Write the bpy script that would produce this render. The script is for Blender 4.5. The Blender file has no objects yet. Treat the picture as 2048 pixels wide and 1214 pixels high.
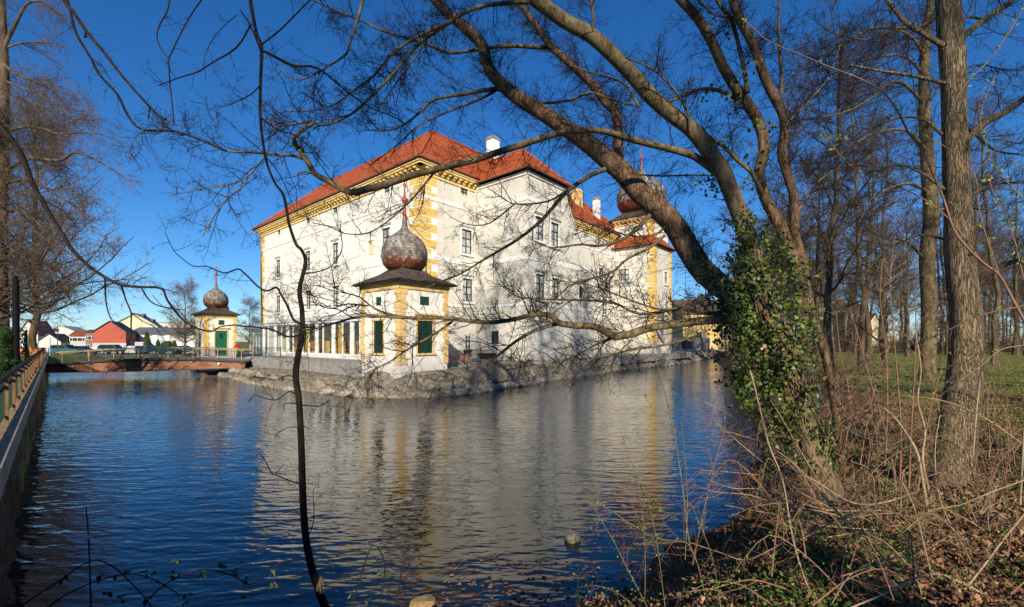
import bpy, math, random
import numpy as np
from mathutils import Vector
R = math.radians
scene = bpy.context.scene
col = scene.collection
F, H0 = 871.0, 682.0          # focal length and horizon row of the photograph, in its pixels
# World: eye height is z = 0, the moat's water is 3.2 m below, y runs away from the camera.
WATER = -3.2

def at(px, py, Y):
    return Vector(((px - 1024) / F * Y, Y, (H0 - py) / F * Y))

# ------------------------------------------------------------------ materials
def new_mat(name):
    m = bpy.data.materials.new(name); m.use_nodes = True
    nt = m.node_tree; b = nt.nodes['Principled BSDF']
    return m, nt, b

def N(nt, t, **kw):
    n = nt.nodes.new(t)
    for k, v in kw.items():
        if hasattr(n, k): setattr(n, k, v)
        else: n.inputs[k].default_value = v
    return n

def ramp(nt, fac, stops):
    r = nt.nodes.new('ShaderNodeValToRGB')
    e = r.color_ramp.elements
    while len(e) < len(stops): e.new(0.5)
    for i, (p, c) in enumerate(stops):
        e[i].position = p; e[i].color = (c[0], c[1], c[2], 1)
    nt.links.new(fac, r.inputs['Fac'])
    return r.outputs['Color']

def coords(nt, scale=(1, 1, 1), rot=(0, 0, 0), kind='Object'):
    tc = nt.nodes.new('ShaderNodeTexCoord'); mp = nt.nodes.new('ShaderNodeMapping')
    mp.inputs['Scale'].default_value = scale; mp.inputs['Rotation'].default_value = rot
    nt.links.new(tc.outputs[kind], mp.inputs['Vector'])
    return mp.outputs['Vector']

def noise(nt, vec, scale, detail=5, rough=0.6, dist=0):
    n = nt.nodes.new('ShaderNodeTexNoise')
    n.inputs['Scale'].default_value = scale; n.inputs['Detail'].default_value = detail
    n.inputs['Roughness'].default_value = rough; n.inputs['Distortion'].default_value = dist
    nt.links.new(vec, n.inputs['Vector'])
    return n.outputs['Fac']

def bump(nt, b, h, strength, dist):
    n = nt.nodes.new('ShaderNodeBump')
    n.inputs['Strength'].default_value = strength; n.inputs['Distance'].default_value = dist
    nt.links.new(h, n.inputs['Height']); nt.links.new(n.outputs['Normal'], b.inputs['Normal'])
    return n

def math_(nt, op, a, b):
    n = nt.nodes.new('ShaderNodeMath'); n.operation = op
    for i, v in enumerate((a, b)):
        if isinstance(v, (int, float)): n.inputs[i].default_value = v
        else: nt.links.new(v, n.inputs[i])
    return n.outputs[0]

def mixc(nt, fac, a, b, mode='MIX'):
    n = nt.nodes.new('ShaderNodeMix'); n.data_type = 'RGBA'; n.blend_type = mode
    for i, v in ((0, fac), (6, a), (7, b)):
        if isinstance(v, (int, float)): n.inputs[i].default_value = v
        elif isinstance(v, tuple): n.inputs[i].default_value = (v[0], v[1], v[2], 1)
        else: nt.links.new(v, n.inputs[i])
    return n.outputs[2]

def simple(name, c, rough=0.6, var=0.25, scale=3.0, bmp=0.0, bscale=20.0, metal=0.0, spec=0.5):
    m, nt, b = new_mat(name)
    v = coords(nt)
    n = noise(nt, v, scale)
    lo = tuple(x * (1 - var) for x in c); hi = tuple(min(1, x * (1 + var)) for x in c)
    nt.links.new(ramp(nt, n, [(0.3, lo), (0.7, hi)]), b.inputs['Base Color'])
    b.inputs['Roughness'].default_value = rough; b.inputs['Metallic'].default_value = metal
    b.inputs['Specular IOR Level'].default_value = spec
    if bmp:
        bump(nt, b, noise(nt, v, bscale, 6), bmp, 0.03)
    return m

def plaster(name, c, dirt=(0.42, 0.39, 0.33), amt=0.55):
    m, nt, b = new_mat(name)
    v = coords(nt)
    n1 = noise(nt, v, 0.35, 8, 0.65); n2 = noise(nt, coords(nt, (2.2, 2.2, 0.25)), 0.8, 6, 0.7); n3 = noise(nt, v, 14, 4)
    f = math_(nt, 'MULTIPLY', n1, n2)
    f2 = ramp(nt, f, [(0.2, (0, 0, 0)), (0.5, (amt, amt, amt))])
    c1 = mixc(nt, f2, c, dirt)
    # rising damp and splash-grime along the foot of the wall
    sep = nt.nodes.new('ShaderNodeSeparateXYZ'); g = nt.nodes.new('ShaderNodeNewGeometry')
    nt.links.new(g.outputs['Position'], sep.inputs[0])
    zz = math_(nt, 'ADD', math_(nt, 'MULTIPLY', n1, 2.4), math_(nt, 'MULTIPLY', sep.outputs['Z'], -1.0))
    fd = ramp(nt, math_(nt, 'MULTIPLY', zz, 0.3), [(0.55, (0, 0, 0)), (0.98, (0.6, 0.6, 0.6))])
    c1 = mixc(nt, fd, c1, (0.33, 0.32, 0.30))
    c2 = mixc(nt, math_(nt, 'MULTIPLY', n3, 0.12), c1, (0.3, 0.28, 0.25))
    nt.links.new(c2, b.inputs['Base Color']); b.inputs['Roughness'].default_value = 0.9
    b.inputs['Specular IOR Level'].default_value = 0.2
    bump(nt, b, math_(nt, 'ADD', n3, math_(nt, 'MULTIPLY', noise(nt, v, 1.6, 5), 1.5)), 0.35, 0.03)
    return m

M = {}
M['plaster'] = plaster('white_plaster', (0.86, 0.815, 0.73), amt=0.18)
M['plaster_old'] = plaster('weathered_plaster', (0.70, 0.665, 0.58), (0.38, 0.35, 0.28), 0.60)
M['trim'] = plaster('white_trim', (0.84, 0.82, 0.77), amt=0.15)
M['yellow'] = plaster('yellow_plaster', (0.80, 0.52, 0.13), (0.62, 0.40, 0.12), 0.5)
M['cornice'] = plaster('pale_yellow_moulding', (0.86, 0.63, 0.25), (0.66, 0.45, 0.17), 0.4)
M['ochre'] = plaster('ochre_plaster', (0.76, 0.52, 0.20), (0.55, 0.38, 0.17), 0.6)
M['cream'] = plaster('cream_plaster', (0.78, 0.66, 0.42), amt=0.2)
M['redwall'] = simple('red_render', (0.46, 0.095, 0.055), 0.8, 0.08, 1.0)
M['greyroof'] = simple('grey_roof', (0.13, 0.14, 0.16), 0.7, 0.2, 2)
M['brownroof'] = simple('brown_roof', (0.11, 0.075, 0.055), 0.8, 0.3, 3)
M['housewhite'] = plaster('house_plaster', (0.74, 0.70, 0.62), amt=0.3)
M['housebrown'] = simple('brown_render', (0.22, 0.17, 0.12), 0.9, 0.2, 1)
M['green'] = simple('green_paint', (0.010, 0.050, 0.030), 0.5, 0.25, 6)
M['doorgreen'] = simple('bright_green_paint', (0.005, 0.13, 0.055), 0.5, 0.15, 6)
M['frame'] = simple('dark_green_frame', (0.030, 0.050, 0.045), 0.5, 0.2, 6)
M['white'] = simple('white_metal', (0.78, 0.77, 0.74), 0.45, 0.05, 2)
M['iron'] = simple('dark_iron', (0.025, 0.028, 0.03), 0.6, 0.3, 8)
M['blackpole'] = simple('black_pole_paint', (0.005, 0.005, 0.006), 0.8, 0.2, 8, spec=0.15)
M['copper'] = simple('gutter_copper', (0.34, 0.10, 0.055), 0.45, 0.2, 4)
M['spire'] = simple('red_spire_metal', (0.36, 0.065, 0.04), 0.5, 0.25, 5)
M['terracotta'] = simple('terracotta', (0.55, 0.17, 0.08), 0.8, 0.2, 5)
M['orange'] = simple('orange_paint', (0.80, 0.24, 0.03), 0.6, 0.1, 4)
M['curtain'] = simple('yellow_curtain', (0.70, 0.42, 0.05), 0.8, 0.15, 4)
M['rust'] = simple('rusty_brown_post', (0.20, 0.095, 0.045), 0.7, 0.35, 9)
M['rail_wood'] = simple('weathered_rail', (0.34, 0.235, 0.13), 0.8, 0.3, 5)
M['concrete'] = simple('concrete', (0.27, 0.25, 0.225), 0.9, 0.3, 2.2, 0.5, 14)
M['mossy'] = simple('mossy_coping', (0.33, 0.23, 0.10), 0.95, 0.45, 5, 0.6, 18)
M['asphalt'] = simple('asphalt', (0.16, 0.155, 0.15), 0.9, 0.15, 3, 0.3, 40)
M['gravel'] = simple('gravel', (0.30, 0.275, 0.235), 0.95, 0.3, 5, 0.5, 40)
M['tyre'] = simple('tyre_rubber', (0.02, 0.02, 0.02), 0.9, 0.1)
M['rim'] = simple('rim_metal', (0.45, 0.45, 0.46), 0.35, 0.1, metal=0.8)
M['skin'] = simple('skin', (0.52, 0.30, 0.21), 0.6, 0.05)
M['hair'] = simple('hair', (0.05, 0.03, 0.02), 0.8, 0.2)
M['jacket'] = simple('red_jacket', (0.72, 0.02, 0.035), 0.8, 0.1, 6)
M['trousers'] = simple('dark_trousers', (0.02, 0.045, 0.04), 0.9, 0.2, 6)
M['lamp_glass'] = simple('lamp_glass', (0.6, 0.6, 0.58), 0.2, 0.02)
M['litgrey'] = simple('light_panel', (0.5, 0.5, 0.48), 0.8, 0.08, 2)
M['signblue'] = simple('pale_blue_post', (0.22, 0.42, 0.55), 0.5, 0.1)

def tile_mat(name, c1, c2, c3, du=0.22, dz=0.17, rough=0.75):
    """roof tiles / shingles: courses run round at even heights, staggered by rows"""
    m, nt, b = new_mat(name)
    v = coords(nt)
    sep = nt.nodes.new('ShaderNodeSeparateXYZ'); nt.links.new(v, sep.inputs[0])
    h = math_(nt, 'MULTIPLY', sep.outputs['Z'], 1 / dz)
    row = math_(nt, 'FRACT', h, 0)
    along = math_(nt, 'ADD', math_(nt, 'MULTIPLY', sep.outputs['X'], 0.9 / du), math_(nt, 'MULTIPLY', sep.outputs['Y'], 0.37 / du))
    along = math_(nt, 'ADD', along, math_(nt, 'MULTIPLY', math_(nt, 'FLOOR', h, 0), 0.5))
    colf = math_(nt, 'FRACT', along, 0)
    comb = nt.nodes.new('ShaderNodeCombineXYZ')
    nt.links.new(math_(nt, 'FLOOR', along, 0), comb.inputs[0]); nt.links.new(math_(nt, 'FLOOR', h, 0), comb.inputs[1])
    wn = nt.nodes.new('ShaderNodeTexWhiteNoise'); nt.links.new(comb.outputs[0], wn.inputs['Vector'])
    big = noise(nt, v, 0.5, 6)
    f = math_(nt, 'ADD', math_(nt, 'MULTIPLY', wn.outputs['Value'], 0.5), math_(nt, 'MULTIPLY', big, 0.5))
    c = ramp(nt, f, [(0.2, c1), (0.5, c2), (0.85, c3)])
    edge = math_(nt, 'MULTIPLY', ramp(nt, row, [(0.0, (0.35,) * 3), (0.14, (1,) * 3)]), ramp(nt, colf, [(0.0, (0.55,) * 3), (0.1, (1,) * 3)]))
    c = mixc(nt, 1.0, c, edge, 'MULTIPLY')
    nt.links.new(c, b.inputs['Base Color']); b.inputs['Roughness'].default_value = rough
    b.inputs['Specular IOR Level'].default_value = 0.25
    bump(nt, b, math_(nt, 'ADD', row, math_(nt, 'MULTIPLY', wn.outputs['Value'], 0.4)), 0.6, 0.02)
    return m
M['tile'] = tile_mat('red_roof_tiles', (0.28, 0.055, 0.014), (0.40, 0.085, 0.020), (0.48, 0.125, 0.034))
M['housetile'] = tile_mat('house_roof_tiles', (0.22, 0.06, 0.03), (0.30, 0.08, 0.04), (0.34, 0.12, 0.06))
M['slate'] = tile_mat('dark_shingle_roof', (0.045, 0.036, 0.028), (0.085, 0.066, 0.05), (0.14, 0.115, 0.09), 0.15, 0.09)

def dome_mat(name, z0, z1):
    """weathered grey wooden shingles, red-brown where the bulb is sheltered low down"""
    m, nt, b = new_mat(name)
    v = coords(nt)
    sep = nt.nodes.new('ShaderNodeSeparateXYZ'); nt.links.new(v, sep.inputs[0])
    ang = math_(nt, 'ARCTAN2', sep.outputs['Y'], sep.outputs['X'])
    dz = (z1 - z0) / 17
    h = math_(nt, 'MULTIPLY', sep.outputs['Z'], 1 / dz)
    al = math_(nt, 'ADD', math_(nt, 'MULTIPLY', ang, 44 / math.tau), math_(nt, 'MULTIPLY', math_(nt, 'FLOOR', h, 0), 0.37))
    comb = nt.nodes.new('ShaderNodeCombineXYZ')
    nt.links.new(math_(nt, 'FLOOR', al, 0), comb.inputs[0]); nt.links.new(math_(nt, 'FLOOR', h, 0), comb.inputs[1])
    wn = nt.nodes.new('ShaderNodeTexWhiteNoise'); nt.links.new(comb.outputs[0], wn.inputs['Vector'])
    grey = ramp(nt, wn.outputs['Value'], [(0.0, (0.10, 0.082, 0.065)), (0.5, (0.21, 0.178, 0.148)), (1.0, (0.37, 0.33, 0.285))])
    red = ramp(nt, wn.outputs['Value'], [(0.0, (0.10, 0.028, 0.012)), (1.0, (0.30, 0.085, 0.035))])
    t = math_(nt, 'DIVIDE', math_(nt, 'SUBTRACT', sep.outputs['Z'], z0), z1 - z0)
    t = math_(nt, 'ADD', t, math_(nt, 'MULTIPLY', math_(nt, 'SUBTRACT', noise(nt, v, 3, 4), 0.5), 0.22))
    t = math_(nt, 'ADD', t, math_(nt, 'MULTIPLY', math_(nt, 'SUBTRACT', wn.outputs['Value'], 0.5), 0.14))
    f = ramp(nt, t, [(0.20, (1, 1, 1)), (0.31, (0, 0, 0))])
    c = mixc(nt, f, grey, red)
    row = math_(nt, 'FRACT', h, 0); cf = math_(nt, 'FRACT', al, 0)
    e = math_(nt, 'MULTIPLY', ramp(nt, row, [(0.0, (0.2,) * 3), (0.2, (1,) * 3)]), ramp(nt, cf, [(0.0, (0.5,) * 3), (0.14, (1,) * 3)]))
    nt.links.new(mixc(nt, 1.0, c, e, 'MULTIPLY'), b.inputs['Base Color'])
    b.inputs['Roughness'].default_value = 0.7
    bump(nt, b, math_(nt, 'ADD', row, math_(nt, 'MULTIPLY', wn.outputs['Value'], 0.5)), 0.8, 0.03)
    return m

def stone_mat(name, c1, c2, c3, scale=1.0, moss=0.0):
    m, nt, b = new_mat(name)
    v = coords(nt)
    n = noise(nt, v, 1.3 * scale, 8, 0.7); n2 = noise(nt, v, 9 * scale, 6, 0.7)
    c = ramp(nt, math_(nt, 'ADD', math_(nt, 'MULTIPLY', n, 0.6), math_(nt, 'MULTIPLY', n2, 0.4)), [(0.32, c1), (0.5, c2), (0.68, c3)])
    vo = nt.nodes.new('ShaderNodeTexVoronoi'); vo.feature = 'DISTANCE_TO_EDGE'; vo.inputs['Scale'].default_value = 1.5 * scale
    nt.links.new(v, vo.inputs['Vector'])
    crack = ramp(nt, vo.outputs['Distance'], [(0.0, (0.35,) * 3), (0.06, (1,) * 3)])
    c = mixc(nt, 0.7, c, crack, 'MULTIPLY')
    # wet, dark and algae-stained band where the stone meets the water
    g = nt.nodes.new('ShaderNodeNewGeometry'); sep = nt.nodes.new('ShaderNodeSeparateXYZ'); nt.links.new(g.outputs['Position'], sep.inputs[0])
    zz = math_(nt, 'ADD', sep.outputs['Z'], math_(nt, 'MULTIPLY', n2, 0.25))
    w = ramp(nt, math_(nt, 'ADD', zz, 3.6), [(0.42, (0.85,) * 3), (0.62, (0,) * 3)])
    c = mixc(nt, w, c, (0.05, 0.04, 0.025))
    nt.links.new(c, b.inputs['Base Color']); b.inputs['Roughness'].default_value = 0.9
    b.inputs['Specular IOR Level'].default_value = 0.2
    bump(nt, b, math_(nt, 'ADD', math_(nt, 'ADD', n, math_(nt, 'MULTIPLY', n2, 0.5)), math_(nt, 'MULTIPLY', crack, 0.25)), 0.9, 0.12)
    return m
M['rock'] = stone_mat('pale_bank_rock', (0.16, 0.135, 0.105), (0.36, 0.315, 0.25), (0.54, 0.48, 0.39))
M['rock2'] = stone_mat('warm_bank_rock', (0.17, 0.135, 0.10), (0.36, 0.30, 0.22), (0.52, 0.45, 0.345), 1.4)
M['rock3'] = stone_mat('grey_bank_rock', (0.11, 0.10, 0.085), (0.24, 0.22, 0.185), (0.40, 0.37, 0.31), 0.8)
M['bank_gap'] = stone_mat('bank_rubble', (0.08, 0.066, 0.05), (0.23, 0.20, 0.155), (0.44, 0.39, 0.31), 2.2)
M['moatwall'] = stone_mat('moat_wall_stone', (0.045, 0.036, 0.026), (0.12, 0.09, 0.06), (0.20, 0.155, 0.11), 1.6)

def bark(name, c1, c2, c3, vscale=0.18, scale=9, strength=0.8, lichen=0.0, lc=(0.30, 0.29, 0.17), ridge=False):
    m, nt, b = new_mat(name)
    v = coords(nt, (1, 1, vscale)); v0 = coords(nt)
    n = noise(nt, v, scale, 7, 0.65, 0.6); n2 = noise(nt, v0, 1.7, 5)
    if ridge: n = math_(nt, 'ADD', 0.30, math_(nt, 'MULTIPLY', math_(nt, 'ABSOLUTE', math_(nt, 'SUBTRACT', n, 0.5), 0), 3.2))
    c = ramp(nt, n, [(0.36, c1), (0.5, c2), (0.64, c3)])
    if lichen:
        l = ramp(nt, noise(nt, v0, 5.5, 7, 0.7), [(0.52, (0,) * 3), (0.60, (lichen,) * 3)])
        c = mixc(nt, l, c, lc)
    c = mixc(nt, math_(nt, 'MULTIPLY', n2, 0.35), c, c1)
    nt.links.new(c, b.inputs['Base Color']); b.inputs['Roughness'].default_value = 0.9
    b.inputs['Specular IOR Level'].default_value = 0.15
    bump(nt, b, n, strength, 0.035)
    return m
M['bark_ridge'] = bark('ridged_bark', (0.055, 0.040, 0.025), (0.36, 0.265, 0.16), (0.52, 0.39, 0.24), 0.10, 42, 1.0, ridge=True)
M['bark_smooth'] = bark('smooth_bark', (0.05, 0.033, 0.017), (0.15, 0.108, 0.058), (0.25, 0.19, 0.105), 0.45, 10, 0.8, 0.55, (0.22, 0.21, 0.11))
M['bark_brown'] = bark('brown_bark', (0.045, 0.027, 0.016), (0.155, 0.095, 0.056), (0.28, 0.18, 0.11), 0.3, 16, 1.0)
M['bark_dark'] = bark('dark_bark', (0.010, 0.007, 0.005), (0.026, 0.018, 0.013), (0.055, 0.039, 0.028), 0.4, 12, 0.6)
M['sapling_bark'] = bark('sapling_bark', (0.006, 0.004, 0.003), (0.015, 0.010, 0.008), (0.035, 0.025, 0.018), 0.4, 12, 0.6)
M['bark_far'] = bark('far_bark', (0.045, 0.033, 0.022), (0.115, 0.082, 0.054), (0.20, 0.148, 0.10), 0.3, 3, 0.5)
M['twig'] = simple('twig_bark', (0.055, 0.038, 0.027), 0.85, 0.35, 2, spec=0.2)
M['twig_dark'] = simple('dark_twig_bark', (0.022, 0.016, 0.012), 0.85, 0.35, 2, spec=0.2)
M['twig_far'] = simple('far_twig_bark', (0.14, 0.105, 0.075), 0.9, 0.3, 0.5, spec=0.1)
M['twig_wood'] = simple('wood_twig_bark', (0.105, 0.074, 0.048), 0.9, 0.4, 0.5, spec=0.1)
M['twig_red'] = simple('reddish_shoot', (0.24, 0.12, 0.07), 0.7, 0.35, 3, spec=0.3)
M['twig_tan'] = simple('tan_shoot', (0.32, 0.23, 0.14), 0.8, 0.35, 3, spec=0.2)
M['twig_green'] = simple('green_thorny_shoot', (0.13, 0.105, 0.04), 0.6, 0.35, 3, spec=0.3)
M['cut_wood'] = simple('cut_wood', (0.55, 0.30, 0.14), 0.8, 0.15, 20)

def leaf_mat(name, cols, rough=0.5, spec=0.5, trans=0.0):
    m, nt, b = new_mat(name)
    g = nt.nodes.new('ShaderNodeNewGeometry')
    n = len(cols)
    nt.links.new(ramp(nt, g.outputs['Random Per Island'], [(i / max(1, n - 1), c) for i, c in enumerate(cols)]), b.inputs['Base Color'])
    b.inputs['Roughness'].default_value = rough; b.inputs['Specular IOR Level'].default_value = spec
    if trans:
        tr = nt.nodes.new('ShaderNodeBsdfTranslucent'); mx = nt.nodes.new('ShaderNodeMixShader'); mx.inputs[0].default_value = trans
        nt.links.new(ramp(nt, g.outputs['Random Per Island'], [(i / max(1, n - 1), tuple(min(1, x * 1.5) for x in c)) for i, c in enumerate(cols)]), tr.inputs['Color'])
        out = nt.nodes['Material Output']
        nt.links.new(b.outputs[0], mx.inputs[1]); nt.links.new(tr.outputs[0], mx.inputs[2]); nt.links.new(mx.outputs[0], out.inputs['Surface'])
    return m
M['ivy'] = leaf_mat('ivy_leaf', [(0.006, 0.016, 0.003), (0.014, 0.034, 0.005), (0.038, 0.068, 0.008), (0.075, 0.115, 0.013), (0.20, 0.22, 0.035)], 0.40, 0.35, 0.15)
M['litter'] = leaf_mat('dead_leaf', [(0.05, 0.025, 0.014), (0.13, 0.06, 0.03), (0.24, 0.125, 0.065), (0.36, 0.20, 0.105), (0.17, 0.095, 0.055), (0.46, 0.28, 0.16)], 0.8, 0.2)
M['herb'] = leaf_mat('spring_herb', [(0.035, 0.07, 0.012), (0.07, 0.13, 0.022), (0.12, 0.19, 0.035)], 0.6, 0.3, 0.2)
M['grassblade'] = leaf_mat('grass_blade', [(0.08, 0.105, 0.02), (0.14, 0.17, 0.04), (0.24, 0.22, 0.08)], 0.7, 0.2, 0.2)
M['bud'] = leaf_mat('spring_bud', [(0.16, 0.26, 0.03), (0.26, 0.38, 0.06)], 0.5, 0.4, 0.25)
M['bramble_leaf'] = leaf_mat('bramble_leaf', [(0.012, 0.03, 0.008), (0.03, 0.06, 0.015), (0.06, 0.07, 0.02)], 0.5, 0.4)
M['hedge'] = leaf_mat('hedge_leaf', [(0.02, 0.045, 0.010), (0.04, 0.085, 0.015), (0.07, 0.12, 0.03)], 0.6, 0.3)

# glass: a mirror-like sheet that lets the rest through
def glass_mat(name, tint=(0.8, 0.88, 0.85), refl=0.25):
    m = bpy.data.materials.new(name); m.use_nodes = True; nt = m.node_tree
    nt.nodes.remove(nt.nodes['Principled BSDF'])
    t = nt.nodes.new('ShaderNodeBsdfTransparent'); t.inputs[0].default_value = (*tint, 1)
    g = nt.nodes.new('ShaderNodeBsdfGlossy'); g.inputs['Roughness'].default_value = 0.02
    fr = nt.nodes.new('ShaderNodeLayerWeight'); fr.inputs[0].default_value = 0.5
    mx = nt.nodes.new('ShaderNodeMixShader')
    nt.links.new(math_(nt, 'ADD', math_(nt, 'MULTIPLY', math_(nt, 'POWER', fr.outputs['Facing'], 3.0), 0.5), 0.04), mx.inputs[0])
    nt.links.new(t.outputs[0], mx.inputs[1]); nt.links.new(g.outputs[0], mx.inputs[2])
    nt.links.new(mx.outputs[0], nt.nodes['Material Output'].inputs['Surface'])
    return m
M['glass'] = glass_mat('clear_glass')
m, nt, b = new_mat('window_pane')      # panes with pale curtains close behind the glass
v = coords(nt, (1, 1, 0.4))
nt.links.new(ramp(nt, noise(nt, v, 2.2, 4, 0.7), [(0.35, (0.14, 0.15, 0.16)), (0.46, (0.40, 0.41, 0.40)), (0.58, (0.62, 0.62, 0.59))]), b.inputs['Base Color'])
b.inputs['Roughness'].default_value = 0.08; b.inputs['Coat Weight'].default_value = 0.5
M['pane'] = m
M['darkpane'] = simple('dark_pane', (0.03, 0.035, 0.04), 0.08, 0.4, 2)
M['carglass'] = simple('car_glass', (0.015, 0.018, 0.02), 0.05, 0.1)
def paint(name, c):
    m = simple(name, c, 0.25, 0.04); m.node_tree.nodes['Principled BSDF'].inputs['Coat Weight'].default_value = 0.6; return m

# weathered timber / steel girder of the bridge
m, nt, b = new_mat('bridge_girder')
v = coords(nt, (0.25, 0.25, 3)); v2 = coords(nt)
f = math_(nt, 'ADD', math_(nt, 'MULTIPLY', noise(nt, v, 5, 6, 0.7), 0.6), math_(nt, 'MULTIPLY', noise(nt, v2, 0.9, 6), 0.4))
nt.links.new(ramp(nt, f, [(0.34, (0.08, 0.03, 0.013)), (0.48, (0.24, 0.09, 0.038)), (0.62, (0.36, 0.19, 0.10))]), b.inputs['Base Color'])
b.inputs['Roughness'].default_value = 0.8
M['girder'] = m

# water
m, nt, b = new_mat('moat_water')
b.inputs['Base Color'].default_value = (0.004, 0.012, 0.020, 1)
b.inputs['Roughness'].default_value = 0.0; b.inputs['IOR'].default_value = 1.62
v1 = coords(nt, (0.55, 1.5, 1), (0, 0, R(-14))); v2 = coords(nt, (0.8, 1.7, 1), (0, 0, R(18))); v3 = coords(nt, (1, 1.0, 1), (0, 0, R(-30)))
n1 = noise(nt, v1, 2.9, 1.5, 0.4, 0.45); n2 = noise(nt, v2, 7.5, 1, 0.4, 0.3); n3 = noise(nt, v3, 0.6, 2, 0.5)
h = math_(nt, 'ADD', math_(nt, 'MULTIPLY', n1, 0.72), math_(nt, 'MULTIPLY', n2, 0.17))
cat = ramp(nt, noise(nt, coords(nt), 0.16, 3), [(0.35, (0.45,) * 3), (0.65, (1.0,) * 3)])   # calmer and livelier patches
h = math_(nt, 'MULTIPLY', h, cat)
bump(nt, b, h, 1.0, 0.050)
M['water'] = m

# the park ground: leaf litter near the trees, mown grass beyond (mask stored on the mesh)
m, nt, b = new_mat('park_ground')
v = coords(nt)
at_ = nt.nodes.new('ShaderNodeAttribute'); at_.attribute_name = 'grass'
big = noise(nt, v, 0.22, 6); mid = noise(nt, v, 1.3, 6, 0.7); fine = noise(nt, v, 22, 5, 0.7)
gr = ramp(nt, math_(nt, 'ADD', math_(nt, 'MULTIPLY', mid, 0.6), math_(nt, 'MULTIPLY', fine, 0.4)), [(0.32, (0.09, 0.105, 0.025)), (0.5, (0.17, 0.19, 0.045)), (0.68, (0.27, 0.26, 0.09))])
li = ramp(nt, math_(nt, 'ADD', math_(nt, 'MULTIPLY', mid, 0.35), math_(nt, 'MULTIPLY', fine, 0.65)), [(0.33, (0.03, 0.02, 0.012)), (0.5, (0.10, 0.058, 0.032)), (0.68, (0.22, 0.12, 0.065))])
f = math_(nt, 'ADD', at_.outputs['Fac'], math_(nt, 'MULTIPLY', math_(nt, 'SUBTRACT', big, 0.5), 0.9))
f = ramp(nt, f, [(0.42, (0,) * 3), (0.58, (1,) * 3)])
nt.links.new(mixc(nt, f, li, gr), b.inputs['Base Color']); b.inputs['Roughness'].default_value = 1.0
b.inputs['Specular IOR Level'].default_value = 0.1
bump(nt, b, math_(nt, 'ADD', fine, mid), 0.8, 0.06)
M['ground'] = m

# ------------------------------------------------------------------ mesh building
ROOT = {}
def tag(o, label=None, cat=None, group=None, kind=None):
    if label: o['label'] = label
    if cat: o['category'] = cat
    if group: o['group'] = group
    if kind: o['kind'] = kind
    return o
def empty(name, loc, label, cat, group=None, rz=0):
    o = bpy.data.objects.new(name, None); o.empty_display_size = 0.3; col.objects.link(o); o.location = loc; o.rotation_euler = (0, 0, rz)
    ROOT[o.name] = Vector(loc)
    return tag(o, label, cat, group)

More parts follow.
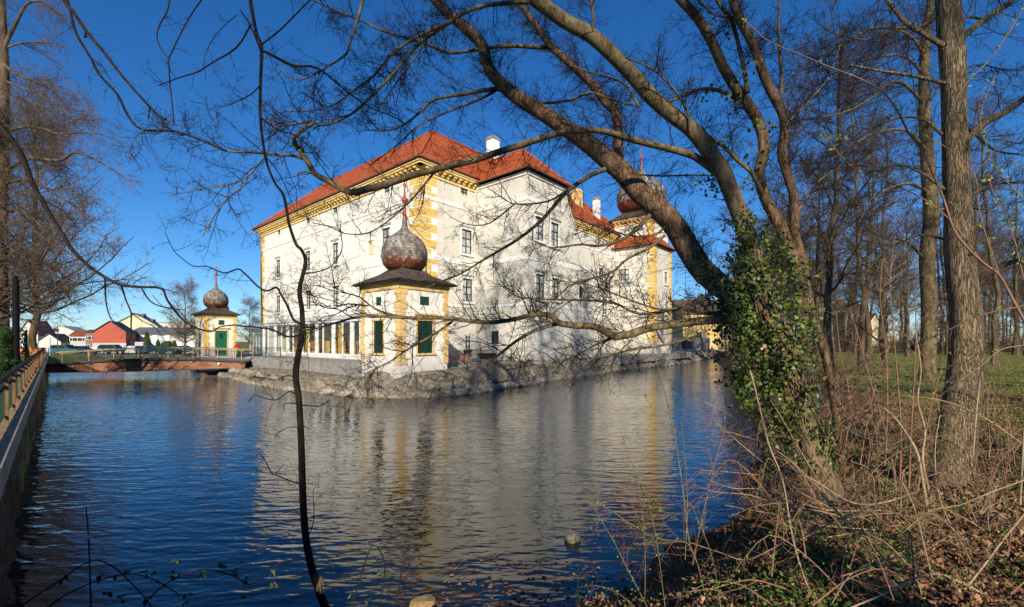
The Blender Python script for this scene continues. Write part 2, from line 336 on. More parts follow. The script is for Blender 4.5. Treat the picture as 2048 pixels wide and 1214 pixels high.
class MB:
    def __init__(s): s.v = []; s.f = []; s.batches = []
    def add(s, vs, fs):
        n = len(s.v); s.v += [tuple(p) for p in vs]; s.f += [tuple(i + n for i in f) for f in fs]; return s
    def quad(s, a, b, c, d): return s.add([a, b, c, d], [(0, 1, 2, 3)])
    def box(s, x0, y0, z0, x1, y1, z1):
        return s.hexa([(x0, y0), (x1, y0), (x1, y1), (x0, y1)], z0, z1)
    def hexa(s, p4, z0, z1):
        n = len(p4)
        vs = [(x, y, z0) for x, y in p4] + [(x, y, z1) for x, y in p4]
        fs = [tuple(range(n))[::-1], tuple(range(n, 2 * n))] + [(i, (i + 1) % n, n + (i + 1) % n, n + i) for i in range(n)]
        return s.add(vs, fs)
    def obox(s, c, ax, ay, az):
        """oriented box: centre, three half-axis vectors"""
        c = Vector(c); ax = Vector(ax); ay = Vector(ay); az = Vector(az)
        vs = [c + i * ax + j * ay + k * az for k in (-1, 1) for j in (-1, 1) for i in (-1, 1)]
        return s.add(vs, [(0, 2, 3, 1), (4, 5, 7, 6), (0, 1, 5, 4), (2, 6, 7, 3), (0, 4, 6, 2), (1, 3, 7, 5)])
    def bar(s, a, b, w, h=None, up=(0, 0, 1)):
        a = Vector(a); b = Vector(b); d = b - a; h = h or w
        t = d.normalized(); u = t.cross(Vector(up))
        if u.length < 1e-4: u = t.cross(Vector((0, 1, 0)))
        u.normalize(); w2 = u.cross(t).normalized()
        return s.obox((a + b) / 2, d / 2, u * w / 2, w2 * h / 2)
    def lathe(s, c, prof, n=24):
        vs = []; fs = []
        for r, z in prof:
            for k in range(n):
                a = math.tau * k / n; vs.append((c[0] + r * math.cos(a), c[1] + r * math.sin(a), c[2] + z))
        for i in range(len(prof) - 1):
            for k in range(n):
                k2 = (k + 1) % n; fs.append((i * n + k, i * n + k2, (i + 1) * n + k2, (i + 1) * n + k))
        fs.append(tuple(range(n))[::-1]); fs.append(tuple((len(prof) - 1) * n + k for k in range(n)))
        return s.add(vs, fs)
    def tube(s, pts, rad, sides=6):
        s.batches.append((np.array([[tuple(p) for p in pts]], dtype=np.float32), np.array([rad], dtype=np.float32), sides)); return s
    def tubes(s, P, Rr, sides):
        s.batches.append((P, Rr, sides)); return s
    def build(s, name, mat, parent=None, smooth=False, local=False, origin=None):
        vs = [np.array(s.v, dtype=np.float32).reshape(-1, 3)]
        lens = [len(f) for f in s.f]; idx = [i for f in s.f for i in f]
        base = len(s.v); L = [np.array(lens, dtype=np.int32)]; I = [np.array(idx, dtype=np.int32)]
        for P, Rr, k in s.batches:
            V, Q = tube_arrays(P, Rr, k)
            vs.append(V.reshape(-1, 3)); I.append((Q + base).reshape(-1).astype(np.int32)); L.append(np.full(len(Q), 4, dtype=np.int32)); base += len(V)
        V = np.concatenate(vs); I = np.concatenate(I); L = np.concatenate(L)
        if parent is not None and not local:
            r = Vector(origin) if origin is not None else ROOT.get(parent.name, Vector((0, 0, 0))); V = V - np.array(tuple(r), dtype=np.float32)
        me = bpy.data.meshes.new(name)
        me.vertices.add(len(V)); me.vertices.foreach_set('co', V.astype(np.float32).ravel())
        me.loops.add(len(I)); me.loops.foreach_set('vertex_index', I)
        me.polygons.add(len(L)); st = np.concatenate([[0], np.cumsum(L)[:-1]]).astype(np.int32) if len(L) else L
        me.polygons.foreach_set('loop_start', st); me.polygons.foreach_set('loop_total', L)
        me.update(calc_edges=True); me.validate()
        me.polygons.foreach_set('use_smooth', np.full(len(me.polygons), smooth, dtype=bool))
        me.materials.append(mat)
        o = bpy.data.objects.new(name, me); col.objects.link(o)
        if parent is not None:
            o.parent = parent; ROOT[o.name] = ROOT.get(parent.name, Vector((0, 0, 0)))
            if origin is not None: o.location = Vector(origin) - ROOT[parent.name]; ROOT[o.name] = Vector(origin)
        return o

def tube_arrays(P, Rr, k):
    """P (n,p,3) polylines, Rr (n,p) radii -> vertices, quads (open tapered tubes)"""
    n, p, _ = P.shape
    T = np.empty_like(P); T[:, 1:-1] = P[:, 2:] - P[:, :-2]; T[:, 0] = P[:, 1] - P[:, 0]; T[:, -1] = P[:, -1] - P[:, -2]
    T /= np.linalg.norm(T, axis=2, keepdims=True) + 1e-9
    # reference vector least parallel to the overall direction, projected (no twist jumps on gentle curves)
    D = P[:, -1] - P[:, 0]; ref = np.zeros((n, 3), dtype=np.float32); ref[np.arange(n), np.argmin(np.abs(D), axis=1)] = 1
    U = ref[:, None, :] - (T * ref[:, None, :]).sum(2, keepdims=True) * T
    U /= np.linalg.norm(U, axis=2, keepdims=True) + 1e-9
    W = np.cross(T, U)
    a = np.arange(k) * (math.tau / k)
    V = P[:, :, None, :] + Rr[:, :, None, None] * (U[:, :, None, :] * np.cos(a)[None, None, :, None] + W[:, :, None, :] * np.sin(a)[None, None, :, None])
    b = (np.arange(n) * p * k)[:, None, None]; i = (np.arange(p - 1) * k)[None, :, None]; j = np.arange(k)[None, None, :]; j2 = (np.arange(k) + 1) % k
    j2 = j2[None, None, :]
    Q = np.stack([b + i + j, b + i + j2, b + i + k + j2, b + i + k + j], axis=3).reshape(-1, 4)
    return V.reshape(-1, 3).astype(np.float32), Q

# a wall plane: origin o, unit direction d along it, unit outward normal n
class Wall:
    def __init__(s, o, d, n):
        s.o = Vector((o[0], o[1])); s.d = Vector(d).normalized(); s.n = Vector(n).normalized()
    def pix(s, px, py=None, off=0.0):
        rx = (px - 1024) / F
        ox, oy = s.o + s.n * off
        t = (rx * oy - ox) / (s.d.x - rx * s.d.y)
        Y = oy + s.d.y * t
        return (t, (H0 - py) / F * Y) if py is not None else t
    def pt(s, t, z, off=0.0):
        p = s.o + s.d * t + s.n * off
        return Vector((p.x, p.y, z))
    def box(s, mb, t0, t1, z0, z1, o0, o1):
        a = s.pt(t0, 0, o0); b = s.pt(t1, 0, o0); c = s.pt(t1, 0, o1); d = s.pt(t0, 0, o1)
        mb.hexa([a[:2], b[:2], c[:2], d[:2]], z0, z1)
    def face(s, mb, t0, t1, z0, z1, holes=(), depth=0.22, off=0.0):
        ts = sorted({t0, t1, *[h[0] for h in holes], *[h[1] for h in holes]}); zs = sorted({z0, z1, *[h[2] for h in holes], *[h[3] for h in holes]})
        for i in range(len(ts) - 1):
            for j in range(len(zs) - 1):
                a, b, c, d = ts[i], ts[i + 1], zs[j], zs[j + 1]
                if any(h[0] - 1e-6 <= a and b <= h[1] + 1e-6 and h[2] - 1e-6 <= c and d <= h[3] + 1e-6 for h in holes): continue
                mb.quad(s.pt(a, c, off), s.pt(b, c, off), s.pt(b, d, off), s.pt(a, d, off))
        for a, b, c, d in holes:
            q = [s.pt(a, c, off), s.pt(b, c, off), s.pt(b, d, off), s.pt(a, d, off)]; r = [s.pt(a, c, off - depth), s.pt(b, c, off - depth), s.pt(b, d, off - depth), s.pt(a, d, off - depth)]
            for i in range(4): mb.quad(q[i], q[(i + 1) % 4], r[(i + 1) % 4], r[i])

def window(W, parent, t0, t1, z0, z1, style='tall', off=0.0, framemat=None, nv=2, nh=3, name='window', pane='pane'):
    """a surround fixed to the wall, with a glazing frame and panes set back in the opening"""
    sur = MB(); bw = 0.14 if style != 'attic' else 0.09; o1 = off + 0.05
    W.box(sur, t0 - bw, t0, z0 - bw, z1 + bw, off - 0.01, o1); W.box(sur, t1, t1 + bw, z0 - bw, z1 + bw, off - 0.01, o1)
    W.box(sur, t0, t1, z1, z1 + bw, off - 0.01, o1); W.box(sur, t0, t1, z0 - bw, z0, off - 0.01, o1)
    if style == 'tall':
        W.box(sur, t0 - bw - 0.1, t1 + bw + 0.1, z1 + 0.34, z1 + 0.42, off - 0.01, off + 0.2)
        W.box(sur, t0 - bw - 0.05, t1 + bw + 0.05, z1 + 0.26, z1 + 0.34, off - 0.01, off + 0.12)
    w = sur.build(name, M['trim'], parent)
    if style != 'attic':
        sl = MB(); W.box(sl, t0 - bw - 0.05, t1 + bw + 0.05, z0 - bw - 0.08, z0 - bw, off - 0.01, off + 0.16); sl.build('sill', M['trim'], w)
    fr = MB(); fo0, fo1 = off - 0.16, off - 0.09; fw = 0.10 if style != 'attic' else 0.05
    W.box(fr, t0, t0 + fw, z0, z1, fo0, fo1); W.box(fr, t1 - fw, t1, z0, z1, fo0, fo1)
    W.box(fr, t0 + fw, t1 - fw, z0, z0 + fw, fo0, fo1); W.box(fr, t0 + fw, t1 - fw, z1 - fw, z1, fo0, fo1)
    for i in range(1, nv):
        t = t0 + (t1 - t0) * i / nv; W.box(fr, t - 0.05, t + 0.05, z0 + fw, z1 - fw, fo0 + 0.003, fo1 + 0.01)
    for j in range(1, nh):
        z = z0 + (z1 - z0) * (0.64 if (nh == 3 and j == 2) else j / nh * (0.96 if nh == 3 else 1))
        hw = 0.05 if j == nh - 1 else 0.026
        W.box(fr, t0 + fw, t1 - fw, z - hw, z + hw, fo0 + 0.006, fo1 + 0.005)
    fr.build('frame', framemat or M['frame'], w)
    pn = MB(); pn.quad(W.pt(t0, z0, off - 0.14), W.pt(t1, z0, off - 0.14), W.pt(t1, z1, off - 0.14), W.pt(t0, z1, off - 0.14)); pn.build('pane', M[pane], w)
    return w
# ------------------------------------------------------------------ ground, moat, island
rng = random.Random(7); nrng = np.random.default_rng(7)
def vnoise(x, y, s=1.0, seed=0):
    """cheap smooth value noise on arrays"""
    x = np.asarray(x) * s + seed * 17.3; y = np.asarray(y) * s + seed * 7.7
    xi = np.floor(x); yi = np.floor(y); fx = x - xi; fy = y - yi
    fx = fx * fx * (3 - 2 * fx); fy = fy * fy * (3 - 2 * fy)
    h = lambda a, b: np.modf(np.abs(np.sin(a * 127.1 + b * 311.7) * 43758.5453))[0]
    return (h(xi, yi) * (1 - fx) + h(xi + 1, yi) * fx) * (1 - fy) + (h(xi, yi + 1) * (1 - fx) + h(xi + 1, yi + 1) * fx) * fy
def fbm(x, y, s=1.0, seed=0):
    return vnoise(x, y, s, seed) * 0.55 + vnoise(x, y, s * 2.3, seed + 1) * 0.28 + vnoise(x, y, s * 5.1, seed + 2) * 0.17

WALLX = lambda Y: -1.052 * Y - 0.71
SHORE = [(-3.4, 2.6), (-1.6, 4.0), (0.3, 4.9), (1.3, 5.4), (2.5, 6.4), (4.4, 8.6), (7.3, 12.8), (12.4, 23.6), (19, 38), (26, 54), (41, 90)]
MOAT = SHORE + [(54, 105), (60, 125), (-10, 125), (-58, 84), (-60, 64), (WALLX(54.5), 54.5)]
def seg_dist(x, y, pts, closed=False):
    d = np.full(x.shape, 1e9); n = len(pts)
    for i in range(n if closed else n - 1):
        ax, ay = pts[i]; bx, by = pts[(i + 1) % n]
        t = np.clip(((x - ax) * (bx - ax) + (y - ay) * (by - ay)) / ((bx - ax) ** 2 + (by - ay) ** 2), 0, 1)
        d = np.minimum(d, np.hypot(x - ax - t * (bx - ax), y - ay - t * (by - ay)))
    return d
def inside(x, y, pts):
    c = np.zeros(x.shape, dtype=bool); n = len(pts)
    for i in range(n):
        ax, ay = pts[i]; bx, by = pts[(i + 1) % n]
        m_ = ((ay > y) != (by > y)) & (x < (bx - ax) * (y - ay) / (by - ay + 1e-12) + ax)
        c ^= m_
    return c
def ground_z(x, y):
    x = np.asarray(x, dtype=float); y = np.asarray(y, dtype=float)
    sh = x + 0 * y
    wob = (fbm(x, y, 0.9, 3) - 0.5) * 0.9
    ins = inside(x, y, MOAT); ds = seg_dist(x, y, SHORE) ; da = seg_dist(x, y, MOAT, True)
    d = np.where(ins, -da, da) + np.where(ds < 8, wob, 0)
    nat = np.interp(d, [-6, -1.5, 0, 0.7, 1.6, 3.0, 6, 12], [-4.4, -3.7, -3.2, -2.75, -2.2, -1.95, -1.8, -1.7])
    nat = nat + (fbm(x, y, 1.7, 5) - 0.5) * 0.22 * np.clip(1.5 - d / 20, 0.2, 1)
    wallside = (x < WALLX(y) + 0.05 * 0) & (y > 2.2)
    wl = np.interp(da, [0, 0.25, 0.5, 30, 60], [-1.6, -1.45, -1.42, -1.45, -1.6])
    far_lot = np.clip((y - 50) / 14, 0, 1); wl = wl * (1 - far_lot) + -2.4 * far_lot
    z = np.where(wallside & ~ins, wl, nat)
    z = np.where((y > 66) & (x < 20) & ~ins, -2.4, z)
    return np.where(ins & (ds > 8), -4.2, z)
def gz(x, y): return float(ground_z(np.array([x]), np.array([y]))[0])

def polar_sheet():
    rr = [0.0]; r = 0.6
    while r < 1500: rr.append(r); r *= 1.022 if r < 120 else 1.12
    an = [R(a) for a in list(np.arange(-60, 60, 0.33)) + list(np.arange(60, 300, 4.0))]
    A, RR = np.meshgrid(np.array(an), np.array(rr[1:]))
    X = RR * np.sin(A); Y = RR * np.cos(A); Z = ground_z(X, Y)
    return X, Y, Z, len(an), len(rr) - 1
X, Y, Z, na, nr = polar_sheet()
mb = MB(); me = bpy.data.meshes.new('park_ground')
V = np.stack([X, Y, Z], 2).reshape(-1, 3); i = np.arange(nr - 1)[:, None] * na; j = np.arange(na)[None, :]; j2 = (j + 1) % na
Q = np.stack([i + j, i + na + j, i + na + j2, i + j2], 2).reshape(-1, 4)
me.vertices.add(len(V)); me.vertices.foreach_set('co', V.ravel().astype(np.float32)); me.loops.add(Q.size); me.loops.foreach_set('vertex_index', Q.ravel().astype(np.int32))
me.polygons.add(len(Q)); me.polygons.foreach_set('loop_start', (np.arange(len(Q)) * 4).astype(np.int32)); me.polygons.foreach_set('loop_total', np.full(len(Q), 4, dtype=np.int32))
me.polygons.foreach_set('use_smooth', np.ones(len(Q), dtype=bool)); me.update(calc_edges=True)
ds = seg_dist(V[:, 0], V[:, 1], SHORE)
gm = np.clip((ds - 2.5) / 3.0, 0, 1) * np.clip((np.hypot(V[:, 0], V[:, 1]) - 11) / 5, 0, 1)
gm = np.maximum(gm, ((V[:, 0] < WALLX(V[:, 1]))) * 0.75)
a_ = me.attributes.new('grass', 'FLOAT', 'POINT'); a_.data.foreach_set('value', gm.astype(np.float32)); me.materials.append(M['ground'])
o = bpy.data.objects.new('park_ground', me); col.objects.link(o); tag(o, kind='structure')
# water: one big level sheet
mb = MB(); mb.quad((-70, -2, WATER), (75, -2, WATER), (75, 130, WATER), (-70, 130, WATER)); tag(mb.build('water', M['water']), kind='structure')
# car park and road on the far bank
mb = MB(); mb.hexa([(-140, 66), (-61.5, 66), (-59, 85), (-40, 98), (-40, 100), (-140, 100)], -2.6, -2.36); tag(mb.build('parking_lot', M['asphalt']), kind='structure')

# island: paved terrace with a rocky bank
UV = (Vector((-.759, .651)).normalized(), Vector((.651, .759)).normalized())
u2, v2 = UV
C0 = Vector((-7.56, 36.2))
def ab(a, b): p = C0 + u2 * a + v2 * b; return (p.x, p.y)
ISW = [(-45.5, 59.5), (-38, 51), (-30.5, 43.7), (-25, 38.2), (-19.6, 32.6), (-16.5, 29.9), (-13.4, 27.7), (-9.8, 25.3), (-6.4, 24.1), (-3.2, 25.3), (-0.9, 28.6), (3, 34.6), (9.4, 43.6), (15, 51), (21.3, 57.8), (34, 76), (45, 92)]
def resample(pts, step):
    out = []
    for (ax, ay), (bx, by) in zip(pts[:-1], pts[1:]):
        n = max(1, int(math.hypot(bx - ax, by - ay) / step))
        out += [(ax + (bx - ax) * k / n, ay + (by - ay) * k / n) for k in range(n)]
    return out + [pts[-1]]
W_ = resample(ISW, 0.22)
nb = len(W_); P0 = np.array(W_)
for _ in range(6): P0[1:-1] = (P0[:-2] + P0[1:-1] * 2 + P0[2:]) / 4
T_ = np.gradient(P0, axis=0); T_ /= np.linalg.norm(T_, axis=1, keepdims=True); NI = np.stack([-T_[:, 1], T_[:, 0]], 1)   # inward
cen = np.array(ab(12, 20)); NI *= np.sign(((cen - P0) * NI).sum(1))[:, None]
# left of the front pavilion the bank ends in a wide ledge under a low retaining wall; right of it it is steep
left = np.clip((-9.0 - P0[:, 0]) / 3, 0, 1)
rows = 16; VV = []; 
for r_ in range(rows):
    t = r_ / (rows - 1)
    dl = np.interp(t, [0, .1, .45, .8, 1], [-0.5, -0.1, 1.1, 3.0, 5.6]); zl = np.interp(t, [0, .1, .45, .8, 1], [-3.7, -3.25, -2.62, -2.35, -2.27])
    dr = np.interp(t, [0, .1, .6, .8, 1], [-0.5, -0.1, 1.2, 1.7, 3.2]); zr = np.interp(t, [0, .1, .6, .8, 1], [-3.7, -3.25, -2.15, -1.88, -1.80])
    d = dl * left + dr * (1 - left); z = zl * left + zr * (1 - left)
    p = P0 + NI * d[:, None] if hasattr(d, 'shape') else P0 + NI * d
    amp = math.sin(math.pi * min(1, t * 1.15)) if t < .87 else 0.12
    n1 = fbm(p[:, 0] * 1.0, p[:, 1] * 1.0 + z * 1.5, 0.8, 11) - 0.5; n2 = vnoise(p[:, 0], p[:, 1], 2.6, 4) - 0.5
    z = z - (0.16 * amp)
    p = p - NI * ((n1 * 1.1 + n2 * 0.35) * amp)[:, None]; z = z + (n1 * 0.55 + n2 * 0.22) * amp
    VV.append(np.column_stack([p, z]))
VV = np.array(VV)
mb = MB(); vs = VV.reshape(-1, 3); fs = [(r_ * nb + k, r_ * nb + k + 1, (r_ + 1) * nb + k + 1, (r_ + 1) * nb + k) for r_ in range(rows - 1) for k in range(nb - 1)]
mb.add([tuple(p) for p in vs], fs)
tag(mb.build('rocky_bank', M['bank_gap'], smooth=False), 'pale rocky bank of the castle island sloping into the moat', 'stone bank')
top = VV[-1]
mb = MB()
pts = [tuple(p) for p in top[::6]] + [(45, 96, -1.8), (-5, 112, -1.8), (-46, 76, -2.2)]
mb.v = pts; mb.f = [tuple(range(len(pts)))]
tag(mb.build('island_ground', M['gravel']), kind='structure')
# raised paved terrace left of the pavilion, held by a low concrete wall
RW0 = Vector((-9.95, 28.85)); rl = 34
a0 = RW0; a1 = RW0 + u2 * 21.0
mb = MB(); q = lambda p, o: (p.x + v2.x * o, p.y + v2.y * o)
mb.hexa([q(a0, 0), q(a1, 0), q(a1, 0.45), q(a0, 0.45)], -2.6, -1.50)
mb.hexa([q(a1, 0), q(a1 + u2 * 0.45, 0), q(a1 + u2 * 0.45, 9), q(a1, 9)], -2.6, -1.56)
tag(mb.build('retaining_wall', M['concrete']), 'low weathered concrete wall holding the terrace before the glazed veranda', 'wall')
mb = MB(); mb.hexa([q(a0, 0.45), q(a1, 0.45), q(a1, 9), q(a1 + u2 * 2, 15), q(a0, 16)], -2.5, -1.58)
tag(mb.build('terrace', M['gravel']), kind='structure')
mb = MB(); mb.hexa([ab(-7.2, 4), ab(-7.2, 46), ab(3, 46), ab(3, 4)], -2.5, -1.66); tag(mb.build('castle_path', M['gravel']), kind='structure')

# boulders along the bank
def rock_mesh(seed, mat, n=2):
    r = np.random.default_rng(seed)
    bm = bpy.data.meshes.new('boulder'); import bmesh
    b = bmesh.new(); bmesh.ops.create_icosphere(b, subdivisions=n + 1, radius=1)
    planes = r.normal(size=(9, 3)); planes /= np.linalg.norm(planes, axis=1, keepdims=True); off = r.uniform(0.62, 0.9, 9)
    for v in b.verts:
        p = np.array(v.co)
        for k in range(9):
            e = p @ planes[k] - off[k]
            if e > 0: p = p - planes[k] * e * 0.92
        p = p * (1 + 0.05 * math.sin(p[0] * 7 + seed) + 0.04 * math.sin(p[1] * 11 + p[2] * 5))
        v.co = Vector(p)
    b.to_mesh(bm); b.free(); bm.materials.append(mat); return bm
RM = [rock_mesh(s, M[('rock', 'rock2', 'rock3')[s % 3]]) for s in range(9)]
k = 0
arc = np.concatenate([[0], np.cumsum(np.hypot(*np.diff(P0, axis=0).T))])
s_ = 3.0
while s_ < arc[-1] - 4:
    i_ = int(np.searchsorted(arc, s_)); p = P0[i_]
    for row in range(2):
        if row == 1 and rng.random() < 0.25: continue
        off = (0.15 if row == 0 else 0.85) + rng.uniform(-0.15, 0.2); zz = (-3.12 if row == 0 else -2.62) + rng.uniform(-0.08, 0.1)
        if left[i_] > .5: off *= 1.2; zz -= 0.06
        q_ = p + NI[i_] * off
        o = bpy.data.objects.new('boulder', RM[rng.randrange(9)]); col.objects.link(o)
        zz -= .05; sc = rng.uniform(0.28, 0.74) * (0.85 if row else 1)
        o.location = (q_[0], q_[1], zz); th = math.atan2(T_[i_][1], T_[i_][0]) + rng.uniform(-.4, .4)
        o.rotation_euler = (rng.uniform(-.3, .3), rng.uniform(-.3, .3), th); o.scale = (sc * rng.uniform(0.9, 1.5), sc * 0.8, sc * rng.uniform(0.5, 0.78))
        tag(o, 'pale boulder set in the rocky bank at the foot of the castle island', 'boulder', 'boulders along the island bank')
        k += 1
    s_ += rng.uniform(0.75, 1.35) * (1.0 if s_ < 75 else 1.8)

# single stones in the water near the camera
for (px, py, d, lab, mt, sc) in [(1145, 1078, 7.0, 'pale stone with mossy skirt poking out of open water before the near bank', 'rock', (.16, .13, .12)),
                             (1467, 1084, 6.9, 'small white stone at the shaded edge of the near bank', 'rock3', (.07, .06, .07)),
                             (845, 1212, 5.25, 'round green mossy stone breaking the water at the bottom edge', 'mossy', (.16, .15, .10))]:
    o = bpy.data.objects.new('stone', rock_mesh(int(px), M[mt], 2)); col.objects.link(o)
    p = at(px, py, d); o.location = (p.x, p.y, max(p.z, WATER + 0.03)); o.scale = sc; o.rotation_euler = (.2, .3, px)
    tag(o, lab, 'stone')

# ------------------------------------------------------------------ castle
castle = empty('castle', (*ab(0, 0), -1.6), 'large white castle with red tiled hip roofs and yellow cornices on the moat island', 'castle')
WL = Wall(ab(0, 0), u2, -v2)            # long left facade
WA = Wall(ab(0, 0), v2, -u2)            # right facade, main plane
aB = 6.3
WBl = Wall(ab(0, 6.3), -u2, -v2)        # projecting wing: its face towards the left
WBr = Wall(ab(-aB, 6.3), v2, -u2)       # and its front
aD = 6.0
WDl = Wall(ab(0, 33.6), -u2, -v2)
WDr = Wall(ab(-aD, 33.6), v2, -u2)
GZ, EZ = -1.9, 14.62
def win_rect(W, x0, x1, y0, y1, w=None):
    t0 = W.pix(x0); t1 = W.pix(x1); tm = (t0 + t1) / 2
    _, z1 = W.pix((x0 + x1) / 2, y0); _, z0 = W.pix((x0 + x1) / 2, y1)
    hw = (w or abs(t1 - t0)) / 2
    return (tm - hw, tm + hw, z0, z1)
LW = {'attic': [(555, 562, 460, 472), (613, 620, 435, 448), (666, 676, 411, 424), (767, 781, 373, 387)],
      'up': [(551, 562, 522, 557), (609, 623, 504, 541), (663.5, 679, 486, 527.5), (762, 783, 456, 503)],
      'low': [(551.5, 562, 595, 629), (610, 624, 584, 621), (664, 679.5, 574, 614), (762, 783, 560, 606)]}
holesL = []; specL = []
for kind, z0, z1, w in (('attic', 13.35, 14.0, 0.95), ('up', 8.05, 10.25, 1.28), ('low', 3.65, 5.75, 1.28)):
    for q in LW[kind]:
        t0, t1, a_, b_ = win_rect(WL, *q, w=w); holesL.append((t0, t1, z0, z1)); specL.append(kind)
holesA = []; specA = []
for kind, q, z0, z1, w in (('attic', (920, 936, 372, 388), 13.35, 14.0, 0.95), ('up', (922, 944.5, 457, 505), 8.05, 10.25, 1.28), ('low', (923.5, 946, 558, 604), 3.65, 5.75, 1.28), ('door', (930, 943, 668, 708), -1.55, 0.62, 0.85)):
    t0, t1, a_, b_ = win_rect(WA, *q, w=w); holesA.append((t0, t1, z0, z1)); specA.append(kind)
holesC = []; specC = []
for kind, q, w in (('attic', (1195, 1202, 479, 488), .9), ('up', (1197, 1207, 536, 565), 1.3), ('low', (1201, 1216, 598, 628), 1.5)):
    holesC.append(win_rect(WA, *q, w=w)); specC.append(kind)
body = MB()
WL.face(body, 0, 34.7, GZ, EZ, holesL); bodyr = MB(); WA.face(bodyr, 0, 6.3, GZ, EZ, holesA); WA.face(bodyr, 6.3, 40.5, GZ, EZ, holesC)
# far sides and courtyard sides (closed L)
inn = [ab(34.7, 0), ab(34.7, 12.6), ab(12.6, 12.6), ab(12.6, 40.5), ab(0, 40.5)]
for (x0, y0), (x1, y1) in zip(inn[:-1], inn[1:]): body.quad((x0, y0, GZ), (x1, y1, GZ), (x1, y1, EZ), (x0, y0, EZ))
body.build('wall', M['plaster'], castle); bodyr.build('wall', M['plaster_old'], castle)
# projecting wing with raked end
hB = [win_rect(WBr, 1070, 1088, 434, 481, 1.25), win_rect(WBr, 1101, 1118, 446, 493, 1.25), win_rect(WBr, 1071, 1090, 549, 598, 1.3), win_rect(WBr, 1103, 1118.5, 557, 600, 1.2)]
hBl = [win_rect(WBl, 982, 999, 662, 689, 0.95)]
wb = MB(); ez = 14.45
tB = max(h[1] for h in hB) + 0.25; tB = min(tB, 5.7)
WBl.face(wb, 0, aB, GZ, ez, hBl); 
WBr.face(wb, 0, tB, GZ, ez, hB)
prof = [(tB, ez), (5.75, ez), (6.6, 12.7), (8.4, 9.9), (9.8, 7.6), (10.6, 5.6), (11.0, 4.0), (11.05, GZ)]
vs = [WBr.pt(tB, GZ)] + [WBr.pt(t, z) for t, z in prof]; wb.add(vs, [tuple(range(len(vs)))])
for (t, z), (t2, z2) in zip(prof[1:-1], prof[2:]): wb.quad(WBr.pt(t, z), WBr.pt(t2, z2), WBr.pt(t2, z2, -aB), WBr.pt(t, z, -aB))
wb.quad(WBr.pt(0, ez), WBr.pt(5.75, ez), WBr.pt(5.75, ez, -aB), WBr.pt(0, ez, -aB))
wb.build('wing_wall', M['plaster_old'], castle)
# far wing and the tower above it
hD = [win_rect(WDl, 1240, 1259, 538, 568, 1.35)]; hDr = [win_rect(WDr, 1327, 1336, 544, 568, 1.1), win_rect(WDr, 1329, 1337, 604, 620, 1.1)]
wd = MB(); ezD = 12.9
WDl.face(wd, 0, aD, GZ, ezD, hD); WDr.face(wd, 0, 6.2, GZ, ezD, hDr)
wd.quad(WDr.pt(6.2, GZ), WDr.pt(6.2, ezD), WDr.pt(6.2, ezD, -aD), WDr.pt(6.2, GZ, -aD))
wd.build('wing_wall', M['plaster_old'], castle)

# string courses
def band(W, t0, t1, z, h, o=0.07): mbb = MB(); W.box(mbb, t0, t1, z, z + h, -0.01, o); return mbb
for W, t0, t1, o in ((WL, 0.02, 34.6, .06), (WA, 0.02, 6.2, .06), (WA, 11.5, 33.5, .06), (WBl, .02, 6.27, .05), (WDl, .02, 5.9, .05)):
    for z, h in ((12.0, 0.32), (6.95, 0.42), (3.05, 0.25)):
        if W is WDl and z > 11: z = 11.2
        band(W, t0, t1, z, h, o).build('string_course', M['trim'], castle)
for z, h, t1 in ((12.0, 0.32, 6.8), (6.95, 0.42, 10.0), (3.05, 0.25, 10.9)):
    band(WBr, .02, t1, z, h, .05).build('string_course', M['trim'], castle)
for W, t1 in ((WBl, 6.3), (WBr, 5.7)): band(W, 0.02, t1, ez - 0.3, 0.29, 0.12).build('eaves_moulding', M['trim'], castle)

# yellow bracketed cornices
def cornice(W, t0, t1, zt, parent, step=0.62, s=1.0, mat='cornice', e0=0, e1=0):
    c = MB()
    W.box(c, t0 - e0 * .25, t1 + e1 * .25, zt - 1.02 * s, zt - 0.80 * s, -0.01, 0.12 * s)
    W.box(c, t0 - e0 * .34 * s, t1 + e1 * .34 * s, zt - 0.42 * s, zt - 0.26 * s, -0.01, 0.62 * s)
    W.box(c, t0 - e0 * .40 * s, t1 + e1 * .40 * s, zt - 0.26 * s, zt - 0.10 * s, -0.01, 0.72 * s)
    W.box(c, t0, t1, zt - 0.80 * s, zt - 0.42 * s, -0.01, 0.05 * s)
    n = int((t1 - t0) / step)
    for k in range(n):
        t = t0 + (k + .5) * (t1 - t0) / n
        W.box(c, t - 0.13 * s, t + 0.13 * s, zt - 0.62 * s, zt - 0.42 * s, 0.05 * s, 0.50 * s)
        W.box(c, t - 0.13 * s, t + 0.13 * s, zt - 0.78 * s, zt - 0.62 * s, 0.05 * s, 0.26 * s)
    return c.build('cornice', M[mat], parent)
cornice(WL, 0.0, 34.7, 14.98, castle, e0=1.6, e1=1.6); cornice(WA, 0.0, 6.25, 14.98, castle, e0=1.6); cornice(WA, 12.0, 33.6, 14.98, castle)
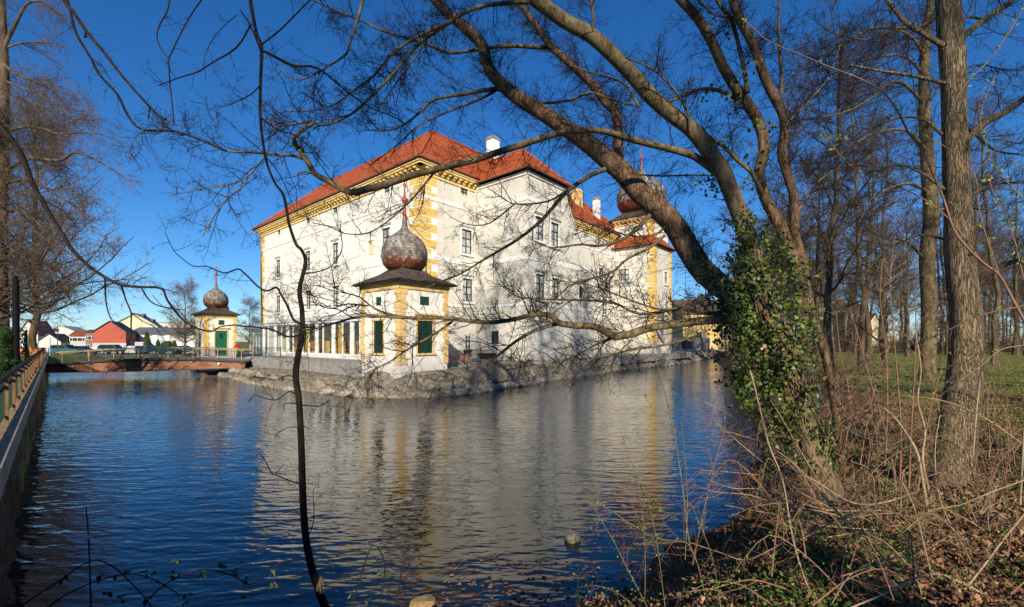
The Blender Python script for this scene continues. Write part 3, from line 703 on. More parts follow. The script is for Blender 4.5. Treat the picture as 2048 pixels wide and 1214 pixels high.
# roofs
def roof(faces, name, mat, parent, th=0.12):
    r = MB()
    for f in faces:
        r.add([Vector(p) for p in f], [tuple(range(len(f)))])
        r.add([Vector(p) - Vector((0, 0, th)) for p in f], [tuple(range(len(f)))[::-1]])
    return r.build(name, mat, parent)
P3 = lambda a, b, z: (*ab(a, b), z)
e = .78; ze = 15.0; zr = 21.7; L = 34.7
main = [[P3(-e, -e, ze), P3(L + e, -e, ze), P3(L - 6.3, 6.3, zr), P3(6.3, 6.3, zr)], [P3(L + e, -e, ze), P3(L + e, 13.4, ze), P3(L - 6.3, 6.3, zr)],
        [P3(L + e, 13.4, ze), P3(13.4, 13.4, ze), P3(6.3, 6.3, zr), P3(L - 6.3, 6.3, zr)], [P3(6.3, 6.3, zr), P3(6.3, 35, zr), P3(-e, 41.3, ze), P3(-e, -e, ze)],
        [P3(6.3, 35, zr), P3(13.4, 41.3, ze), P3(-e, 41.3, ze)], [P3(6.3, 6.3, zr), P3(13.4, 13.4, ze), P3(13.4, 41.3, ze), P3(6.3, 35, zr)]]
mr = roof(main, 'roof', M['tile'], castle)
eb = 0.45; zb = 14.62; zrb = 18.0
b0, b1 = 6.3 - eb, 12.05 + eb; bm_ = (b0 + b1) / 2; aF = -aB - eb
wing = [[P3(1.4, b0, zb), P3(aF, b0, zb), P3(aF + 3.3, bm_, zrb), P3(2.9, bm_, zrb)], [P3(aF, b0, zb), P3(aF, b1, zb), P3(aF + 3.3, bm_, zrb)], [P3(aF, b1, zb), P3(1.4, b1, zb), P3(2.9, bm_, zrb), P3(aF + 3.3, bm_, zrb)]]
roof(wing, 'wing_roof', M['tile'], castle)
d0, d1 = 33.6 - eb, 39.8 + eb; aG = -aD - eb; zd = 13.0
wingd = [[P3(1.0, d0, zd), P3(aG, d0, zd), P3(aG + 2.6, 36.0, 16.1), P3(1, 36, 16.1)], [P3(aG, d0, zd), P3(aG, d1, zd), P3(aG + 2.6, 37.5, 16.1), P3(aG + 2.6, 36.0, 16.1)], [P3(aG, d1, zd), P3(1, d1, zd), P3(1, 37.5, 16.1), P3(aG + 2.6, 37.5, 16.1)]]
roof(wingd, 'wing_roof', M['tile'], castle)
# gutters, ridge tiles and downpipes
g = MB()
for pts in ([P3(L + e + .06, -e - .08, ze), P3(-e - .08, -e - .08, ze), P3(-e - .08, 6.0, ze)], [P3(-e - .08, 12.6, ze), P3(-e - .08, 33.4, ze)], [P3(0.1, b0 - .08, zb), P3(aF - .08, b0 - .08, zb), P3(aF - .08, b1, zb)], [P3(0.1, d0 - .08, zd), P3(aG - .08, d0 - .08, zd), P3(aG - .08, d1, zd)]):
    for a_, b_ in zip(pts[:-1], pts[1:]): g.tube([a_, b_], [0.11, 0.11], 8)
g.build('gutter', M['copper'], castle, smooth=True)
g = MB()
for a_, b_ in ((P3(6.3, 6.3, zr), P3(L - 6.3, 6.3, zr)), (P3(6.3, 6.3, zr), P3(6.3, 35, zr)), (P3(-e, -e, ze), P3(6.3, 6.3, zr)), (P3(L + e, -e, ze), P3(L - 6.3, 6.3, zr)), (P3(aF + 3.3, bm_, zrb), P3(2.7, bm_, zrb)), (P3(aF, b0, zb), P3(aF + 3.3, bm_, zrb)), (P3(aF, b1, zb), P3(aF + 3.3, bm_, zrb))):
    g.tube([a_, b_], [0.13, 0.13], 6)
g.build('ridge_tiles', M['tile'], mr, smooth=True)
for W, t in ((WA, 6.12), (WA, 33.4)):
    p = MB(); p.tube([W.pt(t, 14.1, .5), W.pt(t, 13.7, .14), W.pt(t, -1.6, .14)], [.06] * 3, 8); p.build('downpipe', M['trim'], castle, smooth=True)
# windows
for (t0, t1, z0, z1), kd in zip(holesL, specL): window(WL, castle, t0, t1, z0, z1, 'attic' if kd == 'attic' else 'tall', nh=2 if kd == 'attic' else 3)
for (t0, t1, z0, z1), kd in zip(holesA, specA):
    if kd == 'door':
        d = MB(); WA.box(d, t0, t1, z0, z1, -.16, -.1)
        dd = d.build('door', M['darkpane'], castle)
        f_ = MB()
        WA.box(f_, t0, t0 + .1, z0, z1, -.09, -.03); WA.box(f_, t1 - .1, t1, z0, z1, -.09, -.03); WA.box(f_, t0 + .1, t1 - .1, z1 - .1, z1, -.09, -.03)
        WA.box(f_, (t0 + t1) / 2 - .03, (t0 + t1) / 2 + .03, z0, z1 - .1, -.088, -.04)
        for k in range(4): WA.box(f_, t0 + .1, t1 - .1, z0 + .35 + k * .45, z0 + .40 + k * .45, -.085, -.045)
        f_.build('frame', M['white'], dd)
    else: window(WA, castle, t0, t1, z0, z1, 'attic' if kd == 'attic' else 'tall', nh=2 if kd == 'attic' else 3)
for (t0, t1, z0, z1), kd in zip(holesC, specC): window(WA, castle, t0, t1, z0, z1, 'attic' if kd == 'attic' else 'tall', nh=2 if kd == 'attic' else 3)
for h in hB: window(WBr, castle, *h)
for h in hBl: window(WBl, castle, *h, style='plain', pane='darkpane', nh=4)
for h in hD: window(WDl, castle, *h, style='plain', nh=3)
for h in hDr: window(WDr, castle, *h, style='plain', nh=2)
# arched stair window on the raked wing
t0, t1, z0, z1 = win_rect(WBr, 1156, 1165.5, 571, 596)
t0, t1, z0, z1 = t0 + .15, t1 - .15, z0, z1
def arch(W, t0, t1, z0, z1, o, n=10):
    r = (t1 - t0) / 2; tm = (t0 + t1) / 2
    return [W.pt(t0, z0, o), W.pt(t1, z0, o)] + [W.pt(tm + r * math.cos(math.pi * k / n), z1 - r + r * math.sin(math.pi * k / n), o) for k in range(n + 1)]
a1_ = arch(WBr, t0 - .16, t1 + .16, z0 - .16, z1 + .16, .05); a2_ = arch(WBr, t0, t1, z0, z1, .05); a3_ = arch(WBr, t0 - .16, t1 + .16, z0 - .16, z1 + .16, -.01)
s = MB(); n_ = len(a1_)
for i in range(n_): j = (i + 1) % n_; s.quad(a1_[i], a1_[j], a2_[j], a2_[i]); s.quad(a1_[i], a1_[j], a3_[j], a3_[i])
aw = s.build('arched_window', M['trim'], castle)
s = MB(); s.add(arch(WBr, t0, t1, z0, z1, .015), [tuple(range(n_))]); s.build('pane', M['darkpane'], aw)
s = MB(); WBr.box(s, (t0 + t1) / 2 - .03, (t0 + t1) / 2 + .03, z0, z1, .016, .04); WBr.box(s, t0, t1, (z0 + z1) / 2 - .02, (z0 + z1) / 2 + .02, .017, .038); s.build('frame', M['frame'], aw)
# blind niche and small plaques on the facades
t0, t1, z0, z1 = win_rect(WL, 739, 748, 483, 509)
s = MB(); WL.box(s, t0, t1, z0, z1, .0, .05); WL.box(s, t0 - .06, t1 + .06, z1 + .05, z1 + .12, .0, .1); s.build('blind_niche', M['cream'], castle)
t0, t1, z0, z1 = win_rect(WA, 894, 913, 663, 667)
s = MB(); WA.box(s, t0, t1, z0, z1 + .05, .0, .04); s.build('wall_plaque', M['concrete'], castle)
s = MB(); t0, t1, z0, z1 = win_rect(WDl, 1303, 1309, 655, 678); WDl.box(s, t0, t1, z0, z1, -.01, .03); s.build('doorway', M['darkpane'], castle)

# quoins: long and short blocks alternating at a corner
def quoins(Wa, Wb, sa, sb, z0, z1, parent, la, lb, hl=.78, hs=.55, mat='yellow', o=.05, short=.62, gap=0.05):
    """Wa runs from the corner (t = sa) in +t if la > 0; same for Wb"""
    c = MB(); z = z1; lon = True
    while z - (hl if lon else hs) > z0:
        h = hl if lon else hs; f = 1.0 if lon else short
        for W, t, l in ((Wa, sa, la), (Wb, sb, lb)):
            if W is None: continue
            t0, t1 = sorted((t, t + l * f)); ext = o
            if l > 0: t0 -= ext if W is Wa else 0
            else: t1 += ext if W is Wa else 0
            W.box(c, t0, t1, z - h + gap, z - gap, -.01, o)
        z -= h; lon = not lon
    return c.build('quoins', M[mat], parent)
def quoin_margin(Wa, Wb, sa, sb, z0, z1, parent, la, lb):
    c = MB()
    for W, t, l in ((Wa, sa, la), (Wb, sb, lb)):
        if W is None: continue
        t0, t1 = sorted((t, t + l + (.08 if l > 0 else -.08)))
        if W is Wa:
            if l > 0: t0 -= .028
            else: t1 += .028
        W.box(c, t0, t1, z0, z1, -.01, .028)
    return c.build('quoin_ground', M['trim'], parent)
la = WL.pix(811) - 0; lb = WA.pix(873.5)
print('quoin widths', la, lb)
la = min(max(la, .9), 1.6); lb = min(max(lb, 1.0), 1.7)
quoins(WL, WA, 0, 0, 2.6, 13.95, castle, la, lb); quoin_margin(WL, WA, 0, 0, 2.6, 13.95, castle, la, lb)
WE = Wall(ab(34.7, 0), v2, u2)
quoins(WL, WE, 34.7, 0, 0.3, 13.95, castle, -1.35, 1.3)
WDe = Wall(ab(-aD, 39.8), u2, v2)
quoins(WDl, WDr, aD, 0, -.6, 12.6, castle, -.95, 1.0, mat='yellow'); quoins(WDr, WDe, 6.2, 0, -.6, 12.6, castle, -.8, .8)
# tower
ta0, ta1, tb0, tb1 = -5.3, 0.3, 34.6, 40.2
tc = ab((ta0 + ta1) / 2, (tb0 + tb1) / 2)
WTl = Wall(ab(ta1, tb0), -u2, -v2); WTr = Wall(ab(ta0, tb0), v2, -u2); tw = ta1 - ta0
t = MB(); t.hexa([ab(ta0, tb0), ab(ta1, tb0), ab(ta1, tb1), ab(ta0, tb1)], 12.0, 17.0); tower = t.build('tower', M['plaster'], castle)
cornice(WTl, 0, tw, 17.15, tower, step=.6, s=.85, e1=1.4); cornice(WTr, 0, tw, 17.15, tower, step=.6, s=.85, e0=1.4)
quoins(WTl, WTr, tw, 0, 13.5, 16.25, tower, -.9, .9)
c = MB(); WTl.box(c, 3.0, 4.3, 15.2, 15.95, .0, .03); c.build('louvre', M['greyroof'], tower)
o_ = .68; zt = 17.15
ap = [(*tc, 19.2)]
cr = [P3(ta0 - o_, tb0 - o_, zt), P3(ta1 + o_, tb0 - o_, zt), P3(ta1 + o_, tb1 + o_, zt), P3(ta0 - o_, tb1 + o_, zt)]
mid = [P3((ta0 + ta1) / 2 + sx * 1.7, (tb0 + tb1) / 2 + sy * 1.7, 18.55) for sx, sy in ((-1, -1), (1, -1), (1, 1), (-1, 1))]
roof([[cr[i], cr[(i + 1) % 4], mid[(i + 1) % 4], mid[i]] for i in range(4)] + [mid], 'tower_roof', M['slate'], tower)
M['dome_big'] = dome_mat('tower_dome_shingles', 18.4, 24.6)
M['dome'] = dome_mat('pavilion_dome_shingles', 4.5, 7.3)
def onion(c, zb, zt, r, mat, parent, sp, org):
    Hh = zt - zb
    prof = [(0.60, 0.0), (0.80, .06), (0.93, .145), (0.99, .25), (1.0, .34), (0.985, .43), (0.93, .53), (0.82, .63), (0.65, .72), (0.44, .79), (0.27, .85), (0.17, .91), (0.115, 1.0)]
    m_ = MB(); m_.lathe((c[0], c[1], zb), [(q * r, w * Hh) for q, w in prof], 40); d = m_.build('dome', mat, parent, smooth=True, origin=org)
    s = MB(); k = min(r / 1.44, 1.15); kr = k
    s.lathe((c[0], c[1], zt), [(.15 * kr, -.05), (.13 * kr, .25 * k), (.10 * kr, .9 * k), (.07 * kr, 1.35 * k), (.16 * kr, 1.42 * k), (.21 * kr, 1.55 * k), (.16 * kr, 1.68 * k), (.07 * kr, 1.75 * k), (.05 * kr, 2.1 * k), (.04 * kr, 2.35 * k), (.09 * kr, 2.42 * k), (.09 * kr, 2.52 * k), (.03 * kr, 2.6 * k), (.02 * kr, 2.9 * k), (.05 * kr, 2.98 * k), (.05 * kr, 3.04 * k), (.01 * kr, 3.1 * k)], 14)
    s.build('finial', M['spire'], d, smooth=True, origin=org)
    s = MB(); s.lathe((c[0], c[1], zt), [(.115 * r, -.1), (.125 * r, -.02), (.15 * kr, .3 * k), (.14 * kr, .36 * k)], 14); s.build('collar', M['greyroof'], d, smooth=True, origin=org)
onion(tc, 18.35, 24.7, 3.45, M['dome_big'], tower, 1, (tc[0], tc[1], 0))
# chimneys
for a_, b_, w, zt, mt, cap in ((7.0, 16.2, 1.15, 24.7, 'trim', 1), (4.0, 30.5, 1.15, 21.4, 'ochre', 0), (2.3, 33.0, .8, 20.6, 'trim', 1)):
    c = MB(); z0 = 15.5; h_ = w / 2
    c.hexa([ab(a_ - h_, b_ - h_), ab(a_ + h_, b_ - h_), ab(a_ + h_, b_ + h_), ab(a_ - h_, b_ + h_)], z0, zt - .3)
    ch = c.build('chimney', M[mt], castle); c = MB(); h_ += .09
    c.hexa([ab(a_ - h_, b_ - h_), ab(a_ + h_, b_ - h_), ab(a_ + h_, b_ + h_), ab(a_ - h_, b_ + h_)], zt - .3, zt - .12); h_ -= .2
    c.hexa([ab(a_ - h_, b_ - h_), ab(a_ + h_, b_ - h_), ab(a_ + h_, b_ + h_), ab(a_ - h_, b_ + h_)], zt - .12, zt + .12); c.build('chimney_cap', M['ochre' if mt == 'ochre' else 'concrete'], ch)

# ------------------------------------------------------------------ glazed veranda in front of the left facade
ver = empty('veranda', (*ab(14, -1.5), -1.58), 'long white glazed veranda with yellow and orange interior along the castle foot', 'veranda')
WV = Wall(ab(0, -3.0), u2, -v2)
s0, s1 = 2.6, 25.6; zt, zf = 1.72, -1.58
c = MB(); WV.box(c, s0, s1, zf - .3, zf + .32, -.3, 0.0); c.build('plinth', M['trim'], ver)
c = MB(); WV.box(c, s0 - .1, s1 + .1, zt, zt + .26, -.3, .08); c.build('fascia', M['white'], ver)
c = MB(); c.add([WV.pt(s0 - .1, zt + .262, .18), WV.pt(s1 + .1, zt + .262, .18), WV.pt(s1 + .1, zt + 1.0, -3.0), WV.pt(s0 - .1, zt + 1.0, -3.0), WV.pt(s0 - .1, zt + .20, .18), WV.pt(s1 + .1, zt + .20, .18), WV.pt(s1 + .1, zt + .92, -3.0), WV.pt(s0 - .1, zt + .92, -3.0)], [(0, 1, 2, 3), (7, 6, 5, 4), (0, 4, 5, 1)]); c.build('roof', M['litgrey'], ver)
nbay = 7; bw = (s1 - s0) / nbay
for k in range(nbay + 1):
    t = s0 + k * bw; w = .14 if k in (0, nbay) else .17
    c = MB(); WV.box(c, t - w, t + w, zf + .32, zt, -.28, -.02); c.build('post', M['white'], ver)
for k in range(nbay):
    a_, b_ = s0 + k * bw + .17, s0 + (k + 1) * bw - .17
    c = MB(); mid_ = a_ + (b_ - a_) * (.62 if k % 2 == 0 else .5)
    for t in (a_ + .04, mid_, b_ - .04): WV.box(c, t - .05, t + .05, zf + .42, zt - .1, -.2, -.08)
    WV.box(c, a_, b_, zf + .32, zf + .42, -.2, -.08); WV.box(c, a_, b_, zt - .1, zt, -.2, -.08)
    fr = c.build('window', M['white'], ver)
    c = MB(); c.quad(WV.pt(a_, zf + .42, -.14), WV.pt(b_, zf + .42, -.14), WV.pt(b_, zt - .1, -.14), WV.pt(a_, zt - .1, -.14)); c.build('pane', M['glass'], fr)
    if k in (1, 3, 5):
        c = MB(); tt = a_ + (b_ - a_) * (.72 if k != 5 else .15); 
        for q in range(7): WV.box(c, tt + q * .09, tt + q * .09 + .07, zf + .35, zt - .12, -.42 - .05 * (q % 2), -.36 - .05 * (q % 2))
        c.build('curtain', M['curtain'], ver)
c = MB(); WV.box(c, s0, s1, zf, zt - .3, -2.9, -2.86); c.build('back_wall', M['ochre'], ver)
c = MB(); 
for k in range(9): WV.box(c, s0 + 1 + k * 2.5, s0 + 2.1 + k * 2.5, zf + .5, zf + 1.9, -2.84, -2.80)
c.build('wall_panels', M['terracotta'], ver)
c = MB(); WV.box(c, s1 - .06, s1, zf, zt, -3.0, -.3); c.build('end_wall', M['white'], ver)
r2 = random.Random(4)
for k in range(9):      # dining tables and chairs behind the glass
    t = s0 + 1.2 + k * 2.5; c = MB()
    p = WV.pt(t, zf, -1.3); c.lathe((p.x, p.y, zf), [(.06, 0), (.06, .7), (.55, .72), (.55, .76)], 14)
    c.build('cafe_table', M['curtain' if k % 3 else 'trim'], ver)
# entrance porch at the far end
por = empty('entrance_porch', (*ab(28, -1.5), -1.58), 'small white glazed entrance porch at the far end of the veranda', 'porch')
WP = Wall(ab(26.2, -2.6), u2, -v2); pw = 4.6; zt = 1.35
c = MB()
for t in (0, pw): WP.box(c, t - .07, t + .07, zf, zt, -.1, .04)
for t in (1.7, 2.6, 3.5): WP.box(c, t - .04, t + .04, zf, zt - .35, -.08, .02)
WP.box(c, -.07, pw + .07, zt, zt + .14, -.1, .06); WP.box(c, 0, pw, zt - .45, zt - .35, -.08, .02); c.build('frame', M['white'], por)
c = MB(); c.quad(WP.pt(0, zf, -.02), WP.pt(pw, zf, -.02), WP.pt(pw, zt, -.02), WP.pt(0, zt, -.02)); c.build('pane', M['glass'], por)
c = MB(); WP.box(c, -.05, .0, zf, zt, -2.6, -.1); WP.box(c, pw, pw + .06, zf, zt, -2.6, -.1); c.build('side_wall', M['white'], por)
c = MB(); c.add([WP.pt(-.3, zt + .15, .4), WP.pt(pw + .3, zt + .15, .4), WP.pt(pw + .3, zt + .75, -2.6), WP.pt(-.3, zt + .75, -2.6), WP.pt(-.3, zt + .22, .4), WP.pt(pw + .3, zt + .22, .4), WP.pt(pw + .3, zt + .82, -2.6), WP.pt(-.3, zt + .82, -2.6)], [(3, 2, 1, 0), (4, 5, 6, 7), (0, 1, 5, 4)]); c.build('roof', M['litgrey'], por)
c = MB(); WP.box(c, 1.75, 2.55, zf + .05, zt - .5, -.3, -.26); WP.box(c, 2.65, 3.45, zf + .05, zt - .5, -.3, -.26); c.build('door', M['litgrey'], por)

# ------------------------------------------------------------------ corner pavilions
def pavilion(fx, fy, zb, label, doorside):
    du = Vector((-1.166, 1.0)).normalized(); dv = Vector((.8565, 1.0)).normalized()
    la, lb = 4.15, 3.62
    P = lambda a, b: (fx + du.x * a + dv.x * b, fy + du.y * a + dv.y * b)
    cx, cy = P(la / 2, lb / 2)
    root = empty('corner_pavilion', (cx, cy, zb), label, 'pavilion', None)
    ROOT[root.name] = Vector((cx, cy, zb))
    Wl = Wall(P(0, 0), du, (-dv.x, -dv.y)); Wr = Wall(P(0, 0), dv, (-du.x, -du.y))
    we = 3.55
    if doorside: hl = [(1.75, 2.75, -1.85, 1.25), (1.8, 2.4, 2.1, 2.7)]; hr = [(1.15, 2.55, -2.0, 1.35), (1.55, 2.25, 2.15, 2.8)]
    else: hl = [(1.7, 2.85, -.75, 1.25), (1.95, 2.6, 2.2, 2.72)]; hr = [(1.25, 2.45, -.75, 1.25), (1.45, 2.2, 2.2, 2.74)]
    b = MB(); Wl.face(b, 0, la, zb - .6, we, hl, .15); Wr.face(b, 0, lb, zb - .6, we, hr, .15)
    for (p, q) in ((P(la, 0), P(la, lb)), (P(la, lb), P(0, lb))): b.quad((*p, zb - .6), (*q, zb - .6), (*q, we), (*p, we))
    b.build('wall', M['plaster'], root)
    for W, hs, n in ((Wl, hl, 'l'), (Wr, hr, 'r')):
        for i, (t0, t1, z0, z1) in enumerate(hs):
            isdoor = doorside and W is Wr and i == 0
            s = MB(); W.box(s, t0, t1, z0, z1, -.12, -.06)
            if i == 0 and not isdoor:
                k = z0 + .06
                while k < z1 - .06: s.obox(W.pt((t0 + t1) / 2, k, -.045), W.d.to_3d() * ((t1 - t0) / 2 - .06), W.n.to_3d() * .016 + Vector((0, 0, -.016)), Vector((0, 0, .006)) + W.n.to_3d() * .006); k += .07
            sh = s.build('door' if isdoor else ('shutter' if i == 0 else 'vent_hatch'), M['doorgreen' if isdoor else 'green'], root)
            if isdoor:
                s = MB(); W.box(s, (t0 + t1) / 2 - .2, (t0 + t1) / 2 + .2, z1 - .95, z1 - .4, -.06, -.05); s.build('door_window', M['darkpane'], sh)
                s = MB(); W.box(s, (t0 + t1) / 2 - .02, (t0 + t1) / 2 + .02, z0, z1, -.06, -.04); W.box(s, t0 + .12, (t0 + t1) / 2 - .12, z0 + .3, z0 + 1.2, -.06, -.045); W.box(s, (t0 + t1) / 2 + .12, t1 - .12, z0 + .3, z0 + 1.2, -.06, -.045); s.build('door_panel', M['green'], sh)
            if i == 0:
                s = MB(); bw = .11
                W.box(s, t0 - bw, t0, z0, z1 + bw, -.01, .04); W.box(s, t1, t1 + bw, z0, z1 + bw, -.01, .04); W.box(s, t0, t1, z1, z1 + bw, -.01, .04)
                W.box(s, t0 - .3, t1 + .3, z1 + .34, z1 + .44, -.01, .18); W.box(s, t0 - .24, t1 + .24, z1 + .24, z1 + .34, -.01, .1)
                if not isdoor: W.box(s, t0 - .18, t1 + .18, z0 - .12, z0, -.01, .12)
                s.build('surround', M['ochre'], root)
    ob = Wall(P(la, 0), dv, (du.x, du.y)); oc = Wall(P(0, lb), du, (dv.x, dv.y))
    mt = 'yellow' if doorside else 'ochre'
    zq = zb + (.0 if doorside else .72)
    for args in ((Wl, Wr, 0, 0, .52, .5), (Wl, ob, la, 0, -.42, .4), (Wr, oc, lb, 0, -.42, .4)):
        quoins(args[0], args[1], args[2], args[3], zq, 3.2, root, args[4], args[5], hl=.42, hs=.42, mat=mt, o=.05, short=.72, gap=.007)
    for W, l in ((Wl, la), (Wr, lb)):
        s = MB(); W.box(s, -.08, l + .08, 3.1, 3.32, -.01, .08); W.box(s, -.14, l + .14, 3.32, 3.42, -.01, .15); W.box(s, -.2, l + .2, 3.5, 3.6, -.01, .27)
        k = .1
        while k < l: W.box(s, k, k + .1, 3.42, 3.5, -.01, .2); k += .23
        s.build('cornice', M[mt], root)
    o_ = .52; ze_ = 3.6
    cr = [(*P(-o_, -o_), ze_), (*P(la + o_, -o_), ze_), (*P(la + o_, lb + o_), ze_), (*P(-o_, lb + o_), ze_)]
    m1 = [(*P(la / 2 + sx * 1.25, lb / 2 + sy * 1.15), 4.25) for sx, sy in ((-1, -1), (1, -1), (1, 1), (-1, 1))]
    m2 = [(*P(la / 2 + sx * .62, lb / 2 + sy * .62), 4.72) for sx, sy in ((-1, -1), (1, -1), (1, 1), (-1, 1))]
    roof([[cr[i], cr[(i + 1) % 4], m1[(i + 1) % 4], m1[i]] for i in range(4)] + [[m1[i], m1[(i + 1) % 4], m2[(i + 1) % 4], m2[i]] for i in range(4)] + [m2], 'roof', M['slate'], root, .07)
    onion((cx, cy), 4.5, 7.55, 1.47, M['dome'], root, 0, (cx, cy, 0))
    return root
pavilion(-6.56, 25.5, -2.15, 'nearer white corner pavilion with ochre corners, green shutters and wooden onion dome', False)
pavilion(-40.2, 57.0, -2.2, 'farther small pavilion with yellow corners and tall green door beyond the footbridge', True)
# ------------------------------------------------------------------ moat wall with its railing (left)
NW = Vector((1, 1.052)).normalized()          # normal of the wall, towards the water
dW = Vector((-1.052, 1)).normalized()
def wp(y, off=0): p = Vector((WALLX(y), y)) + NW * off; return (p.x, p.y)
y0, y1 = 1.2, 54.5
mw = empty('moat_wall', (*wp(20), -3.2), 'dark rough stone moat wall on the left with a pale concrete beam on top', 'wall')
mb = MB(); ys = np.concatenate([np.arange(y0, 20, .18), np.arange(20, y1, .6)]); zs = np.linspace(-3.9, -1.66, 14)
YY, ZZ = np.meshgrid(ys, zs); rough = (fbm(YY * 1.3, ZZ * 2.2, 1.6, 9) - .5) * .22 + (vnoise(YY, ZZ * 1.5, 5.0, 2) - .5) * .07
Xw = WALLX(YY) + NW.x * rough; Yw = YY + NW.y * rough; nn = len(ys)
mb.add([tuple(p) for p in np.stack([Xw, Yw, ZZ], 2).reshape(-1, 3)], [(i * nn + k, (i + 1) * nn + k, (i + 1) * nn + k + 1, i * nn + k + 1) for i in range(len(zs) - 1) for k in range(nn - 1)])
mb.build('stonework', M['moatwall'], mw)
mb = MB(); mb.hexa([wp(y0, .10), wp(y1, .10), wp(y1, .0), wp(y0, .0)], -1.68, -1.37); mb.build('edge_beam', M['concrete'], mw)
mb = MB(); mb.hexa([wp(y0, .0), wp(y1, .0), wp(y1, -.62), wp(y0, -.62)], -1.9, -1.32); mb.build('coping', M['mossy'], mw)
rl_ = empty('moat_railing', (*wp(20, -.1), -1.3), 'brown and green metal railing running along the top of the moat wall', 'railing')
L1 = 36.6
mb = MB(); a = Vector((*wp(2.0, -.08), -.60)); b = Vector((*wp(L1, -.08), -.60)); mb.bar(a, b, .08, .045); mb.build('top_rail', M['bark_dark'], rl_)
for z, w in ((-.72, .04), (-1.20, .04)):
    mb = MB(); mb.bar((*wp(2.0, -.08), z), (*wp(L1, -.08), z), w, w); mb.build('rail', M['green'], rl_)
y = 2.0; k = 0
while y < L1:
    mb = MB(); mb.bar((*wp(y, -.03), -1.32), (*wp(y, -.03), -.62), .05, .04, up=(*NW, 0)); mb.build('post', M['rust'], rl_)
    y2 = min(y + 1.25, L1); mb = MB()
    n = 9
    for q in range(1, n):
        yy = y + (y2 - y) * q / n; mb.bar((*wp(yy, -.09), -1.20), (*wp(yy, -.09), -.72), .018, .095, up=(*NW, 0))
    mb.build('baluster_panel', M['green'], rl_)
    y += 1.25; k += 1

# ------------------------------------------------------------------ footbridge
A_ = Vector((-40.2, 37.2)); B_ = Vector((-24.9, 41.2)); D_ = (B_ - A_); LB = D_.length; dB = D_.normalized(); nB = Vector((dB.y, -dB.x))   # towards the camera
br = empty('footbridge', (*((A_ + B_) / 2), -1.8), 'low arched footbridge with rust brown girder and thin railings crossing the moat', 'bridge')
def bz(t): return -2.08 + 0.27 * t + 0.42 * (1 - (2 * t - 1) ** 2)
def gb(t): return -2.60 + 0.30 * max(0, t - .45)
nseg = 30
def bstrip(mb, o0, o1, dz0, dz1, t0=0, t1=1):
    for i in range(nseg):
        ta = t0 + (t1 - t0) * i / nseg; tb = t0 + (t1 - t0) * (i + 1) / nseg; pa = A_ + D_ * ta; pb = A_ + D_ * tb
        f0 = dz0 if callable(dz0) else (lambda t, q=dz0: bz(t) + q); f1 = dz1 if callable(dz1) else (lambda t, q=dz1: bz(t) + q)
        c = [(*(pa + nB * o0), f0(ta)), (*(pb + nB * o0), f0(tb)), (*(pb + nB * o1), f0(tb)), (*(pa + nB * o1), f0(ta)), (*(pa + nB * o0), f1(ta)), (*(pb + nB * o0), f1(tb)), (*(pb + nB * o1), f1(tb)), (*(pa + nB * o1), f1(ta))]
        fs = [(3, 2, 1, 0), (4, 5, 6, 7), (0, 1, 5, 4), (2, 3, 7, 6)]
        if i == 0: fs.append((3, 0, 4, 7))
        if i == nseg - 1: fs.append((1, 2, 6, 5))
        mb.add(c, fs)
mb = MB(); bstrip(mb, -2.1, 1.25, -.13, 0); mb.build('deck', M['concrete'], br)
mb = MB(); bstrip(mb, 1.25, 1.31, -.16, .03); mb.build('deck_edge', M['iron'], br)
for o0 in (.95, -1.9): mb = MB(); bstrip(mb, o0, o0 + .16, gb, -.13); mb.build('girder', M['girder'], br)
mb = MB(); bstrip(mb, .90, 1.16, lambda t: gb(t) - .07, gb); mb.build('girder_flange', M['iron'], br)
npst = 8
for side, o in (('near', 1.22), ('far', -2.05)):
    for i in range(npst + 1):
        t = .015 + .97 * i / npst; p = A_ + D_ * t + nB * o
        mb = MB(); mb.bar((*p, bz(t) - .12), (*p, bz(t) + .92), .07, .05); mb.build('post', M['rail_wood'], br)
        if side == 'near' and 0 < i:
            mb = MB(); q = A_ + D_ * t; mb.bar((*(q + nB * 1.2), bz(t) - .24), (*(q + nB * -1.7), bz(t) - .24), .24, .22); mb.build('cross_beam', M['iron'], br)
    for dz, w in ((.92, .075), (.80, .03), (.12, .03)):
        mb = MB(); bstrip(mb, o - w / 2, o + w / 2, dz - w / 2, dz + w / 2); mb.build('rail', M['rail_wood' if dz > .9 else 'iron'], br)
    for i in range(npst):
        mb = MB(); 
        for q in range(1, 13):
            t = .015 + .97 * (i + q / 13) / npst; p = A_ + D_ * t + nB * o; mb.bar((*p, bz(t) + .12), (*p, bz(t) + .8), .014)
        mb.build('baluster_panel', M['iron'], br)
mb = MB(); p = A_ + D_ * .87 + nB * 1.2; mb.lathe((0, 0, 0), [(.10, -.12), (.12, -.1), (.12, .1), (.08, .12)], 12)
mb.v = [(p.x + z * nB.x + x * dB.x, p.y + z * nB.y + x * dB.y, bz(.87) - .4 + y) for x, y, z in mb.v]; mb.build('lamp', M['lamp_glass'], br)

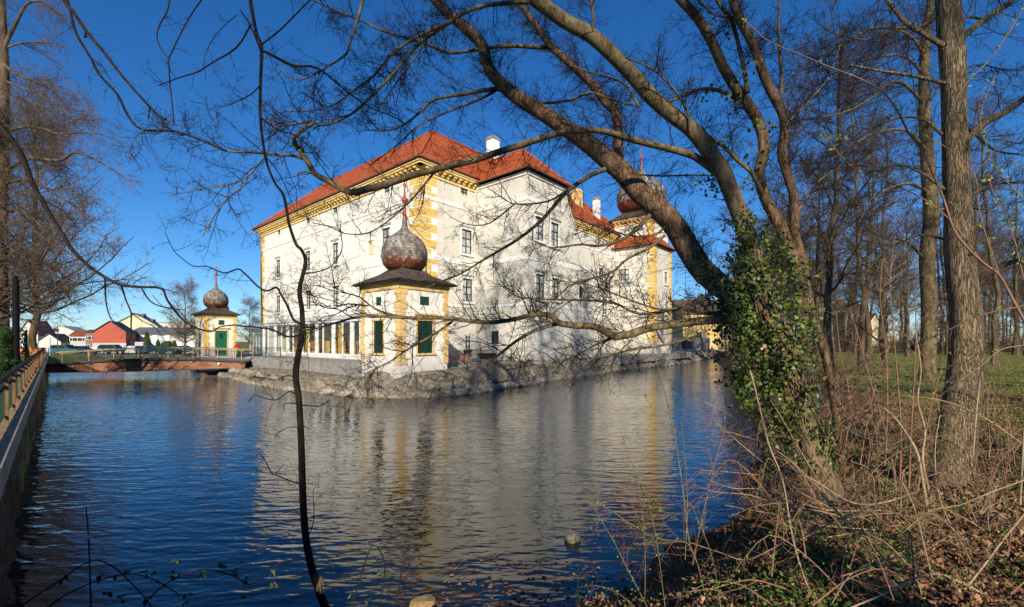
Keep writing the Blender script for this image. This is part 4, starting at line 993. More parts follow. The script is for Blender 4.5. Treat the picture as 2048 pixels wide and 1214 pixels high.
# ------------------------------------------------------------------ fences on the island
def fence(pts, zb, h, label, step=.13, post=2.0, pd=.06):
    c = Vector((*pts[0], zb)); f = empty('iron_fence', c, label, 'fence')
    for (ax, ay), (bx, by) in zip(pts[:-1], pts[1:]):
        a = Vector((ax, ay)); b = Vector((bx, by)); l = (b - a).length; n = max(1, round(l / post))
        for z in (.12, h - .1):
            mb = MB(); mb.bar((*a, zb + z), (*b, zb + z), .03); mb.build('rail', M['iron'], f)
        for i in range(n + 1):
            p = a + (b - a) * i / n; mb = MB(); mb.bar((*p, zb - .1), (*p, zb + h + .03), pd); mb.build('post', M['iron'], f)
        for i in range(n):
            mb = MB(); p0 = a + (b - a) * i / n; p1 = a + (b - a) * (i + 1) / n; m_ = int(l / n / step)
            for q in range(1, m_): p = p0 + (p1 - p0) * q / m_; mb.bar((*p, zb + .12), (*p, zb + h), .016)
            mb.build('picket_panel', M['iron'], f)
fence([(-4.15, 30.2), (-3.6, 32.8), (-0.05, 36.6)], -1.72, 1.08, 'black iron picket fence between the nearer pavilion and the castle wing')
fence([(-24.6, 41.6), (-23.1, 40.9), (-21.2, 39.9)], -1.55, 1.0, 'black iron picket fence beside the end of the footbridge')
# planters, bench, pots on the little terrace
def planter(x, y, z, l, w, h, rz, mat, label, name='planter', plants=True):
    r = empty(name, (x, y, z), label, 'planter', rz=rz)
    c = MB(); c.v = []; b0_ = .82
    vs = [(-l / 2 * b0_, -w / 2 * b0_, 0), (l / 2 * b0_, -w / 2 * b0_, 0), (l / 2 * b0_, w / 2 * b0_, 0), (-l / 2 * b0_, w / 2 * b0_, 0), (-l / 2, -w / 2, h), (l / 2, -w / 2, h), (l / 2, w / 2, h), (-l / 2, w / 2, h)]
    c.add(vs, [(3, 2, 1, 0), (0, 1, 5, 4), (1, 2, 6, 5), (2, 3, 7, 6), (3, 0, 4, 7), (4, 5, 6, 7)]); c.build('tub', mat, r, local=True)
    c = MB(); c.box(-l / 2 - .03, -w / 2 - .03, h - .06, l / 2 + .03, w / 2 + .03, h + .02); c.build('rim', mat, r, local=True)
    if plants:
        c = MB(); rr = random.Random(int(x * 10))
        for q in range(60):
            px, py = rr.uniform(-l / 2, l / 2), rr.uniform(-w / 2, w / 2); c.tube([(px, py, h), (px + rr.uniform(-.1, .1), py + rr.uniform(-.1, .1), h + rr.uniform(.1, .3))], [.008, .004], 3)
        c.build('stems', M['twig'], r, local=True)
p = at(922, 719, 37.0); planter(p.x, p.y, -1.66, 1.5, .5, .42, R(40), M['terracotta'], 'long terracotta planter behind the iron fence by the pavilion')
p = at(978, 712, 39.0); planter(p.x, p.y, -1.66, 2.1, .6, .55, R(48), M['bark_dark'], 'dark wooden planter against the castle wall behind the iron fence')
p = at(936, 702, 39.6); planter(p.x, p.y, -1.1, .8, .3, .22, R(48), M['iron'], 'small dark flower box below the castle side door', plants=True)

# ------------------------------------------------------------------ town beyond the bridge
def house(name, label, x0, x1, Y, ze_, zr_, zb=-2.4, depth=9, mat='housewhite', rmat='housetile', gable=True, ang=R(32), wins=(), base=None, zbase=None, cat='house', eo=.25):
    """front spans pixel columns x0..x1 at distance Y; gable: ridge runs away from the viewer"""
    a = at(x0, 0, Y); b = at(x1, 0, Y); w = (b.x - a.x) / (math.cos(ang) + abs((x0 + x1) / 2 - 1024) / F * math.sin(abs(ang))); r = empty(name, ((a.x + b.x) / 2, Y, zb), label, cat, rz=ang)
    h = w / 2; e_ = ze_ - zb; rd = zr_ - zb; c = MB()
    vs = [(-h, 0, -.3), (h, 0, -.3), (h, depth, -.3), (-h, depth, -.3), (-h, 0, e_), (h, 0, e_), (h, depth, e_), (-h, depth, e_)]
    c.add(vs, [(0, 1, 5, 4), (1, 2, 6, 5), (2, 3, 7, 6), (3, 0, 4, 7)])
    if gable:
        c.add([(-h, 0, e_), (h, 0, e_), (0, 0, rd)], [(0, 1, 2)]); c.add([(-h, depth, e_), (h, depth, e_), (0, depth, rd)], [(2, 1, 0)])
    else:
        c.add([(-h, 0, e_), (-h, depth, e_), (-h, depth / 2, rd)], [(0, 1, 2)]); c.add([(h, 0, e_), (h, depth, e_), (h, depth / 2, rd)], [(2, 1, 0)])
    c.build('wall', M[mat], r, local=True)
    c = MB(); o = eo; th = .16
    if gable:
        sl = (rd - e_) / h
        for s in (-1, 1):
            p = [(s * (h + o), -o, e_ - o * sl + .03), (s * (h + o), depth + o, e_ - o * sl + .03), (0, depth + o, rd + .03), (0, -o, rd + .03)]
            c.add(p + [(x, y, z + th) for x, y, z in p], [(0, 1, 2, 3), (7, 6, 5, 4), (0, 3, 7, 4), (1, 2, 6, 5), (0, 1, 5, 4)])
    else:
        sl = (rd - e_) / (depth / 2)
        for y_, s in ((-o, -1), (depth + o, 1)):
            p = [(-h - o, y_, e_ - o * sl + .03), (h + o, y_, e_ - o * sl + .03), (h + o, depth / 2, rd + .03), (-h - o, depth / 2, rd + .03)]
            c.add(p + [(x, y, z + th) for x, y, z in p], [(0, 1, 2, 3), (7, 6, 5, 4), (0, 3, 7, 4), (1, 2, 6, 5), (0, 1, 5, 4)])
    rf = c.build('roof', M[rmat], r, local=True)
    if base:
        c = MB(); c.box(-h - .06, -.06, -.2, h + .06, .0, zbase - zb); c.build('plinth', M[base], r, local=True)
    for (fx, z0, ww, hh) in wins:
        x = (fx - .5) * w; c = MB(); c.box(x - ww / 2 - .08, -.05, z0 - zb - .08, x + ww / 2 + .08, -.002, z0 - zb + hh + .08); wn = c.build('window', M['trim'], r, local=True)
        c = MB(); c.box(x - ww / 2, -.058, z0 - zb, x + ww / 2, -.051, z0 - zb + hh); c.build('pane', M['darkpane'], wn, local=True)
        c = MB(); c.box(x - .03, -.07, z0 - zb, x + .03, -.059, z0 - zb + hh); c.build('frame', M['trim'], wn, local=True)
    return r, rf, w
zY = lambda py, Y: (H0 - py) / F * Y
r, rf, w = house('red_barn', 'red gabled barn with a grey white base behind the parked cars', 186, 252, 92, zY(664, 92), zY(643, 92), depth=11, mat='redwall', rmat='brownroof', base='litgrey', zbase=zY(686, 92), cat='barn')
c = MB(); c.box(w / 2 + .3, 2, 1.1, w / 2 + 3.2, 3.4, 2.2); c.build('balcony', M['litgrey'], r, local=True)
r, rf, w = house('gabled_house', 'large cream gable house rising behind the red barn', 224, 316, 112, zY(652, 112), zY(627.5, 112), depth=16, mat='cream', rmat='greyroof')
for q, (fx, hh) in enumerate(((-.1, 1.0), (.1, .9), (.14, 1.3), (.28, .8), (.33, 1.1))):
    c = MB(); x = fx * w; z = (zY(627.5, 112) + 2.4) - abs(fx) * 2 * (zY(627.5, 112) - zY(652, 112)); c.box(x - .22, 3 + q, z - .5, x + .22, 3.5 + q, z + hh); c.build('chimney', M['greyroof'], rf, local=True)
r, rf, w = house('low_warehouse', 'long low building with grey roof and white bays behind the cars', 250, 396, 104, zY(670, 104), zY(655, 104), depth=12, mat='litgrey', rmat='greyroof', gable=False, cat='warehouse', ang=R(12))
for k in range(6):
    c = MB(); x = -w / 2 + w * (k + .5) / 6; c.box(x - .55, -.2, 0, x + .55, 0, zY(670, 104) + 2.4); c.build('bay_pier', M['white'], r, local=True)
    c = MB(); x = -w / 2 + w * (k + 1) / 6; 
    if k < 5: c.box(x - .35, -.06, 0, x + .35, .0, 2.6); c.build('doorway', M['signblue'], r, local=True)
house('flat_white_block', 'plain white flat topped block behind the long grey roof', 318, 392, 126, zY(646, 126), zY(644, 126), depth=14, mat='housewhite', rmat='litgrey', gable=False, cat='building')
house('white_house', 'white house with a wide pale roof furthest left among the trees', 36, 76, 104, zY(668, 104), zY(640, 104), depth=12, mat='housewhite', rmat='housetile', wins=[(.5, zY(690, 104), 1.6, 1.6)])
house('white_hall', 'broad white gabled hall behind the bare tree on the left', 70, 172, 122, zY(672, 122), zY(652, 122), depth=16, mat='housewhite', rmat='litgrey', wins=[(.25, zY(664, 122), 4.5, 1.0), (.75, zY(676, 122), 1.0, 1.1)], cat='hall')
house('grey_roof_shed', 'low white shed with a dark grey gable roof left of the bridge', 73, 122, 96, zY(684, 96), zY(668, 96), depth=10, mat='housewhite', rmat='brownroof', cat='shed')
house('red_roof_house', 'pale house with a strip of red roof and three small windows', 140, 171, 100, zY(672, 100), zY(663, 100), depth=9, mat='litgrey', rmat='tile', gable=False, wins=[(.16, zY(682, 100), .8, .7), (.5, zY(682, 100), .8, .7), (.8, zY(682, 100), .8, .7)])
house('brown_house', 'brown house with dark windows squeezed beside the red barn', 171, 187, 98, zY(665, 98), zY(660, 98), depth=9, mat='housebrown', rmat='brownroof', gable=False, wins=[(.3, zY(679, 98), .6, .7), (.75, zY(679, 98), .6, .7), (.3, zY(695, 98), .6, .7)])
# houses glimpsed behind the wood on the right
r, rf, w = house('yellow_gatehouse', 'yellow orange house with a brown tiled roof behind the ivy covered tree', 1366, 1512, 96, zY(628, 96), zY(596, 96), zb=-1.9, depth=12, mat='ochre', rmat='brownroof', gable=False, ang=0, wins=[(.1, zY(650, 96), 1, 1.6), (.38, zY(650, 96), 1, 1.6), (.66, zY(650, 96), 1, 1.6), (.9, zY(650, 96), 1, 1.6), (.22, zY(680, 96), 1.1, 1.8), (.55, zY(680, 96), 1.1, 1.8)])
house('garden_wall', 'weathered low wall with a dark doorway at the far end of the moat', 1340, 1420, 88, zY(678, 88), zY(677.5, 88), zb=-2.0, depth=.6, mat='concrete', rmat='concrete', gable=False, wins=[(.42, zY(698, 88), 2.2, 1.7)], cat='wall', eo=.05, ang=0)
house('cottage', 'small cream cottage with a dark roof glimpsed between the wood trunks', 1742, 1757, 120, zY(640, 120), zY(628, 120), zb=-1.7, depth=8, mat='cream', rmat='brownroof', ang=0)
r, rf, w = house('chimney_house', 'dark roofed house with a red chimney glimpsed through the wood', 1690, 1740, 118, zY(626, 118), zY(604, 118), zb=-1.7, depth=10, mat='housebrown', rmat='brownroof', gable=False, ang=0)
c = MB(); c.box(-2.4, 3.6, 9.5, -.9, 5.0, 13.2); c.build('chimney', M['redwall'], rf, local=True)

# cars
def car(x, y, z, rz, colour, label, kind='wagon', L_=4.4, W_=1.78, H_=1.5):
    r = empty('parked_car', (x, y, z), label, 'car', 'cars parked beyond the bridge', rz=rz)
    if kind == 'suv': prof = [(-.5, .28), (-.5, .62), (-.47, .92), (-.40, 1.0), (-.34, 1.52 / H_ * 1.0), (.10, 1.0 * 1.02), (.24, .66), (.47, .58), (.5, .45), (.5, .22)]
    prof = {'suv': [(-.5, .2), (-.5, .58), (-.46, .93), (-.36, 1.0), (.06, 1.0), (.20, .66), (.45, .60), (.5, .5), (.5, .2)],
            'wagon': [(-.5, .2), (-.5, .55), (-.45, .66), (-.36, .95), (-.28, 1.0), (.02, 1.0), (.20, .66), (.44, .56), (.5, .45), (.5, .2)],
            'van': [(-.5, .18), (-.5, .9), (-.47, 1.0), (.12, 1.0), (.30, .62), (.46, .52), (.5, .42), (.5, .18)]}[kind]
    c = MB(); n = len(prof); hw = W_ / 2
    def wid(z): return hw * (1 if z < .62 else 1 - .16 * (z - .62) / .38)
    vs = [(px * L_, -wid(pz), pz * H_) for px, pz in prof] + [(px * L_, wid(pz), pz * H_) for px, pz in prof]
    c.add(vs, [tuple(range(n)), tuple(range(n, 2 * n))[::-1]] + [(i, n + i, n + (i + 1) % n, (i + 1) % n) for i in range(n)])
    body = c.build('body', paint('car_paint', colour), r, local=True)
    bv = body.modifiers.new('bevel', 'BEVEL'); bv.width = .05; bv.segments = 2
    x0, x1 = prof[1][0] * L_ * .86, .16 * L_
    for s in (-1, 1):
        c = MB(); zt, zb_ = .94 * H_, .66 * H_
        for (a, b) in ((x0, -.16 * L_), (-.14 * L_, .02 * L_)):
            q = [(a, s * (wid(.66) + .012), zb_), (b + (.1 * L_ if b > 0 else 0), s * (wid(.66) + .012), zb_), (b, s * (wid(.94) + .012), zt), (a + .1, s * (wid(.94) + .012), zt)]
            c.add(q, [(0, 1, 2, 3)])
        c.build('side_window', M['carglass'], r, local=True)
        c = MB(); c.box(.485 * L_, s * .62 * hw - .15, .42 * H_, .505 * L_, s * .62 * hw + .15, .52 * H_); c.build('headlight', M['lamp_glass'], r, local=True)
        c = MB(); c.box(-.508 * L_, s * .78 * hw - .1, .46 * H_, -.49 * L_, s * .78 * hw + .1, .62 * H_); c.build('tail_light', M['redwall'], r, local=True)
        for wx in (-.31, .31):
            c = MB(); c.lathe((0, 0, 0), [(.20, -.10), (.30, -.11), (.33, -.07), (.33, .07), (.30, .11), (.20, .10)], 20); c.v = [(a + wx * L_, b2 + s * (hw - .08), d2 + .33) for a, d2, b2 in c.v]
            wh = c.build('wheel', M['tyre'], r, True, local=True)
            c = MB(); c.lathe((0, 0, 0), [(.05, -.118), (.20, -.112), (.20, .112), (.05, .118)], 12); c.v = [(a + wx * L_, b2 + s * (hw - .08), d2 + .33) for a, d2, b2 in c.v]; c.build('rim', M['rim'], wh, local=True)
    c = MB(); i0 = next(i for i, p in enumerate(prof) if p[0] > 0 and p[1] == 1.0)
    (ax, az), (bx, bz_) = prof[i0], prof[i0 + 1]
    c.add([(ax * L_ + .06, -wid(1) * .93, az * H_ - .03), (ax * L_ + .06, wid(1) * .93, az * H_ - .03), (bx * L_ + .015, wid(.66) * .93, bz_ * H_ + .02), (bx * L_ + .015, -wid(.66) * .93, bz_ * H_ + .02)], [(0, 1, 2, 3)]); c.build('windscreen', M['carglass'], r, local=True)
    return r
ZP = -2.36
for px, Y, rz, cl, lab, kd in [(165, 76, 8, (.006, .03, .022), 'dark green estate car in front of the red barn, leftmost of the parked cars', 'wagon'),
                        (229, 78, 12, (.008, .035, .028), 'dark green off-road car with boxy roof, second parked car from the left', 'suv'),
                        (258, 82, 20, (.012, .03, .03), 'dark hatchback tucked between the boxy off-road car and the pale van', 'wagon'),
                        (276, 79, 100, (.50, .50, .47), 'pale silver car seen from behind between two dark cars', 'van'),
                        (306, 82, 60, (.05, .10, .22), 'small blue car half hidden by the dark saloon', 'wagon'),
                        (332, 78, 3, (.006, .04, .032), 'long dark green saloon parked before the clipped bushes', 'wagon'),
                        (372, 80, 10, (.01, .07, .05), 'green car behind the railing next to the far pavilion', 'wagon'),
                        (134, 74, 5, (.03, .10, .09), 'teal car half hidden by the left end of the bridge railing', 'suv')]:
    p = at(px, 0, Y); car(p.x, Y, ZP, R(rz), cl, lab, kd, H_=1.72 if kd == 'suv' else 1.5)
# low white wall behind the cars
mb = MB(); mb.box(-86, 86, -2.4, -62, 86.3, -1.3); tag(mb.build('boundary_wall', M['trim']), 'low white wall running behind the parked cars', 'wall')

# lamp post, signs and small street things
p = at(32, 0, 20.0)
r = empty('lamp_post', (p.x, p.y, -1.45), 'slim black lamp post standing beside the hedge on the left', 'lamp post')
c = MB(); c.lathe((p.x, p.y, -1.5), [(.17, 0), (.17, .6), (.125, .7), (.11, 4.3), (.09, 4.35)], 14); c.build('pole', M['blackpole'], r, True)
c = MB(); c.lathe((p.x, p.y, 2.84), [(.03, 0), (.075, .03), (.075, .12), (.03, .16)], 12); c.build('cap', M['blackpole'], r, True)
def post(px, py0, py1, Y, rad, mat, name, label, cat, zb=-2.4):
    p = at(px, py0, Y); c = MB(); c.lathe((p.x, p.y, zb), [(rad * 1.3, 0), (rad, .3), (rad * .8, p.z - zb), (rad * .5, p.z - zb + .05)], 10)
    return tag(c.build(name, mat, None, True), label, cat)
post(75, 628, 0, 52, .09, M['rim'], 'flag_pole', 'thin white metal pole beside the bare tree at the wall', 'pole')
post(100, 676, 0, 60, .08, M['signblue'], 'blue_post', 'pale blue post in front of the grey roofed shed', 'post')
post(115, 650, 0, 60, .05, M['iron'], 'street_pole', 'thin dark street pole left of the footbridge', 'pole')
p = at(54, 0, 46); r = empty('info_board', (p.x, 46, -1.5), 'white information board between the hedge and the bare tree', 'sign')
c = MB(); c.box(p.x - .62, 46, -.75, p.x + .62, 46.06, .55); c.build('panel', M['white'], r)
c = MB()
for k in range(5): c.box(p.x - .48, 45.985, .3 - k * .2, p.x + .48 - .15 * (k % 2), 45.998, .38 - k * .2)
c.build('text_lines', M['signblue'], r)
for s in (-1, 1): c = MB(); c.box(p.x + s * .5 - .04, 46.07, -1.7, p.x + s * .5 + .04, 46.13, .5); c.build('post', M['rim'], r)
p = at(49, 0, 30); r = empty('bench', (p.x, 30, -1.45), 'orange slatted bench behind the moat railing', 'bench', rz=R(30))
for k in range(4): c = MB(); c.box(-.95, -.25 + k * .14, .44, .95, -.14 + k * .14, .48); c.build('seat_slat', M['orange'], r, local=True)
for k in range(3): c = MB(); c.box(-.95, .32 + k * .02, .58 + k * .14, .95, .35 + k * .02, .69 + k * .14); c.build('back_slat', M['orange'], r, local=True)
for s in (-.8, .8): c = MB(); c.box(s - .04, -.25, 0, s + .04, .32, .44); c.box(s - .03, .32, 0, s + .03, .36, 1.0); c.build('leg', M['iron'], r, local=True)

# two parked bicycles by the bridge end
def bicycle(x, y, z, rz, label):
    r = empty('bicycle', (x, y, z), label, 'bicycle', rz=rz)
    for wx in (-.52, .52):
        c = MB(); pts = [(wx + .33 * math.cos(a), 0, .34 + .33 * math.sin(a)) for a in np.linspace(0, math.tau, 25)]; c.tube(pts, [.02] * 25, 6); w = c.build('wheel', M['tyre'], r, local=True)
        c = MB()
        for a in np.linspace(0, math.pi, 8)[:-1]: c.bar((wx - .32 * math.cos(a), 0, .34 - .32 * math.sin(a)), (wx + .32 * math.cos(a), 0, .34 + .32 * math.sin(a)), .005)
        c.build('spokes', M['rim'], w, local=True)
    c = MB()
    for a, b in (((-.52, 0, .34), (-.12, 0, .32)), ((-.12, 0, .32), (-.22, 0, .85)), ((-.52, 0, .34), (-.2, 0, .78)), ((-.12, 0, .32), (.38, 0, .8)), ((-.2, 0, .78), (.38, 0, .82)), ((.52, 0, .34), (.36, 0, .95))): c.tube([a, b], [.02, .02], 6)
    c.build('frame', M['signblue'], r, local=True)
    c = MB(); c.tube([(.30, -.28, .98), (.38, 0, .97), (.30, .28, .98)], [.015] * 3, 6); c.build('handlebar', M['iron'], r, local=True)
    c = MB(); c.box(-.36, -.07, .86, -.1, .07, .91); c.build('saddle', M['tyre'], r, local=True)
pA = Vector(wp(39.5, -1.6)); bicycle(pA.x, pA.y, -1.4, R(20), 'bicycle leaning at the left end of the footbridge, nearer of two')
pA = Vector(wp(41.5, -2.6)); bicycle(pA.x, pA.y, -1.4, R(35), 'bicycle parked behind the other one at the left end of the footbridge')

# hedges and clipped conifers: many small leaf faces over a clipped body
def leaves(mb, pts, nrm, size, rnd, fold=.3, jit=.9):
    pts = np.asarray(pts); n = len(pts); nrm = np.asarray(nrm) + rnd.normal(size=(n, 3)) * jit; nrm /= np.linalg.norm(nrm, axis=1, keepdims=True) + 1e-9
    t = rnd.normal(size=(n, 3)); t -= (t * nrm).sum(1, keepdims=True) * nrm; t /= np.linalg.norm(t, axis=1, keepdims=True) + 1e-9
    b = np.cross(nrm, t); s = size * rnd.uniform(.6, 1.3, (n, 1))
    v0 = pts - t * s * .5; v2_ = pts + t * s * .5; v1 = pts + b * s * .34 + nrm * s * fold * .3; v3 = pts - b * s * .34 + nrm * s * fold * .3
    V = np.stack([v0, v1, v2_, v3], 1).reshape(-1, 3); k = len(mb.v)
    mb.v += [tuple(q) for q in V]; mb.f += [(k + 4 * i, k + 4 * i + 1, k + 4 * i + 2, k + 4 * i + 3) for i in range(n)]
def clipped(name, label, cat, c, rx, ry, h, n, size, shape='box', seed=1, group=None):
    rn = np.random.default_rng(seed); u = rn.uniform(-1, 1, n); w = rn.uniform(0, 1, n); th = rn.uniform(0, math.tau, n)
    if shape == 'cone': rad = np.minimum(1, 1.25 * (1 - w) ** .55) * np.where(w < .1, .8 + w * 2, 1)
    elif shape == 'ball': rad = np.sqrt(np.clip(1 - (2 * w - 1) ** 2, 0, 1)) 
    else: rad = np.where(w > .93, rn.uniform(0, 1, n), 1) * (1 - .12 * w)
    q = .9 + .2 * vnoise(th * 2 + 9, w * 6, 1.0, seed)
    X_ = np.sign(np.cos(th)) * np.abs(np.cos(th)) ** (.5 if shape == 'box' else 1) * rx * rad * q; Y_ = np.sign(np.sin(th)) * np.abs(np.sin(th)) ** (.5 if shape == 'box' else 1) * ry * rad * q
    P = np.column_stack([X_, Y_, w * h]); nr = np.column_stack([np.cos(th), np.sin(th), w * 1.2 - .3]); mb = MB(); leaves(mb, P, nr, size, rn)
    r = empty(name, c, label, cat, group); mb.build('foliage', M['hedge'], r, local=True)
    c2 = MB(); pr = []
    for k in range(9):
        w_ = k / 8; f = {'cone': min(1, 1.25 * (1 - w_) ** .55), 'ball': math.sqrt(max(0, 1 - (2 * w_ - 1) ** 2)), 'box': 1 - .12 * w_}[shape]; pr.append((max(.02, f * .8), w_ * h * .94))
    c2.lathe((0, 0, 0), pr, 16); c2.v = [(x * rx, y * ry, z) for x, y, z in c2.v]; c2.build('inner_growth', M['hedge'], r, local=True); return r
p = at(12, 0, 20); clipped('clipped_hedge', 'tall rounded dark green hedge beside the lamp post', 'hedge', (p.x - .1, p.y, -1.5), .62, .7, 2.15, 9000, .07, 'box', 3)
p = at(0, 0, 17); clipped('clipped_hedge', 'low light green hedge in front of the tall one at the left edge', 'hedge', (p.x - .2, p.y, -1.5), .6, .6, .75, 5000, .06, 'box', 4)
p = at(40, 0, 30.0); clipped('clipped_hedge', 'dark low shrub behind the lamp post above the railing', 'hedge', (p.x - .9, p.y, -1.5), .6, .6, 1.3, 3000, .07, 'ball', 5)
for px, Y, rx, h, sh, lab in ((294, 97, .65, 4.0, 'cone', 'tall narrow clipped conifer before the white bays'), (316, 97, .45, 2.2, 'cone', 'short narrow conifer between the tall one and the round bush'), (335, 97, 1.15, 1.9, 'ball', 'wide round clipped bush before the white bays'), (349, 97, .45, 2.0, 'cone', 'short narrow conifer right of the round bush')):
    p = at(px, 0, Y); clipped('clipped_conifer' if sh == 'cone' else 'round_bush', lab, 'shrub', (p.x, Y, -1.9), rx, rx, h, 1500, .22, sh, int(px))

# ------------------------------------------------------------------ person in a red jacket
def skin_mesh(name, verts, edges, radii, mat, parent, sub=2, root=0):
    me = bpy.data.meshes.new(name); me.from_pydata(verts, edges, []); me.update(); me.materials.append(mat)
    o = bpy.data.objects.new(name, me); col.objects.link(o); o.parent = parent; ROOT[o.name] = ROOT.get(parent.name, Vector((0, 0, 0)))
    md = o.modifiers.new('skin', 'SKIN'); md.use_smooth_shade = True; sv = me.skin_vertices[0].data
    for i, rr in enumerate(radii): sv[i].radius = (rr, rr) if not isinstance(rr, tuple) else rr; sv[i].use_root = (i == root)
    s = o.modifiers.new('sub', 'SUBSURF'); s.levels = sub; s.render_levels = sub
    return o
pp = at(478, 0, 47.0)
per = empty('person', (pp.x, 47.0, -1.84), 'person in a red jacket bending forward over the bridge railing by the pavilion', 'person', rz=R(-12))
# leans forward to the left (-x), forearms on the rail
V_ = [(0, 0, .95), (-.05, 0, 1.12), (-.16, 0, 1.30), (-.26, 0, 1.42), (-.33, 0, 1.50), (-.40, 0, 1.58), (-.42, 0, 1.68),
      (.02, .10, .92), (.0, .11, .50), (.04, .11, .09), (-.10, .12, .04), (.02, -.10, .92), (.06, -.11, .50), (.10, -.11, .09), (-.04, -.12, .04),
      (-.24, .19, 1.40), (-.38, .24, 1.18), (-.58, .18, 1.10), (-.66, .16, 1.10), (-.24, -.19, 1.40), (-.38, -.24, 1.18), (-.58, -.18, 1.10), (-.66, -.16, 1.10)]
E_ = [(0, 1), (1, 2), (2, 3), (3, 4), (4, 5), (5, 6), (0, 7), (7, 8), (8, 9), (9, 10), (0, 11), (11, 12), (12, 13), (13, 14), (3, 15), (15, 16), (16, 17), (17, 18), (3, 19), (19, 20), (20, 21), (21, 22)]
R_ = [.14, .13, .15, .13, .055, .09, .085, .095, .065, .045, .04, .095, .065, .045, .04, .065, .05, .035, .035, .065, .05, .035, .035]
body_ = skin_mesh('body', V_, E_, R_, M['skin'], per)
skin_mesh('jacket', [V_[i] for i in (0, 1, 2, 3)] + [V_[i] for i in (15, 16, 17, 19, 20, 21)], [(0, 1), (1, 2), (2, 3), (3, 4), (4, 5), (5, 6), (3, 7), (7, 8), (8, 9)], [.18, .17, .185, .16, .095, .075, .058, .095, .075, .058], M['jacket'], per)
skin_mesh('trousers', [V_[i] for i in (0, 7, 8, 9, 11, 12, 13)], [(0, 1), (1, 2), (2, 3), (0, 4), (4, 5), (5, 6)], [.155, .115, .085, .07, .115, .085, .07], M['trousers'], per)
skin_mesh('hair', [(-.36, 0, 1.62), (-.40, 0, 1.70), (-.44, 0, 1.74)], [(0, 1), (1, 2)], [.09, .098, .07], M['hair'], per)
mb = MB(); mb.obox((-.505, 0, 1.615), (.02, 0, 0), (0, .014, 0), (0, 0, .025)); mb.build('nose', M['skin'], per, local=True)
# ------------------------------------------------------------------ trees
TR = np.random.default_rng(21)
def catmull(P, sub):
    P = np.asarray(P, dtype=float); Q = np.vstack([2 * P[0] - P[1], P, 2 * P[-1] - P[-2]]); out = []
    for i in range(1, len(Q) - 2):
        for k in range(sub):
            t = k / sub; out.append(.5 * ((2 * Q[i]) + (-Q[i - 1] + Q[i + 1]) * t + (2 * Q[i - 1] - 5 * Q[i] + 4 * Q[i + 1] - Q[i + 2]) * t * t + (-Q[i - 1] + 3 * Q[i] - 3 * Q[i + 1] + Q[i + 2]) * t ** 3))
    out.append(Q[-2]); return np.array(out)
WS = [1.0]
def limb(pts, d0, d1=None, w0=None, w1=None, sub=3, wob=0.0):
    """pts (px, py[, width px]) -> world polyline and radii; depth runs d0..d1 along it"""
    d1 = d0 if d1 is None else d1; n = len(pts)
    L_ = np.concatenate([[0], np.cumsum([math.hypot(pts[i + 1][0] - pts[i][0], pts[i + 1][1] - pts[i][1]) for i in range(n - 1)])]); L_ /= L_[-1]
    A = []
    for i, p in enumerate(pts):
        Y_ = d0 + (d1 - d0) * L_[i] + (wob * math.sin(i * 1.9 + p[0]) if 0 < i < n - 1 else 0)
        w = p[2] if len(p) > 2 else w0 + (w1 - w0) * L_[i]
        A.append([*at(p[0], p[1], Y_), w / 2 * Y_ / F])
    A = catmull(A, sub); return A[:, :3].astype(np.float32), np.maximum(A[:, 3] * WS[0], .0012).astype(np.float32)
def resamp(P, Rr, n):
    d = np.concatenate([[0], np.cumsum(np.linalg.norm(np.diff(P, axis=0), axis=1))]); t = np.linspace(0, d[-1], n)
    return np.stack([np.interp(t, d, P[:, k]) for k in range(3)], 1), np.interp(t, d, Rr), d[-1]
def sprout(P, Rr, m, L, npts=5, rf=0.5, r0=None, ang=(35, 75), up=0.15, wob=0.35, t0=0.05, t1=1.0, taper=0.35, rmin=0.0015, lenfall=0.5, rng=TR, weight=None, bias=None, rmax=1.0):
    """P (n,p,3) parents; m children in all. Returns (m,npts,3), (m,npts)"""
    n, p, _ = P.shape
    idx = rng.choice(n, m, p=weight) if weight is not None else rng.integers(0, n, m)
    t = rng.uniform(t0, t1, m); f = t * (p - 1); i = np.minimum(f.astype(int), p - 2); w = (f - i)[:, None]
    s = P[idx, i] * (1 - w) + P[idx, i + 1] * w; T = P[idx, i + 1] - P[idx, i]; T /= np.linalg.norm(T, axis=1, keepdims=True) + 1e-9
    pr = Rr[idx, i] * (1 - w[:, 0]) + Rr[idx, i + 1] * w[:, 0]
    q = rng.normal(size=(m, 3)); 
    if bias is not None: q += np.array(bias)
    q -= (q * T).sum(1, keepdims=True) * T; q /= np.linalg.norm(q, axis=1, keepdims=True) + 1e-9
    a = np.radians(rng.uniform(*ang, m))[:, None]; D = T * np.cos(a) + q * np.sin(a)
    ln = (rng.uniform(L[0], L[1], m) * (1 - lenfall * t))[:, None]; step = ln / (npts - 1)
    out = np.empty((m, npts, 3)); out[:, 0] = s; sg = 1.0
    zig = rng.normal(size=(m, 3)); zig -= (zig * D).sum(1, keepdims=True) * D; zig /= np.linalg.norm(zig, axis=1, keepdims=True) + 1e-9
    for k in range(1, npts):
        D = D + rng.normal(size=(m, 3)) * wob * .35 + np.array([0, 0, up]) * .35 + zig * sg * wob * .55; sg = -sg
        D /= np.linalg.norm(D, axis=1, keepdims=True); out[:, k] = out[:, k - 1] + D * step
    r = np.minimum(pr * rf, rmax) if r0 is None else np.minimum(pr * .8, rng.uniform(r0[0], r0[1], m))
    r = np.maximum(r, rmin); R2 = r[:, None] * np.linspace(1, taper, npts)[None, :]
    return out.astype(np.float32), np.maximum(R2, rmin * .6).astype(np.float32)

